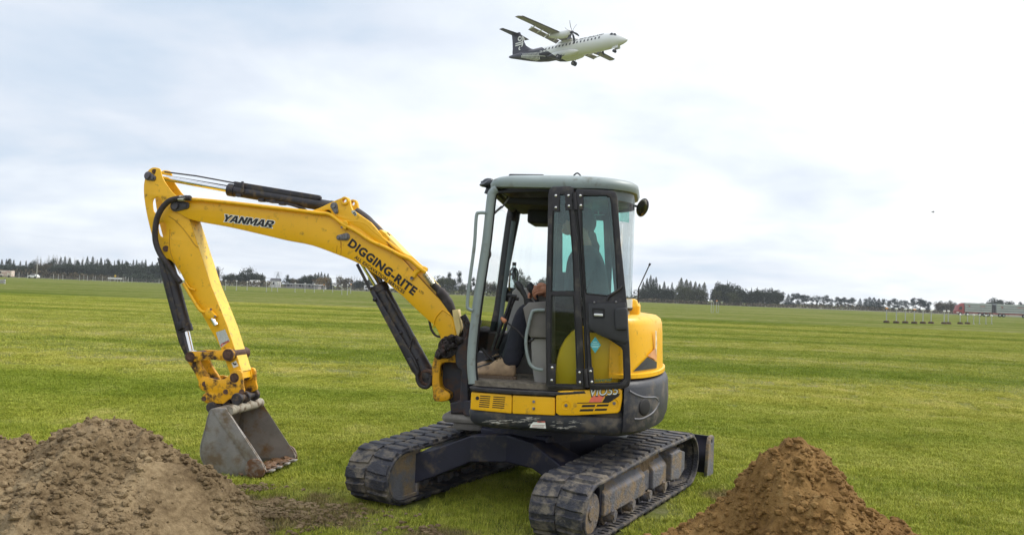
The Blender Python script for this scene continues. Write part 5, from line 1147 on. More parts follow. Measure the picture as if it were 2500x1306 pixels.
# spiral emblem on the fin, both faces
for s in (-1, 1):
    bm = BM(); Y = s*.17
    def arc(c, r0, r1, a0, a1, n=16): return [Vector((c[0]+(r0+(r1-r0)*i/n)*math.cos(a0+(a1-a0)*i/n), Y, c[1]+(r0+(r1-r0)*i/n)*math.sin(a0+(a1-a0)*i/n))) for i in range(n+1)]
    tube(bm, arc((-24.6, 4.15), .13, .62, PI*.1, PI*2.1)[:14]+[Vector((-24.0, Y, 4.4)), Vector((-23.75, Y, 3.75)), Vector((-23.9, Y, 3.35))], 0, 6, flat=(.02, .135), up=Vector((0, 1, 0)))
    tube(bm, arc((-24.35, 2.25), .12, .45, PI*.5, PI*1.9)[:14]+[Vector((-23.95, Y, 2.35)), Vector((-23.8, Y, 2.8)), Vector((-23.72, Y, 3.25))], 0, 6, flat=(.02, .13), up=Vector((0, 1, 0)))
    for z in (3.2, 2.82): tube(bm, [Vector((-25.6, Y, z)), Vector((-23.8, Y, z+.12))], 0, 6, flat=(.02, .12), up=Vector((0, 1, 0)))
    mk('spiral_emblem', bm, MATS['livery_white'], FN)
# ================================================================ GROUND
def grass_group():
    g = bpy.data.node_groups.new('turf_colour', 'ShaderNodeTree'); g.interface.new_socket('Color', in_out='OUTPUT', socket_type='NodeSocketColor'); g.interface.new_socket('Fine', in_out='OUTPUT', socket_type='NodeSocketFloat')
    n = g.nodes; l = g.links; go = n.new('NodeGroupOutput'); geo = n.new('ShaderNodeNewGeometry')
    def noi(sc_, scale, det=4, ro=.55, loc=(0, 0, 0)):
        mp = n.new('ShaderNodeMapping'); mp.inputs[3].default_value = sc_; mp.inputs[1].default_value = loc; l.new(geo.outputs['Position'], mp.inputs[0])
        t = n.new('ShaderNodeTexNoise'); t.inputs['Scale'].default_value = scale; t.inputs['Detail'].default_value = det; t.inputs['Roughness'].default_value = ro; l.new(mp.outputs[0], t.inputs['Vector']); return t.outputs[0]
    def ramp(v, stops):
        r = n.new('ShaderNodeValToRGB'); e = r.color_ramp.elements
        while len(e) < len(stops): e.new(.5)
        for q_, (p, c) in zip(e, stops): q_.position = p; q_.color = (*c, 1)
        l.new(v, r.inputs[0]); return r.outputs[0]
    def mix(a, b, f, mode='MIX'):
        m_ = n.new('ShaderNodeMix'); m_.data_type = 'RGBA'; m_.blend_type = mode
        if isinstance(f, float): m_.inputs[0].default_value = f
        else: l.new(f, m_.inputs[0])
        for s_, v in ((6, a), (7, b)):
            if isinstance(v, tuple): m_.inputs[s_].default_value = (*v, 1)
            else: l.new(v, m_.inputs[s_])
        return m_.outputs[2]
    base = ramp(noi((1, 1, 1), .9, 6, .65), [(.30, (.092, .102, .011)), (.46, (.128, .139, .018)), (.60, (.155, .160, .030)), (.75, (.20, .184, .060))])
    # broad darker and lighter bands running across the field
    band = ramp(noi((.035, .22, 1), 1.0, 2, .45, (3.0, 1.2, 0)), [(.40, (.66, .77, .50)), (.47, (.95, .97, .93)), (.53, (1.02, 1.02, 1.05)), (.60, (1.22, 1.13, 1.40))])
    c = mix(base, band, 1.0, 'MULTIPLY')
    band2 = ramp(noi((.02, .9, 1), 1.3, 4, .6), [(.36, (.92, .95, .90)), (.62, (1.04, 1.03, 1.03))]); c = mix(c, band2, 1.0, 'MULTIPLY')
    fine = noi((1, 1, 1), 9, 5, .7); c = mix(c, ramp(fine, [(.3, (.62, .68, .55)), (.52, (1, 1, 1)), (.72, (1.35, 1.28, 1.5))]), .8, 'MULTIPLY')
    # thin straw patches
    st = ramp(noi((1, 1, 1), 2.3, 5, .7, (9, 4, 0)), [(.60, (0, 0, 0)), (.74, (1, 1, 1))]); c = mix(c, (.21, .175, .075), st, 'MIX') if False else c
    m2 = n.new('ShaderNodeMix'); m2.data_type = 'RGBA'; mm = n.new('ShaderNodeMath'); mm.operation = 'MULTIPLY'; mm.inputs[1].default_value = .38; l.new(st, mm.inputs[0]); l.new(mm.outputs[0], m2.inputs[0]); l.new(c, m2.inputs[6]); m2.inputs[7].default_value = (.22, .19, .085, 1)
    out = m2.outputs[2]
    for (cx_, cy_, rad) in ((-1.5, 5.65, 1.05), (-.40, 5.2, .6), (1.9, 6.6, .5)):
        vd = n.new('ShaderNodeVectorMath'); vd.operation = 'DISTANCE'; l.new(geo.outputs['Position'], vd.inputs[0]); vd.inputs[1].default_value = (cx_, cy_, 0)
        mr = n.new('ShaderNodeMapRange'); mr.inputs[1].default_value = rad; mr.inputs[2].default_value = rad*.2; mr.inputs[3].default_value = 0; mr.inputs[4].default_value = .62; l.new(vd.outputs['Value'], mr.inputs[0])
        ad = n.new('ShaderNodeMath'); ad.operation = 'MULTIPLY_ADD'; l.new(mr.outputs[0], ad.inputs[0]); ad.inputs[1].default_value = 1.0; l.new(noi((1, 1, 1), 3.1, 5, .65, (cx_, 2, 1)), ad.inputs[2])
        m3 = n.new('ShaderNodeMapRange'); m3.inputs[1].default_value = .84; m3.inputs[2].default_value = 1.0; m3.inputs[4].default_value = .8; l.new(ad.outputs[0], m3.inputs[0])
        mz = n.new('ShaderNodeMix'); mz.data_type = 'RGBA'; l.new(m3.outputs[0], mz.inputs[0]); l.new(out, mz.inputs[6]); mz.inputs[7].default_value = (.085, .062, .032, 1); out = mz.outputs[2]
    l.new(out, go.inputs[0]); l.new(fine, go.inputs[1]); return g
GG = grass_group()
def grass_mat(name, gain, bump, blade=False):
    m = bpy.data.materials.new(name); m.use_nodes = True; t = m.node_tree; b = t.nodes['Principled BSDF']; b.inputs['Roughness'].default_value = .75; b.inputs['Specular IOR Level'].default_value = .0 if not blade else .15
    gn = t.nodes.new('ShaderNodeGroup'); gn.node_tree = GG; mx = t.nodes.new('ShaderNodeMix'); mx.data_type = 'RGBA'; mx.blend_type = 'MULTIPLY'; mx.inputs[0].default_value = 1; t.links.new(gn.outputs[0], mx.inputs[6])
    if blade:
        oi = t.nodes.new('ShaderNodeObjectInfo'); at = t.nodes.new('ShaderNodeAttribute'); at.attribute_name = 'tint'; 
        r = t.nodes.new('ShaderNodeValToRGB'); e = r.color_ramp.elements; e[0].color = (gain*.82, gain*.9, gain*.75, 1); e[1].color = (gain*1.5, gain*1.3, gain*1.6, 1); t.links.new(at.outputs['Fac'], r.inputs[0]); t.links.new(r.outputs[0], mx.inputs[7])
        b.inputs['Subsurface Weight'].default_value = 0
    else: mx.inputs[7].default_value = (gain*.92, gain*.95, gain*1.7, 1)
    t.links.new(mx.outputs[2], b.inputs['Base Color'])
    if bump:
        geo = t.nodes.new('ShaderNodeNewGeometry'); no = t.nodes.new('ShaderNodeTexNoise'); no.inputs['Scale'].default_value = 14; no.inputs['Detail'].default_value = 6; no.inputs['Roughness'].default_value = .75; t.links.new(geo.outputs['Position'], no.inputs['Vector'])
        bp = t.nodes.new('ShaderNodeBump'); bp.inputs['Strength'].default_value = bump; bp.inputs['Distance'].default_value = .05; t.links.new(no.outputs[0], bp.inputs['Height']); t.links.new(bp.outputs[0], b.inputs['Normal'])
    return m
bm = BM()
xs = [-1300, -600, -120, -40, -15, -6, 0, 6, 15, 40, 120, 600, 1300]; ys = [-60, 0, 4, 8, 15, 30, 60, 120, 262, 300, 700, 1300]
gv = [[bm.verts.new((x, y, 0)) for x in xs] for y in ys]
for r0, r1 in zip(gv, gv[1:]):
    for k in range(len(xs)-1): bm.faces.new((r0[k], r0[k+1], r1[k+1], r1[k]))
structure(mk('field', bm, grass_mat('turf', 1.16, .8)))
VERGE = mat('verge_earth', (.085, .075, .045), .95, vary=.3, vscale=.2, col2=(.12, .115, .06))
bm = BM(); bm.faces.new([bm.verts.new(p) for p in ((-420, 262, .006), (420, 262, .006), (420, 420, .006), (-420, 420, .006))]); structure(mk('road_verge', bm, VERGE))
bm = BM(); bm.faces.new([bm.verts.new(p) for p in ((-420, 268, .012), (420, 268, .012), (420, 276, .012), (-420, 276, .012))]); structure(mk('road', bm, mat('asphalt', (.07, .068, .065), .9, vary=.2, vscale=.3)))

# ---------------------------------------------------------------- heaps of dug soil
def lerp_list(P, x):
    if x <= P[0][0]: return P[0][1]-abs(P[0][0]-x)*.75
    for a, b in zip(P, P[1:]):
        if x <= b[0]: return a[1]+(b[1]-a[1])*(x-a[0])/(b[0]-a[0])
    return P[-1][1]-(x-P[-1][0])*.55
def fbm(x, y, s, o=4, seed=0):
    v = 0; a = 1
    for i in range(o): v += a*noise.noise(Vector((x*s+seed, y*s-seed, seed*.7+i*3.1))); s *= 2.1; a *= .52
    return v
HEAPS = []
def heap(name, sil, Y0, x0, x1, y0, y1, m, mc, label, seed, back=.75, front=.62, step=.022, smooth_at=None, nclod=1500, cl=(.006, .035), bumps=()):
    R_ = sorted([(at_depth(u, v, Y0).x, at_depth(u, v, Y0).z) for u, v in sil])
    def hfun(x, y):
        r = lerp_list(R_, x+.10*fbm(x, y, 1.3, 2, seed+9)*min(1, abs(y-Y0)*2)); d = y-Y0; dd = math.sqrt(d*d+.006)-.0775
        h = r-dd*(back if d > 0 else front)
        for bx, by, bh, bw in bumps: h = max(h, bh-math.hypot(x-bx, y-by)*bw)
        k = max(0, min(1, h*6+.5)); am = k*(.35+1.3*max(0, min(1, .5+1.2*noise.noise(Vector((x*1.7, y*1.7, seed)))))); 
        if smooth_at and h > .02:
            (ax, ay), (bx_, by_), wd = smooth_at; t = max(0, min(1, ((x-ax)*(bx_-ax)+(y-ay)*(by_-ay))/((bx_-ax)**2+(by_-ay)**2))); ds = math.hypot(x-ax-(bx_-ax)*t, y-ay-(by_-ay)*t); am *= max(.08, min(1, (ds-wd*.6)/(wd*.5)))
        return h+am*(.055*fbm(x, y, 3.2, 3, seed)+.034*fbm(x, y, 11, 3, seed+2)+.026*abs(fbm(x, y, 26, 3, seed+4)))
    bm = BM(); nx = int((x1-x0)/step); ny = int((y1-y0)/step); g = []
    for j in range(ny+1):
        row = []
        for i in range(nx+1): x = x0+i*step; y = y0+j*step; row.append(bm.verts.new((x, y, max(-.05, hfun(x, y)))))
        g.append(row)
    for j in range(ny):
        for i in range(nx):
            f = (g[j][i], g[j][i+1], g[j+1][i+1], g[j+1][i])
            if max(v.co.z for v in f) > -.045: bm.faces.new(f)
    bmesh.ops.delete(bm, geom=[v for v in bm.verts if not v.link_faces], context='VERTS')
    c = Vector(((x0+x1)/2, Y0, 0)); bmesh.ops.translate(bm, verts=bm.verts, vec=-c)
    o = mk(name, bm, m, smooth=70, loc=c); tag(o, label, 'soil heap')
    rnd = random.Random(seed); bm = BM(); proto = []
    for k in range(6):
        b2 = BM(); bmesh.ops.create_icosphere(b2, subdivisions=1, radius=1)
        for v in b2.verts: v.co *= 1+.35*noise.noise(v.co*1.3+Vector((k*7, 0, 0)))
        proto.append(([v.co.copy() for v in b2.verts], [[v.index for v in f.verts] for f in b2.faces])); b2.free()
    n = 0; tries = 0
    while n < nclod and tries < nclod*8:
        tries += 1; x = rnd.uniform(x0, x1); y = rnd.uniform(y0, y1); h = hfun(x, y)
        if h < -.10: continue
        if smooth_at:
            (ax, ay), (bx_, by_), wd = smooth_at; t = max(0, min(1, ((x-ax)*(bx_-ax)+(y-ay)*(by_-ay))/((bx_-ax)**2+(by_-ay)**2)))
            if math.hypot(x-ax-(bx_-ax)*t, y-ay-(by_-ay)*t) < wd*.9 and rnd.random() < .93: continue
        if h < .0 and rnd.random() < .5: continue
        r = cl[0]*(cl[1]/cl[0])**(rnd.random()**2.2); co, fs_ = rnd.choice(proto); rt = Matrix.Rotation(rnd.uniform(0, 6.3), 3, 'Z') @ Matrix.Rotation(rnd.uniform(-.6, .6), 3, 'X'); p = Vector((x, y, max(0, h)+r*.05))-c
        vs = [bm.verts.new(p+rt @ Vector((a.x*r*1.25, a.y*r, a.z*r*.8))) for a in co]
        for f in fs_: bm.faces.new([vs[i] for i in f])
        n += 1
    k_ = mk('soil_clods', bm, m, o); k_['kind'] = 'stuff'
    HEAPS.append((hfun, x0, x1, y0, y1)); return o
def soil(name, a, b, c_, d_):
    m = bpy.data.materials.new(name); m.use_nodes = True; t = m.node_tree; bs = t.nodes['Principled BSDF']; bs.inputs['Roughness'].default_value = .92; bs.inputs['Specular IOR Level'].default_value = .2
    tc_ = t.nodes.new('ShaderNodeTexCoord')
    def noi(s, de=6, r=.65):
        n = t.nodes.new('ShaderNodeTexNoise'); n.inputs['Scale'].default_value = s; n.inputs['Detail'].default_value = de; n.inputs['Roughness'].default_value = r; t.links.new(tc_.outputs['Object'], n.inputs[0]); return n.outputs[0]
    r = t.nodes.new('ShaderNodeValToRGB'); e = r.color_ramp.elements; e.new(.5); e.new(.6)
    for q_, (p, col) in zip(e, ((.34, a), (.46, b), (.57, c_), (.72, d_))): q_.position = p; q_.color = (*col, 1)
    mixn = t.nodes.new('ShaderNodeMath'); mixn.operation = 'ADD'; m1 = t.nodes.new('ShaderNodeMath'); m1.operation = 'MULTIPLY'; m1.inputs[1].default_value = .55; m2_ = t.nodes.new('ShaderNodeMath'); m2_.operation = 'MULTIPLY'; m2_.inputs[1].default_value = .45
    t.links.new(noi(3.0), m1.inputs[0]); t.links.new(noi(26, 5, .7), m2_.inputs[0]); t.links.new(m1.outputs[0], mixn.inputs[0]); t.links.new(m2_.outputs[0], mixn.inputs[1]); t.links.new(mixn.outputs[0], r.inputs[0]); t.links.new(r.outputs[0], bs.inputs['Base Color'])
    bp = t.nodes.new('ShaderNodeBump'); bp.inputs['Strength'].default_value = .9; bp.inputs['Distance'].default_value = .02; t.links.new(noi(55, 6, .75), bp.inputs['Height']); t.links.new(bp.outputs[0], bs.inputs['Normal']); return m
SL = soil('soil_tan', (.075, .047, .022), (.185, .13, .070), (.30, .22, .125), (.42, .33, .20)); SLC = mat('clod_tan', (.22, .165, .105), .9, vary=.4, vscale=9, col2=(.30, .24, .16), bump=.6, bscale=60)
SR = soil('soil_brown', (.085, .042, .014), (.21, .115, .036), (.30, .175, .062), (.38, .25, .11)); SRC = mat('clod_brown', (.18, .10, .036), .9, vary=.4, vscale=9, col2=(.27, .17, .075), bump=.6, bscale=60)
heap('soil_heap', [(-260, 1120), (-100, 1085), (0, 1072), (35, 1074), (72, 1116), (108, 1094), (150, 1064), (200, 1046), (240, 1028), (266, 1017), (290, 1024), (318, 1045), (345, 1066), (400, 1092), (440, 1115), (475, 1132), (500, 1155), (550, 1200), (600, 1242), (640, 1288), (680, 1340)], 4.95,
     -4.3, -1.05, 3.1, 6.0, SL, SLC, 'tan heap of dug soil in the left foreground, in front of the excavator bucket', 3, smooth_at=((-1.93, 4.72), (-1.30, 4.10), .19), nclod=15000, step=.017, cl=(.0035, .030), front=.50, bumps=((-2.98, 4.55, .70, .85), (-3.4, 4.6, .72, .7)))
heap('soil_heap', [(1560, 1345), (1640, 1306), (1700, 1276), (1752, 1242), (1800, 1195), (1850, 1143), (1900, 1108), (1935, 1093), (1962, 1086), (1982, 1100), (2004, 1101), (2030, 1135), (2070, 1187), (2110, 1240), (2150, 1262), (2190, 1282), (2230, 1308), (2280, 1340)], 4.6,
     .55, 3.0, 3.2, 5.8, SR, SRC, 'orange-brown heap of dug soil in the right foreground, behind the tracks', 21, nclod=8000, step=.016, cl=(.0035, .028), front=.66)
def in_heap(x, y): return any(a <= x <= b and c <= y <= d and f(x, y) > .0 for f, a, b, c, d in HEAPS)
# spilt soil between the left heap and the machine
rnd = random.Random(31); bm = BM()
for (u0, v0, su, sv, n) in ((630, 1225, 40, 22, 420), (720, 1235, 60, 14, 200), (570, 1180, 35, 7, 120), (860, 1262, 80, 18, 90), (1090, 1300, 40, 6, 110), (690, 1278, 60, 20, 300)):
    for i in range(n*2):
        u = rnd.gauss(u0, su); v = rnd.gauss(v0, sv); P = ground(u, v); r = .004+.016*rnd.random()**3
        if noise.noise(P*2.2) > -.05: ball(bm, P+UP*(.016+r*.3), r, (1.3, 1.1, .7), 1)
for v in bm.verts: v.co += Vector((noise.noise(v.co*50), noise.noise(v.co*50+Vector((5, 0, 0))), 0))*.008
tag(mk('spilt_soil', bm, SL), 'loose crumbs of spilt soil lying on the grass beside the tan heap', 'soil', kind='stuff')

# ---------------------------------------------------------------- turf blades near the camera
def tuft_mesh(nb, size, h0, h1, wd, seed):
    rnd = random.Random(seed); vs = []; fs_ = []; tint = []
    for i in range(nb):
        x = rnd.uniform(-size/2, size/2); y = rnd.uniform(-size/2, size/2); a = rnd.uniform(0, 6.28); h = rnd.uniform(h0, h1)*(.6+.8*max(0, .5+noise.noise(Vector((x*9, y*9, seed))))); ln = rnd.uniform(.2, 1.1)*h; w_ = wd*rnd.uniform(.6, 1.2)
        d = Vector((math.cos(a), math.sin(a), 0)); s_ = Vector((-d.y, d.x, 0))*w_; b = Vector((x, y, 0)); m_ = b+d*ln*.35+UP*h*.65; t_ = b+d*ln+UP*h; k = len(vs)
        vs += [b-s_, b+s_, m_+s_*.7, m_-s_*.7, t_]; fs_ += [(k, k+1, k+2, k+3), (k+3, k+2, k+4)]; c = rnd.random()**1.6; tint += [c]*5
    me = bpy.data.meshes.new('turf_patch'); me.from_pydata([tuple(v) for v in vs], [], fs_); at = me.attributes.new('tint', 'FLOAT', 'POINT'); at.data.foreach_set('value', tint); me.materials.append(BLADE); return me
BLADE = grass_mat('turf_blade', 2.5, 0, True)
def scatter(name, mesh, pts, label):
    me = bpy.data.meshes.new(name); me.from_pydata([p[:3] for p in pts], [], []); a = me.attributes.new('rz', 'FLOAT', 'POINT'); a.data.foreach_set('value', [p[3] for p in pts]); s = me.attributes.new('sc', 'FLOAT', 'POINT'); s.data.foreach_set('value', [p[4] for p in pts])
    o = bpy.data.objects.new(name, me); COL.objects.link(o); src = bpy.data.objects.new('turf_patch_source', mesh)
    g = bpy.data.node_groups.new('scatter', 'GeometryNodeTree'); g.interface.new_socket('Geometry', in_out='INPUT', socket_type='NodeSocketGeometry'); g.interface.new_socket('Geometry', in_out='OUTPUT', socket_type='NodeSocketGeometry')
    n = g.nodes; l = g.links; gi = n.new('NodeGroupInput'); go = n.new('NodeGroupOutput'); mp = n.new('GeometryNodeMeshToPoints'); ip = n.new('GeometryNodeInstanceOnPoints'); oi = n.new('GeometryNodeObjectInfo'); oi.inputs['Object'].default_value = src
    na = n.new('GeometryNodeInputNamedAttribute'); na.data_type = 'FLOAT'; na.inputs[0].default_value = 'rz'; nb_ = n.new('GeometryNodeInputNamedAttribute'); nb_.data_type = 'FLOAT'; nb_.inputs[0].default_value = 'sc'; cx = n.new('ShaderNodeCombineXYZ')
    l.new(gi.outputs[0], mp.inputs[0]); l.new(mp.outputs[0], ip.inputs['Points']); l.new(oi.outputs['Geometry'], ip.inputs['Instance']); l.new(na.outputs[0], cx.inputs[2]); l.new(cx.outputs[0], ip.inputs['Rotation']); l.new(nb_.outputs[0], ip.inputs['Scale']); l.new(ip.outputs[0], go.inputs[0])
    md = o.modifiers.new('scatter', 'NODES'); md.node_group = g; return tag(o, label, 'grass', kind='stuff')
def under_track(x, y):
    p = TM.inverted() @ (RTI @ Vector((x, y, 0))); return abs(p.x) < 1.08 and .53 < abs(p.y) < 1.03
rnd = random.Random(77); pts = []; S_ = .34
y = 4.2
while y < 17:
    hw = y*.68+1.8; x = -hw
    while x < hw:
        X_ = x+rnd.uniform(-.05, .05); Y_ = y+rnd.uniform(-.05, .05)
        if not (in_heap(X_, Y_) or under_track(X_, Y_)) and rnd.random() < (17.5-y)/5.5: pts.append((X_, Y_, 0, rnd.choice((0, 1.57, 3.14, 4.71))+rnd.uniform(-.3, .3), rnd.uniform(.85, 1.2)))
        x += S_*.9
    y += S_*.9
scatter('grass', tuft_mesh(1800, .40, .012, .032, .0016, 5), pts, 'short green turf of the field around the excavator')
pts = []; y = 10.6
while y < 62:
    hw = y*.68+2.2; x = -hw
    while x < hw:
        if rnd.random() < min(1, (66-y)/34, (y-10)/4): pts.append((x+rnd.uniform(-.2, .2), y+rnd.uniform(-.2, .2), 0, rnd.uniform(0, 6.28), rnd.uniform(.85, 1.25))); x += .85
    y += .85
scatter('grass', tuft_mesh(900, 1.0, .010, .030, .004, 9), pts, 'short green turf of the field farther behind the excavator')

# ================================================================ BACKGROUND
def hexcol(c): return c
LEAF = {}
def leafmat(name, a, b, sc_=.35):
    m = mat(name, a, .9, vary=0, col2=b, vscale=sc_, spec=.15)
    r = [n for n in m.node_tree.nodes if n.type == 'VALTORGB'][0]; r.color_ramp.elements[0].color = (*a, 1); return m
LM = dict(dark=leafmat('foliage_dark', (.018, .028, .018), (.050, .066, .036)), mid=leafmat('foliage_olive', (.040, .050, .022), (.095, .100, .045)), blue=leafmat('foliage_pine', (.030, .048, .048), (.070, .095, .090)), brown=leafmat('foliage_autumn', (.10, .075, .030), (.19, .135, .055)),
          bare=leafmat('bare_twigs', (.17, .16, .14), (.30, .28, .25)), scrub=leafmat('scrub_brown', (.060, .052, .030), (.125, .10, .055)), bark=mat('bark', (.07, .06, .05), .95))
def crown(kind, seed):
    rnd = random.Random(seed); vs = []; fs_ = []
    def leaf(c, s, fl=.5):
        n = Vector((rnd.gauss(0, 1), rnd.gauss(0, 1), rnd.gauss(0, 1)*fl+.3)).normalized(); a = n.orthogonal().normalized(); b = n.cross(a); r = rnd.uniform(0, 6.3); a, b = a*math.cos(r)+b*math.sin(r), b*math.cos(r)-a*math.sin(r); k = len(vs)
        vs.extend([c+a*s, c+b*s*.8, c-a*s*.9, c-b*s]); fs_.append((k, k+1, k+2, k+3))
    if kind == 'spire':       # tiered conifer
        for i in range(1500):
            z = rnd.random()**.8; lay = (z*11) % 1; R = (.5*(1-z)**.85+.015)*(.62+.45*(1-lay))*(1+.3*noise.noise(Vector((z*7, seed, 0)))); a = rnd.uniform(0, 6.3); r = R*rnd.random()**.5; leaf(Vector((r*math.cos(a), r*math.sin(a), .04+z*.95-r*.12)), .030*(1.3-z))
    elif kind == 'round':
        lobes = [(Vector((rnd.gauss(0, .20), rnd.gauss(0, .20), rnd.uniform(.25, .78))), rnd.uniform(.16, .28)) for _ in range(13)]
        for i in range(1900):
            c, r = rnd.choice(lobes); d = Vector((rnd.gauss(0, 1), rnd.gauss(0, 1), rnd.gauss(0, 1))).normalized()*r*rnd.random()**.3; p = c+d
            if p.z > .03: leaf(p, rnd.uniform(.018, .038))
    elif kind == 'pine':      # open, layered
        lobes = [(Vector((rnd.gauss(0, .18)*(1.2-z), rnd.gauss(0, .18)*(1.2-z), z)), rnd.uniform(.09, .16)) for z in [rnd.uniform(.18, .92) for _ in range(15)]]
        for i in range(1300):
            c, r = rnd.choice(lobes); p = c+Vector((rnd.gauss(0, .6)*r, rnd.gauss(0, .6)*r, rnd.gauss(0, .34)*r)); leaf(p, rnd.uniform(.014, .030))
    elif kind == 'umbrella':
        lobes = [(Vector((rnd.gauss(0, .24), rnd.gauss(0, .24), rnd.uniform(.55, .85))), rnd.uniform(.12, .2)) for _ in range(9)]+[(Vector((rnd.gauss(0, .1), rnd.gauss(0, .1), rnd.uniform(.2, .6))), .12) for _ in range(6)]
        for i in range(1400):
            c, r = rnd.choice(lobes); p = c+Vector((rnd.gauss(0, .6)*r, rnd.gauss(0, .6)*r, rnd.gauss(0, .4)*r)); leaf(p, rnd.uniform(.016, .032))
    elif kind == 'poplar':
        for s in range(26):
            a = rnd.uniform(0, 6.3); r0 = rnd.uniform(0, .18); b = Vector((.02*math.cos(a), .02*math.sin(a), rnd.uniform(.05, .4))); t = b+Vector((r0*math.cos(a), r0*math.sin(a), rnd.uniform(.35, .62)))
            t.z = min(t.z, 1.0); k = len(vs); w_ = .008; vs.extend([b+Vector((w_, 0, 0)), b-Vector((w_, 0, 0)), t-Vector((w_*.3, 0, 0)), t+Vector((w_*.3, 0, 0))]); fs_.append((k, k+1, k+2, k+3))
        for i in range(260):
            z = rnd.uniform(.15, .97); r = .20*math.sin(PI*min(1, z*.9+.12))*rnd.random()**.5; a = rnd.uniform(0, 6.3); leaf(Vector((r*math.cos(a), r*math.sin(a), z)), .010)
    me = bpy.data.meshes.new('crown'); me.from_pydata([tuple(v) for v in vs], [], fs_); return me
PROT = {}
def proto(kind, col, var):
    k = (kind, col, var)
    if k not in PROT:
        base = PROT.setdefault((kind, var), crown(kind, hash_(kind)+var*17)); me = base.copy(); me.materials.clear(); me.materials.append(LM[col]); PROT[k] = me
    return PROT[k]
def hash_(s): return sum(ord(c)*(i+3) for i, c in enumerate(s))
TRUNKS = {}
def trunk_mesh(kind):
    if kind not in TRUNKS:
        bm = BM(); top = {'spire': .9, 'round': .5, 'pine': .88, 'umbrella': .6, 'poplar': .85}[kind]
        tube(bm, [(0, 0, -.01), (.005, 0, top*.5), (0, .005, top)], 0, 6, radii=[.022, .014, .005])
        if kind != 'spire':
            for i in range(5):
                a = i*1.3; z = top*(.45+.1*i); tube(bm, [(0, 0, z), (.10*math.cos(a), .10*math.sin(a), z+.09), (.17*math.cos(a), .17*math.sin(a), z+.2)], 0, 5, radii=[.010, .007, .003])
        bmesh.ops.recalc_face_normals(bm, faces=bm.faces); me = bpy.data.meshes.new('trunk'); bm.to_mesh(me); bm.free(); me.materials.append(LM['bark']); TRUNKS[kind] = me
    return TRUNKS[kind]
ORD = ['first', 'second', 'third', 'fourth', 'fifth', 'sixth', 'seventh', 'eighth', 'ninth', 'tenth', 'eleventh', 'twelfth', 'thirteenth', 'fourteenth', 'fifteenth', 'sixteenth', 'seventeenth', 'eighteenth', 'nineteenth', 'twentieth', 'twenty-first', 'twenty-second', 'twenty-third', 'twenty-fourth', 'twenty-fifth', 'twenty-sixth', 'twenty-seventh', 'twenty-eighth', 'twenty-ninth', 'thirtieth']
def ordn(i): return ORD[i] if i < 30 else 'number %d' % (i+1)
rT = random.Random(99); NMS = dict(spire='conifer_tree', round='broadleaf_tree', pine='pine_tree', umbrella='spreading_tree', poplar='poplar_tree')
def tree(u, vt, wpx, kind, col, Y, label, group=None, lean=0, base=0):
    G = at_depth(u, 700, Y); T = at_depth(u, vt, Y); x = G.x; h = T.z-base; wd = wpx/FPX*Y; o = empty(NMS[kind], (T.x, Y, base), rT.uniform(0, 6.3), label, 'tree', group)
    o.scale = (1, 1, 1); nat = {'spire': .46, 'round': .72, 'pine': .62, 'umbrella': .72, 'poplar': .36}[kind]
    if lean: o.rotation_euler = (0, lean, 0)
    for nm, me in (('crown', proto(kind, col, rT.randrange(3))), ('trunk', trunk_mesh(kind))):
        c = bpy.data.objects.new(nm, me); COL.objects.link(c); c.parent = o; c.scale = (wd/nat, wd/nat, h*1.02)
    return o
def row(items, Y, desc, group, jit=4):
    "a run of look-alike trees, told apart by their order from the left"
    items = sorted(items)
    for i, it in enumerate(items):
        u, vt, wpx, kind, col = it[:5]; tree(u, vt, wpx, kind, col, Y+rT.uniform(-jit, jit), desc % ordn(i), group, lean=(it[5] if len(it) > 5 else 0))
def vh(u): return 664+.0395*u
# left wood: dark crowns making the wall of the wood, spires standing above it, bare poplars behind
row([(-8+i*17.5, 647-(4 if i > 13 else 0)+rT.uniform(-5, 4)-(4 if 8 < i < 14 else 0), 46, 'round', 'dark') for i in range(24)], 292, 'dark bushy tree in the wood at far left, %s from the left edge', 'dark crowns of the wood at far left')
row([(5, 633, 11, 'spire', 'dark'), (16, 632, 9, 'spire', 'dark'), (24, 631, 14, 'pine', 'dark'), (34, 634, 10, 'spire', 'dark'), (50, 637, 9, 'spire', 'dark'), (64, 636, 9, 'spire', 'dark'), (149, 628, 16, 'spire', 'dark'), (159, 626, 14, 'spire', 'dark'), (171, 629, 16, 'spire', 'dark'), (189, 634, 16, 'pine', 'dark'), (201, 633, 9, 'spire', 'dark'), (214, 626, 14, 'spire', 'dark'),
     (227, 626, 16, 'spire', 'dark'), (238, 634, 10, 'spire', 'dark'), (247, 629, 14, 'spire', 'dark'), (256, 634, 8, 'spire', 'dark'), (265, 631, 16, 'pine', 'dark'), (280, 636, 8, 'spire', 'dark'), (289, 634, 12, 'pine', 'dark'), (299, 635, 10, 'spire', 'dark'), (311, 636, 14, 'pine', 'dark'), (326, 634, 11, 'spire', 'dark'), (334, 634, 11, 'spire', 'dark'), (347, 635, 9, 'spire', 'dark'), (356, 633, 11, 'spire', 'dark'), (372, 639, 12, 'spire', 'dark'), (384, 640, 14, 'spire', 'dark')], 300, 'dark pointed conifer rising above the wood at far left, %s from the left', 'pointed conifers of the wood at far left')
tree(128, 629, 24, 'umbrella', 'dark', 290, 'dark round-headed tree standing out of the far-left wood against the sky'); tree(81, 633, 18, 'umbrella', 'dark', 290, 'small dark flat-topped tree in the far-left wood')
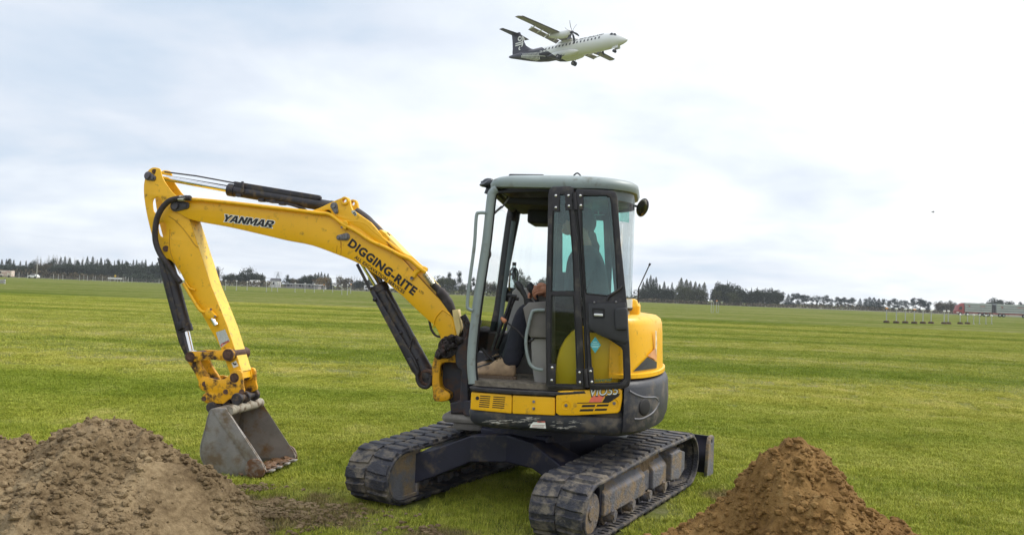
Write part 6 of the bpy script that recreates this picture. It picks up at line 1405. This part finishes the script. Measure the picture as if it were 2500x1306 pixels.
row([(92, 624, 10, 'poplar', 'bare'), (100, 626, 9, 'poplar', 'bare'), (119, 622, 11, 'poplar', 'bare'), (131, 621, 11, 'poplar', 'bare'), (139, 622, 11, 'poplar', 'bare'), (147, 624, 10, 'poplar', 'bare'), (168, 625, 9, 'poplar', 'bare'), (183, 627, 9, 'poplar', 'bare'), (203, 626, 9, 'poplar', 'bare'), (110, 634, 14, 'poplar', 'bare'), (234, 631, 9, 'poplar', 'bare')], 315, 'pale bare poplar behind the far-left wood, %s from the left', 'bare poplars behind the far-left wood')
row([(95, 641, 16, 'round', 'scrub'), (108, 640, 16, 'round', 'scrub'), (119, 641, 14, 'round', 'scrub')], 288, 'brownish tree in front of the far-left wood, %s from the left', 'brownish trees before the far-left wood')
# middle
tree(535, 650, 26, 'poplar', 'bare', 286, 'pale bare tree just right of the excavator arm'); tree(528, 651, 16, 'round', 'scrub', 284, 'brown twiggy tree touching the excavator arm in view')
row([(552+i*11, 668+rT.uniform(-2, 3), 22, 'round', 'dark' if i % 2 else 'mid') for i in range(8)], 290, 'dark bushy tree between the arm and boom, %s from the arm', 'bushy trees between arm and boom')
tree(612, 652, 30, 'umbrella', 'dark', 288, 'dark wind-bent tree leaning left above the bushes', lean=-.25)
row([(622, 662, 22, 'round', 'dark'), (634, 668, 20, 'round', 'mid'), (641, 666, 8, 'spire', 'dark')], 286, 'dark tree right of the wind-bent tree, %s from it', 'trees right of the bent tree')
row([(702, 671, 14, 'pine', 'dark'), (712, 677, 24, 'round', 'dark'), (723, 679, 20, 'round', 'scrub'), (740, 671, 24, 'round', 'dark'), (752, 670, 28, 'round', 'dark'), (765, 669, 24, 'round', 'dark')], 284, 'dark tree behind the long low building, %s from the left', 'trees behind the long low building')
row([(770, 667, 12, 'spire', 'dark'), (778, 665, 12, 'spire', 'dark'), (785, 664, 13, 'spire', 'dark'), (793, 667, 13, 'spire', 'dark'), (801, 668, 14, 'spire', 'dark'), (807, 679, 12, 'spire', 'dark')], 288, 'dark conifer behind the golden-brown tree, %s from the left', 'conifers behind the golden-brown tree')
tree(792, 674, 38, 'round', 'brown', 280, 'rounded golden-brown tree below the boom lettering')
row([(823, 669, 7, 'poplar', 'bare'), (828, 669, 7, 'poplar', 'bare'), (833, 669, 7, 'poplar', 'bare'), (859, 673, 7, 'poplar', 'bare'), (865, 672, 7, 'poplar', 'bare'), (872, 674, 7, 'poplar', 'bare'), (879, 676, 7, 'poplar', 'bare'), (886, 678, 7, 'poplar', 'bare')], 300, 'slim bare poplar below the boom, %s from the left', 'slim bare poplars below the boom')
tree(843, 675, 32, 'round', 'scrub', 282, 'rounded dark brown tree right of the golden-brown one')
row([(868, 685, 24, 'round', 'blue'), (885, 682, 26, 'round', 'dark'), (902, 676, 16, 'pine', 'dark'), (918, 684, 26, 'round', 'blue')], 290, 'bluish dark tree seen behind the boom ram, %s from the left', 'trees behind the boom ram')
tree(1078, 671, 44, 'round', 'mid', 284, 'large rounded olive tree just right of the boom'); row([(1098, 665, 16, 'pine', 'dark'), (1108, 676, 22, 'round', 'dark'), (1122, 663, 20, 'pine', 'dark'), (1130, 690, 18, 'round', 'mid')], 286, 'dark pine between the boom and the cab, %s from the boom', 'pines between boom and cab')
row([(1142, 688, 18, 'round', 'mid'), (1157, 677, 13, 'pine', 'dark'), (1166, 688, 14, 'round', 'dark'), (1176, 690, 16, 'round', 'dark'), (1190, 684, 22, 'round', 'scrub'), (1204, 687, 20, 'round', 'dark'), (1220, 690, 22, 'round', 'dark')], 288, 'dark tree in line with the cab front pillar, %s from the left', 'trees in line with the cab front')
tree(1266, 655, 20, 'round', 'mid', 286, 'tall green tree seen through the far cab window'); row([(1282, 672, 22, 'round', 'mid'), (1300, 688, 24, 'round', 'dark'), (1326, 674, 26, 'round', 'mid')], 287, 'green tree seen through the cab window, %s from the left', 'trees seen through the cab window')
# right wood
row([(1571, 688, 16, 'spire', 'dark'), (1580, 679, 15, 'spire', 'dark'), (1589, 672, 19, 'spire', 'dark'), (1596, 680, 17, 'spire', 'dark'), (1602, 676, 17, 'spire', 'dark'), (1611, 694, 14, 'spire', 'dark'), (1622, 687, 15, 'spire', 'dark'), (1631, 698, 14, 'spire', 'dark'), (1641, 689, 12, 'spire', 'dark')], 282, 'dark jagged conifer right of the cab, %s from the cab', 'dark conifers right of the cab')
row([(1565+i*15, 704+rT.uniform(-3, 3), 26, 'round', 'dark') for i in range(6)], 280, 'dark low tree under the jagged conifers, %s from the cab', 'low dark trees right of the cab')
row([(1660, 678, 24, 'spire', 'mid', .06), (1673, 682, 26, 'spire', 'mid', .06), (1682, 686, 24, 'spire', 'mid', .08), (1694, 687, 20, 'spire', 'mid', .08), (1704, 692, 20, 'spire', 'mid', .08), (1716, 689, 22, 'spire', 'mid', .08), (1668, 696, 26, 'round', 'mid'), (1689, 704, 26, 'round', 'mid'), (1708, 706, 26, 'round', 'mid')], 280, 'olive green leaning conifer of the right-hand row, %s from the left', 'olive leaning conifers')
row([(1742, 704, 18, 'round', 'blue'), (1754, 694, 26, 'round', 'dark'), (1768, 688, 34, 'round', 'dark'), (1784, 690, 36, 'round', 'dark'), (1800, 697, 34, 'round', 'dark')], 286, 'tall dark dome-shaped tree of the right wood, %s from the left', 'dome-shaped trees of the right wood')
row([(1746, 706, 18, 'pine', 'mid'), (1758, 708, 18, 'pine', 'mid'), (1772, 716, 26, 'round', 'dark'), (1790, 710, 28, 'round', 'mid'), (1798, 722, 20, 'round', 'mid')], 278, 'lighter green tree in front of the dark domes, %s from the left', 'lighter trees before the dark domes')
row([(1816+i*12, 706+(6 if i > 6 else 0)+rT.uniform(-4, 2), 24, 'round', 'dark') for i in range(8)], 286, 'dark tree of the long level wood at right, %s from the left', 'trees of the level wood at right')
row([(1776, 684, 5, 'spire', 'dark'), (1795, 690, 5, 'spire', 'dark'), (1835, 702, 8, 'spire', 'dark'), (1849, 701, 8, 'spire', 'dark'), (1862, 705, 6, 'spire', 'dark'), (1885, 706, 7, 'spire', 'dark'), (1910, 716, 12, 'pine', 'blue')], 290, 'thin conifer tip poking above the right wood, %s from the left', 'conifer tips above the right wood')
row([(1925, 718, 18, 'spire', 'blue'), (1937, 717, 23, 'pine', 'blue'), (1947, 715, 23, 'pine', 'blue'), (1959, 718, 23, 'pine', 'blue'), (1970, 721, 22, 'pine', 'blue'), (1983, 725, 16, 'pine', 'blue'), (1995, 721, 13, 'umbrella', 'blue'), (2010, 721, 19, 'umbrella', 'blue'), (2019, 721, 17, 'pine', 'blue'), (2028, 726, 15, 'umbrella', 'blue'),
     (2044, 724, 19, 'pine', 'blue'), (2054, 728, 17, 'pine', 'blue'), (2062, 725, 18, 'pine', 'blue'), (2073, 730, 23, 'pine', 'blue'), (2082, 726, 21, 'pine', 'blue'), (2100, 728, 13, 'spire', 'blue'), (2113, 729, 16, 'pine', 'blue'), (2123, 725, 22, 'spire', 'blue'), (2134, 726, 23, 'spire', 'blue'), (2146, 729, 20, 'spire', 'blue'), (2158, 730, 19, 'pine', 'blue'), (2172, 733, 16, 'pine', 'blue'), (2184, 728, 23, 'pine', 'blue'), (2193, 736, 19, 'umbrella', 'blue'),
     (2210, 730, 23, 'umbrella', 'blue'), (2229, 726, 18, 'pine', 'blue'), (2247, 728, 28, 'pine', 'blue'), (2256, 733, 20, 'pine', 'blue'), (2267, 733, 19, 'umbrella', 'blue')], 330, 'small blue-grey pine in the gappy row at right, %s from the left', 'blue-grey pines in the gappy row')
row([(2290, 735, 22, 'round', 'scrub'), (2303, 734, 20, 'round', 'mid'), (2317, 733, 22, 'round', 'scrub'), (2330, 738, 18, 'round', 'dark')], 320, 'brownish green tree left of the red truck cab, %s from the left', 'brownish trees left of the truck')
row([(2408, 735, 22, 'round', 'dark'), (2424, 731, 28, 'round', 'dark'), (2444, 727, 36, 'round', 'dark'), (2462, 733, 24, 'round', 'dark'), (2370, 738, 12, 'round', 'dark'), (2491, 736, 14, 'pine', 'blue'), (2502, 738, 14, 'pine', 'blue')], 330, 'dark tree behind the livestock truck, %s from the left', 'trees behind the truck')
# hedges and rough scrub along the edge of the field
def hedge(u0, u1, vts, Y, col, label, seed, depth=5, n=None):
    rnd = random.Random(seed); X0 = at_depth(u0, 700, Y).x; X1 = at_depth(u1, 700, Y).x; vs = []; fs_ = []; n = n or int(abs(X1-X0)*26)
    for i in range(n):
        t = rnd.random(); k = t*(len(vts)-1); a = int(min(k, len(vts)-2)); vt = vts[a]+(vts[a+1]-vts[a])*(k-a); u = u0+(u1-u0)*t; hh = max(.5, at_depth(u, vt, Y).z)*(.92+.16*noise.noise(Vector((t*40, seed, 0)))+.08*noise.noise(Vector((t*160, seed, 0))))
        an = rnd.uniform(0, PI); rr = rnd.random()**.25; c = Vector((X0+(X1-X0)*t, -math.cos(an)*depth/2*rr, hh*math.sin(an)*rr)); nn = Vector((rnd.gauss(0, 1), rnd.gauss(0, 1), rnd.gauss(0, 1))).normalized(); a_ = nn.orthogonal().normalized(); b_ = nn.cross(a_); s = rnd.uniform(.16, .42); kk = len(vs)
        vs.extend([c+a_*s, c+b_*s, c-a_*s, c-b_*s*.8]); fs_.append((kk, kk+1, kk+2, kk+3))
    xm = (X0+X1)/2; me = bpy.data.meshes.new('hedge'); me.from_pydata([(v.x-xm, v.y, max(0, v.z)) for v in vs], [], fs_); me.materials.append(LM[col]); o = bpy.data.objects.new('hedge', me); COL.objects.link(o); o.location = (xm, Y, 0); return tag(o, label, 'hedge')
hedge(-30, 300, [657, 655, 654, 658, 660, 664, 668, 671, 672], 280, 'scrub', 'brown scrubby bank below the far-left wood', 1)
hedge(300, 410, [668, 666, 668], 282, 'dark', 'dark thick undergrowth at the right end of the far-left wood', 2, 7)
hedge(520, 660, [682, 683, 684, 685], 281, 'scrub', 'brown scrub between the arm and the white house', 3); hedge(640, 930, [684, 686, 688, 691, 693], 296, 'scrub', 'low brown scrub beyond the long low building', 4)
hedge(930, 1560, [703, 704, 706, 708, 713, 718, 722], 278, 'mid', 'long low green hedge behind the boom foot and cab', 5)
hedge(1555, 1730, [729, 727, 730, 734, 737], 272, 'scrub', 'brown low scrub right of the cab', 6); hedge(1730, 1920, [740, 741, 738, 743], 274, 'scrub', 'uneven brown scrub below the level wood', 7)
hedge(1900, 2175, [744, 741, 743, 742, 746, 750], 300, 'scrub', 'dark brown hedge below the blue-grey pines', 8); hedge(2175, 2340, [752, 753, 757, 760], 305, 'scrub', 'low scrub between the pines and the truck', 9)
for nm, (u0, u1, Y) in {'a': (530, 1560, 266), 'b': (-20, 420, 266), 'c': (1555, 2340, 266)}.items():
    X0 = at_depth(u0, 700, Y).x; X1 = at_depth(u1, 700, Y).x; bm = BM()
    for i in range(int((X1-X0)/3.2)+1): boxb(bm, X0+i*3.2-.05, X0+i*3.2+.05, Y-.05, Y+.05, 0, 1.15)
    for z in (.35, .7, 1.05): boxb(bm, X0, X1, Y-.055, Y-.051, z-.03, z+.03)
    tag(mk('wire_fence', bm, mat('fence_wood', (.14, .13, .11), .9)), {'a': 'dark rail fence along the field edge behind the boom', 'b': 'dark post-and-rail fence below the far-left wood', 'c': 'dark rail fence along the field edge right of the cab'}[nm], 'fence')

# ---------------------------------------------------------------- poles and approach lights
PW2 = mat('pole_pale', (.42, .42, .40), .7); PW3 = mat('pole_concrete', (.33, .32, .28), .8); LWH = mat('lamp_head', (.75, .73, .68), .4); LOR = mat('lamp_orange', (.65, .30, .10), .5)
def pole(u, vb, vt, thick, m, name, label, cat, group=None, arm=0, head=None, basew=0, basecol=None):
    d = vb-vh(u); Y = FPX*H/d if d > 0 else 250; Y = min(Y, 290); P = ground(u, vb) if FPX*H/d < 290 else at_depth(u, vb, Y); P.z = 0; T = at_depth(u, vt, P.y); h = T.z; r = thick/FPX*P.y/2
    o = empty(name, P, 0, label, cat, group); bm = BM(); cyl(bm, (0, 0, 0), (0, 0, h), r, n=8); mk('post', bm, m, o, smooth=60)
    if arm: bm = BM(); boxb(bm, -arm/2, arm/2, -.06, .06, h*.93, h*.93+.14); mk('crossarm', bm, m, o)
    if head: bm = BM(); ball(bm, (0, 0, h+r*1.2), max(.11, r*2.6), (1.25, 1, .8), 2); mk('lamp', bm, head, o, smooth=60)
    if basew: bm = BM(); cyl(bm, (0, 0, 0), (0, 0, basew*.35), basew/2, basew/2.4, n=12); mk('base', bm, basecol, o)
    return o
UT = [(89, 680, 645, 2.2, 0), (147, 678, 656, 1.8, 0), (177, 678, 656, 1.8, 0), (207, 679, 657, 1.6, 1.8), (234, 681, 655, 1.3, .8), (31, 677, 660, 1.5, 0)]
for (u, vb, vt, th, ar), lb in zip(UT, ('tall pale power pole, tallest and nearest at far left', 'slightly leaning pale pole, left of a matching pair before the wood', 'slightly leaning pale pole, right of a matching pair before the wood', 'pale pole with a crossarm before the far-left wood', 'thin grey pole with a short crossarm at the wood', 'short pale pole beside the white van at the left edge')):
    pole(u, vb, vt, th, PW3, 'power_pole', lb, 'pole', arm=ar)
FAR_L = [46, 67, 130, 142, 153, 194, 204, 213, 227, 232, 250, 269, 287, 301, 305, 313, 322, 388]
for i, u in enumerate(FAR_L): pole(u, 677.5+.0395*u*.95, 663+.045*u, 1.0, PW2, 'marker_pole', 'thin pale pole at the field edge below the far-left wood, %s from the left' % ordn(i), 'pole', 'thin poles at the far-left field edge', head=None)
MID_L = [(550, 708, 686), (577, 709, 687), (603, 708, 689), (650, 712, 689), (663, 711, 691), (677, 712, 690), (720, 713, 692), (744, 713, 693), (767, 714, 695), (790, 712, 696), (812, 714, 696), (834, 719, 696), (848, 720, 696), (856, 716, 695), (590, 697, 689), (558, 697, 676)]
MID_L.sort()
for i, (u, vb, vt) in enumerate(MID_L): pole(u, vb, vt, 1.3, PW2, 'approach_light', 'grey approach light pole on the grass below the boom, %s from the left' % ordn(i), 'runway light', 'approach lights below the boom', head=(LOR if i in (11, 15) else LWH), basew=.28, basecol=PW3)
RT_L = [(2164, 788, 760), (2188, 789, 761), (2210, 789, 762), (2232, 790, 763), (2253, 790, 763), (2273, 790, 765), (2305, 791, 767), (2315, 791, 767), (2344, 791, 769), (2362, 791, 769), (2377, 791, 770), (2391, 791, 770), (2407, 791, 771), (2421, 791, 772)]
for i, (u, vb, vt) in enumerate(RT_L): pole(u, vb, vt-6 if i < 8 else vt, 2.2 if i < 8 else 1.5, PW2, 'approach_light', ('white approach light pole with a dark base, %s of eight left of the truck' if i < 8 else 'slim pale approach light pole before the truck, %s in its whole row') % ordn(i), 'runway light', 'approach lights in front of the truck', head=(LOR if i in (0, 3) else LWH), basew=.62 if i < 10 else .25, basecol=mat('light_base', (.07, .04, .025), .9) if i < 10 else PW3)
for (u, vb, lb) in ((1736, 763, 'twin-framed approach light left of a pair right of the cab'), (1749, 763, 'orange-tipped approach light, right of a pair right of the cab')):
    o = pole(u, vb, 735, 1.1, PW2, 'approach_light', lb, 'runway light', head=LWH if u < 1740 else LOR); bm = BM(); h = 1.5; boxb(bm, -.02, .30, -.02, .02, 0, .04); boxb(bm, .26, .30, -.02, .02, 0, h*.9); boxb(bm, -.02, .30, -.02, .02, h*.88, h*.88+.04); mk('frame', bm, PW2, o)
# pylon
P = at_depth(678, 690, 420); P.z = 0; T = at_depth(678, 664, 420); h = T.z; bm = BM()
for sx, sy in ((1, 1), (1, -1), (-1, 1), (-1, -1)): tube(bm, [(sx*1.5, sy*1.5, 0), (sx*.8, sy*.8, h*.55), (0, 0, h)], .10, 5)
for k in range(7): z = h*k/8; w_ = 1.5*(1-k/8)+.2; tube(bm, [(-w_, -w_, z), (w_, -w_, z+h/8)], .06, 4); tube(bm, [(w_, -w_, z), (-w_, -w_, z+h/8)], .06, 4)
for z in (.72, .84, .94): tube(bm, [(-2.2, 0, h*z), (0, 0, h*z+.5), (2.2, 0, h*z)], .07, 4)
tag(mk('power_pylon', bm, mat('galvanised', (.32, .34, .36), .6), loc=P), 'grey lattice power pylon far off under the boom', 'pylon')
for k, dz in enumerate((0, 1.2)):
    a = at_depth(560, 670+k*2, 415); b = at_depth(860, 676+k*2, 425); bm = BM(); tube(bm, [a.lerp(b, t/8)-UP*(1.6*math.sin(PI*t/8)) for t in range(9)], .045, 4); tag(mk('power_line', bm, mat('cable', (.10, .11, .12), .6)), ('upper' if k == 0 else 'lower')+' overhead wire strung past the distant lattice pylon', 'cable')
# ---------------------------------------------------------------- buildings, vehicles and markers far off
def block(bm, x0, x1, y0, y1, z0, z1): boxb(bm, x0, x1, y0, y1, z0, z1)
def W(u, v, Y): return at_depth(u, v, Y)
ROOFR = mat('roof_red', (.22, .07, .05), .8); ROOFD = mat('roof_dark', (.06, .06, .065), .8); DKG = mat('far_window', (.03, .035, .04), .3); WALLW = mat('wall_white', (.70, .70, .68), .7, vary=.04)
# long low building
a = W(699, 702, 272); b = W(776, 706, 272); L_ = b.x-a.x; o = empty('long_building', (a.x, 272, 0), 0, 'long low white building with dark openings and a flat white roof, below the boom', 'building')
bm = BM(); block(bm, 0, L_, 0, 5, 0, 1.39); mk('wall', bm, mat('wall_grey', (.34, .32, .30), .8, vary=.25, vscale=.8), o); bm = BM(); block(bm, -.6, L_+.5, -.8, 5.6, 1.40, 1.58); mk('roof', bm, WHT, o)
for t0, t1 in ((.02, .10), (.15, .17), (.40, .46), (.50, .53), (.70, .76), (.82, .84)): bm = BM(); block(bm, L_*t0, L_*t1, -.05, .1, .6, 1.4); mk('window', bm, DKG, o)
a = W(756, 690, 276); o = empty('red_roof_shed', (a.x, 280, 0), 0, 'low shed with a red roof behind the long white building', 'building'); bm = BM(); block(bm, 0, 4.2, 0, 3, 0, 3.1); mk('wall', bm, WALLW, o); bm = BM(); loft(bm, [[(-.3, -.4, 3.1), (-.3, 3.4, 3.1), (-.3, 1.5, 3.7)], [(4.5, -.4, 3.1), (4.5, 3.4, 3.1), (4.5, 1.5, 3.7)]]); mk('roof', bm, ROOFR, o)
for (u, v, w_, h_, lb) in ((611, 692, 3.0, 1.5, 'small white house with a grey roof left of the pylon'), (662, 684, 3.0, 2.4, 'white gabled house half hidden by trees below the boom')):
    a = W(u, v, 285); o = empty('house', (a.x, 284, 0), 0, lb, 'building'); bm = BM(); block(bm, 0, w_, 0, 3, 0, h_); mk('wall', bm, WALLW, o); bm = BM(); loft(bm, [[(-.2, -.3, h_), (-.2, 3.3, h_), (-.2, 1.5, h_+.8)], [(w_+.2, -.3, h_), (w_+.2, 3.3, h_), (w_+.2, 1.5, h_+.8)]]); mk('roof', bm, ROOFD if v < 690 else PW2, o)
    bm = BM(); block(bm, w_*.3, w_*.5, -.04, .1, h_*.4, h_*.75); mk('window', bm, DKG, o)
a = W(886, 702, 270); o = empty('parked_bus', (a.x, 272, 0), 0, 'long white vehicle parked behind the boom ram', 'bus'); bm = BM(); block(bm, 0, 5, 0, 2, .4, 1.9); mk('body', bm, WHT, o, bevel=.1); bm = BM(); block(bm, .4, 4.6, -.02, .1, 1.1, 1.6); mk('window', bm, DKG, o)
for x in (.9, 4.1): bm = BM(); cyl(bm, (x, -.02, .35), (x, .25, .35), .35, n=14); mk('wheel', bm, RUB, o)
# van and car at the far left
def carlike(name, u, Y, L_, H_, m, label, cat, van=False, z=0):
    a = W(u, 676, Y); o = empty(name, (a.x, Y, z), 0, label, cat); bm = BM()
    pr = [(0, .3), (0, .75), (.12, .85), (.25, .9), (.38, 1.0*H_/H_*H_), (.78, H_), (.93, .9), (1, .8), (1, .3)] if not van else [(0, .3), (0, H_*.75), (.06, H_*.97), (.12, H_), (.98, H_), (1, H_*.95), (1, .3)]
    plate(bm, [[(x*L_, zz) for x, zz in pr]], 0, 1.7, .06); mk('body', bm, m, o, smooth=True); bm = BM()
    if van: block(bm, L_*.06, L_*.18, -.03, .05, H_*.55, H_*.85)
    else: plate(bm, [[(L_*.32, .93), (L_*.41, H_*.95), (L_*.76, H_*.95), (L_*.88, .93)]], -.02, .02, .005)
    mk('window', bm, DKG, o)
    for x in (.18, .80): bm = BM(); cyl(bm, (L_*x, -.03, .32), (L_*x, .2, .32), .32, n=16); mk('wheel', bm, RUB, o)
    return o
carlike('parked_car', 67.5, 252, 2.9, 1.25, WHT, 'white car parked beyond the grass at far left', 'car')
v_ = carlike('parked_van', -3, 252, 3.9, 2.1, mat('van_cream', (.62, .58, .50), .5, vary=.1, dirt=(.4, .12, .10), dirt_amt=.5, dirt_scale=2), 'cream boxy van with faded red markings at the left edge', 'van', van=True)
a = W(263, 682, 264); o = empty('white_barrier', (a.x, 264, 0), 0, 'long low white barrier below the far-left wood', 'barrier'); bm = BM(); block(bm, 0, 4.6, 0, .3, .75, 1.2); mk('rail', bm, WHT, o)
for x in (.3, 2.3, 4.2): bm = BM(); block(bm, x-.08, x+.08, .05, .25, 0, .75); mk('post', bm, PW3, o)
a = W(281, 683, 262); o = empty('road_sign', (a.x, 262, 0), 0, 'yellow diamond road sign on a post beside the white barrier', 'sign'); bm = BM(); cyl(bm, (0, 0, 0), (0, 0, 1.9), .05, n=8); mk('post', bm, PW2, o); bm = BM(); plate(bm, [[(0, 1.3), (.42, 1.75), (0, 2.2), (-.42, 1.75)]], -.08, -.04, .005); mk('sign_face', bm, mat('sign_yellow', (.75, .50, .05), .5), o)
# striped marker at the left edge
P = ground(11, 692.5); o = empty('striped_marker', (P.x, P.y, 0), 0, 'black and white striped marker post with a grey box at the left edge', 'marker'); bm = BM(); boxb(bm, -.09, .09, -.05, .05, 0, .68); mk('post', bm, WHT, o)
bm = BM()
for z in (.06, .30, .54): loft(bm, [[(-.092, y, z), (.092, y, z+.06), (.092, y, z+.17), (-.092, y, z+.11)] for y in (-.053, .053)])
mk('black_stripes', bm, DKT, o); bm = BM(); boxb(bm, -1.0, -.14, 0, .5, 0, .55); mk('box', bm, PW3, o, bevel=.05)
# livestock truck and trailer
GREY = mat('stock_crate_grey', (.36, .39, .37), .5, vary=.06, vscale=.8); REDP = mat('truck_red', (.30, .055, .05), .4)
YT = 232; a0 = W(2337, 772, YT).x; a1 = W(2420, 775, YT).x; b0 = W(2433, 776, YT).x; L1_ = a1-a0; LTr = 10.4
def crate(o, x0, x1, z0, z1):
    bm = BM(); boxb(bm, x0, x1, 0, 2.4, z0, z1); c = mk('crate', bm, GREY, o, bevel=.04); bm = BM(); n = 4
    for i in range(1, n): z = z0+(z1-z0)*i/n; boxb(bm, x0+.1, x1-.1, -.02, .05, z-.07, z+.05)
    mk('slot', bm, DKG, c); bm = BM()
    for i in range(7): x = x0+(x1-x0)*i/6; boxb(bm, x-.04, x+.04, -.04, .02, z0, z1)
    mk('rib', bm, GREY, c); bm = BM(); xm = x0+(x1-x0)*.13; zm = z0+(z1-z0)*.66
    loft(bm, [[(xm, y, zm), (xm+.5, y, zm+.22), (xm+.28, y, zm-.05), (xm+.62, y, zm-.32), (xm+.1, y, zm-.22)] for y in (-.06, -.045)]); loft(bm, [[(xm-.3, y, zm+.28), (xm+.1, y, zm+.22), (xm+.0, y, zm+.02), (xm-.12, y, zm+.1)] for y in (-.06, -.045)]); mk('emblem', bm, REDP, c)
    bm = BM()
    for k in range(4): boxb(bm, x0+(x1-x0)*(.58+.045*k), x0+(x1-x0)*(.58+.045*k+.03), -.06, -.045, zm-.14, zm+.10)
    mk('lettering', bm, mat('faded_red', (.45, .18, .14), .6), c)
def wheels(o, xs_):
    for x in xs_:
        bm = BM(); cyl(bm, (x, .02, .5), (x, .35, .5), .5, n=20); w_ = mk('wheel', bm, RUB, o); bm = BM(); cyl(bm, (x, .0, .5), (x, .03, .5), .24, n=14); mk('rim', bm, PW2, w_)
o = empty('livestock_truck', (a0, YT, 0), 0, 'red-cabbed livestock truck with a grey slatted crate, right of the pines', 'truck')
bm = BM(); plate(bm, [[(0, .55), (0, 1.5), (.25, 1.65), (.55, 2.75), (.7, 2.95), (2.1, 3.0), (2.1, .55)]], .05, 2.35, .06); cb = mk('cab', bm, REDP, o, smooth=True)
bm = BM(); plate(bm, [[(.42, 1.75), (.68, 2.6), (1.4, 2.6), (1.4, 1.75)]], -.0, .07, .01); mk('window', bm, DKG, cb); bm = BM(); boxb(bm, -.05, .5, .0, .4, .75, 1.0); mk('headlight', bm, LWH, cb)
bm = BM(); plate(bm, [[(.9, 3.0), (2.0, 3.0), (2.1, 3.6), (1.7, 3.5)]], .3, 2.1, .04); mk('wind_deflector', bm, REDP, cb)
crate(o, 2.25, L1_, 1.15, 3.75); bm = BM(); boxb(bm, 1.2, L1_, .2, 2.2, .75, 1.12); mk('chassis', bm, REDP, o); wheels(o, (.9, 3.0, L1_-3.2, L1_-2.0, L1_-.9))
o = empty('livestock_trailer', (b0, YT, 0), 0, 'grey slatted livestock trailer behind the truck, cut by the right edge', 'trailer'); crate(o, 0, LTr, 1.15, 3.75); bm = BM(); boxb(bm, -1.0, LTr, .2, 2.2, .75, 1.12); mk('chassis', bm, REDP, o); wheels(o, (1.0, 2.1, LTr-2.4, LTr-1.2))
bm = BM(); boxb(bm, -1.3, -.05, .4, 2.0, 1.2, 3.5); mk('front_bulkhead', bm, ROOFD, o)
# bird
P = at_depth(2278, 518, 60); bm = BM(); ball(bm, (0, 0, 0), .05, (1.9, .8, .8), 2)
for s in (1, -1): loft(bm, [[(.05, s*.03, .02), (-.05, s*.03, .02), (-.05, s*.03, .03)], [(.03, s*.16, .07), (-.03, s*.16, .07), (-.03, s*.16, .075)], [(-.02, s*.26, .04), (-.05, s*.26, .04), (-.05, s*.26, .045)]])
tag(mk('bird', bm, DKT, loc=P), 'tiny dark bird flying in the pale sky at right', 'bird')
# ---------------------------------------------------------------- thin air haze over the field
HZ = bpy.data.materials.new('haze_air'); HZ.use_nodes = True; t = HZ.node_tree
for n in list(t.nodes): t.nodes.remove(n)
o_ = t.nodes.new('ShaderNodeOutputMaterial'); pv = t.nodes.new('ShaderNodeVolumePrincipled'); pv.inputs['Color'].default_value = (.86, .90, .97, 1); pv.inputs['Density'].default_value = .00028; pv.inputs['Anisotropy'].default_value = .2; t.links.new(pv.outputs[0], o_.inputs['Volume'])
bm = BM(); boxb(bm, -1310, 1310, -70, 1310, -1.2, 60); hz_o = mk('haze', bm, HZ); hz_o['kind'] = 'stuff'
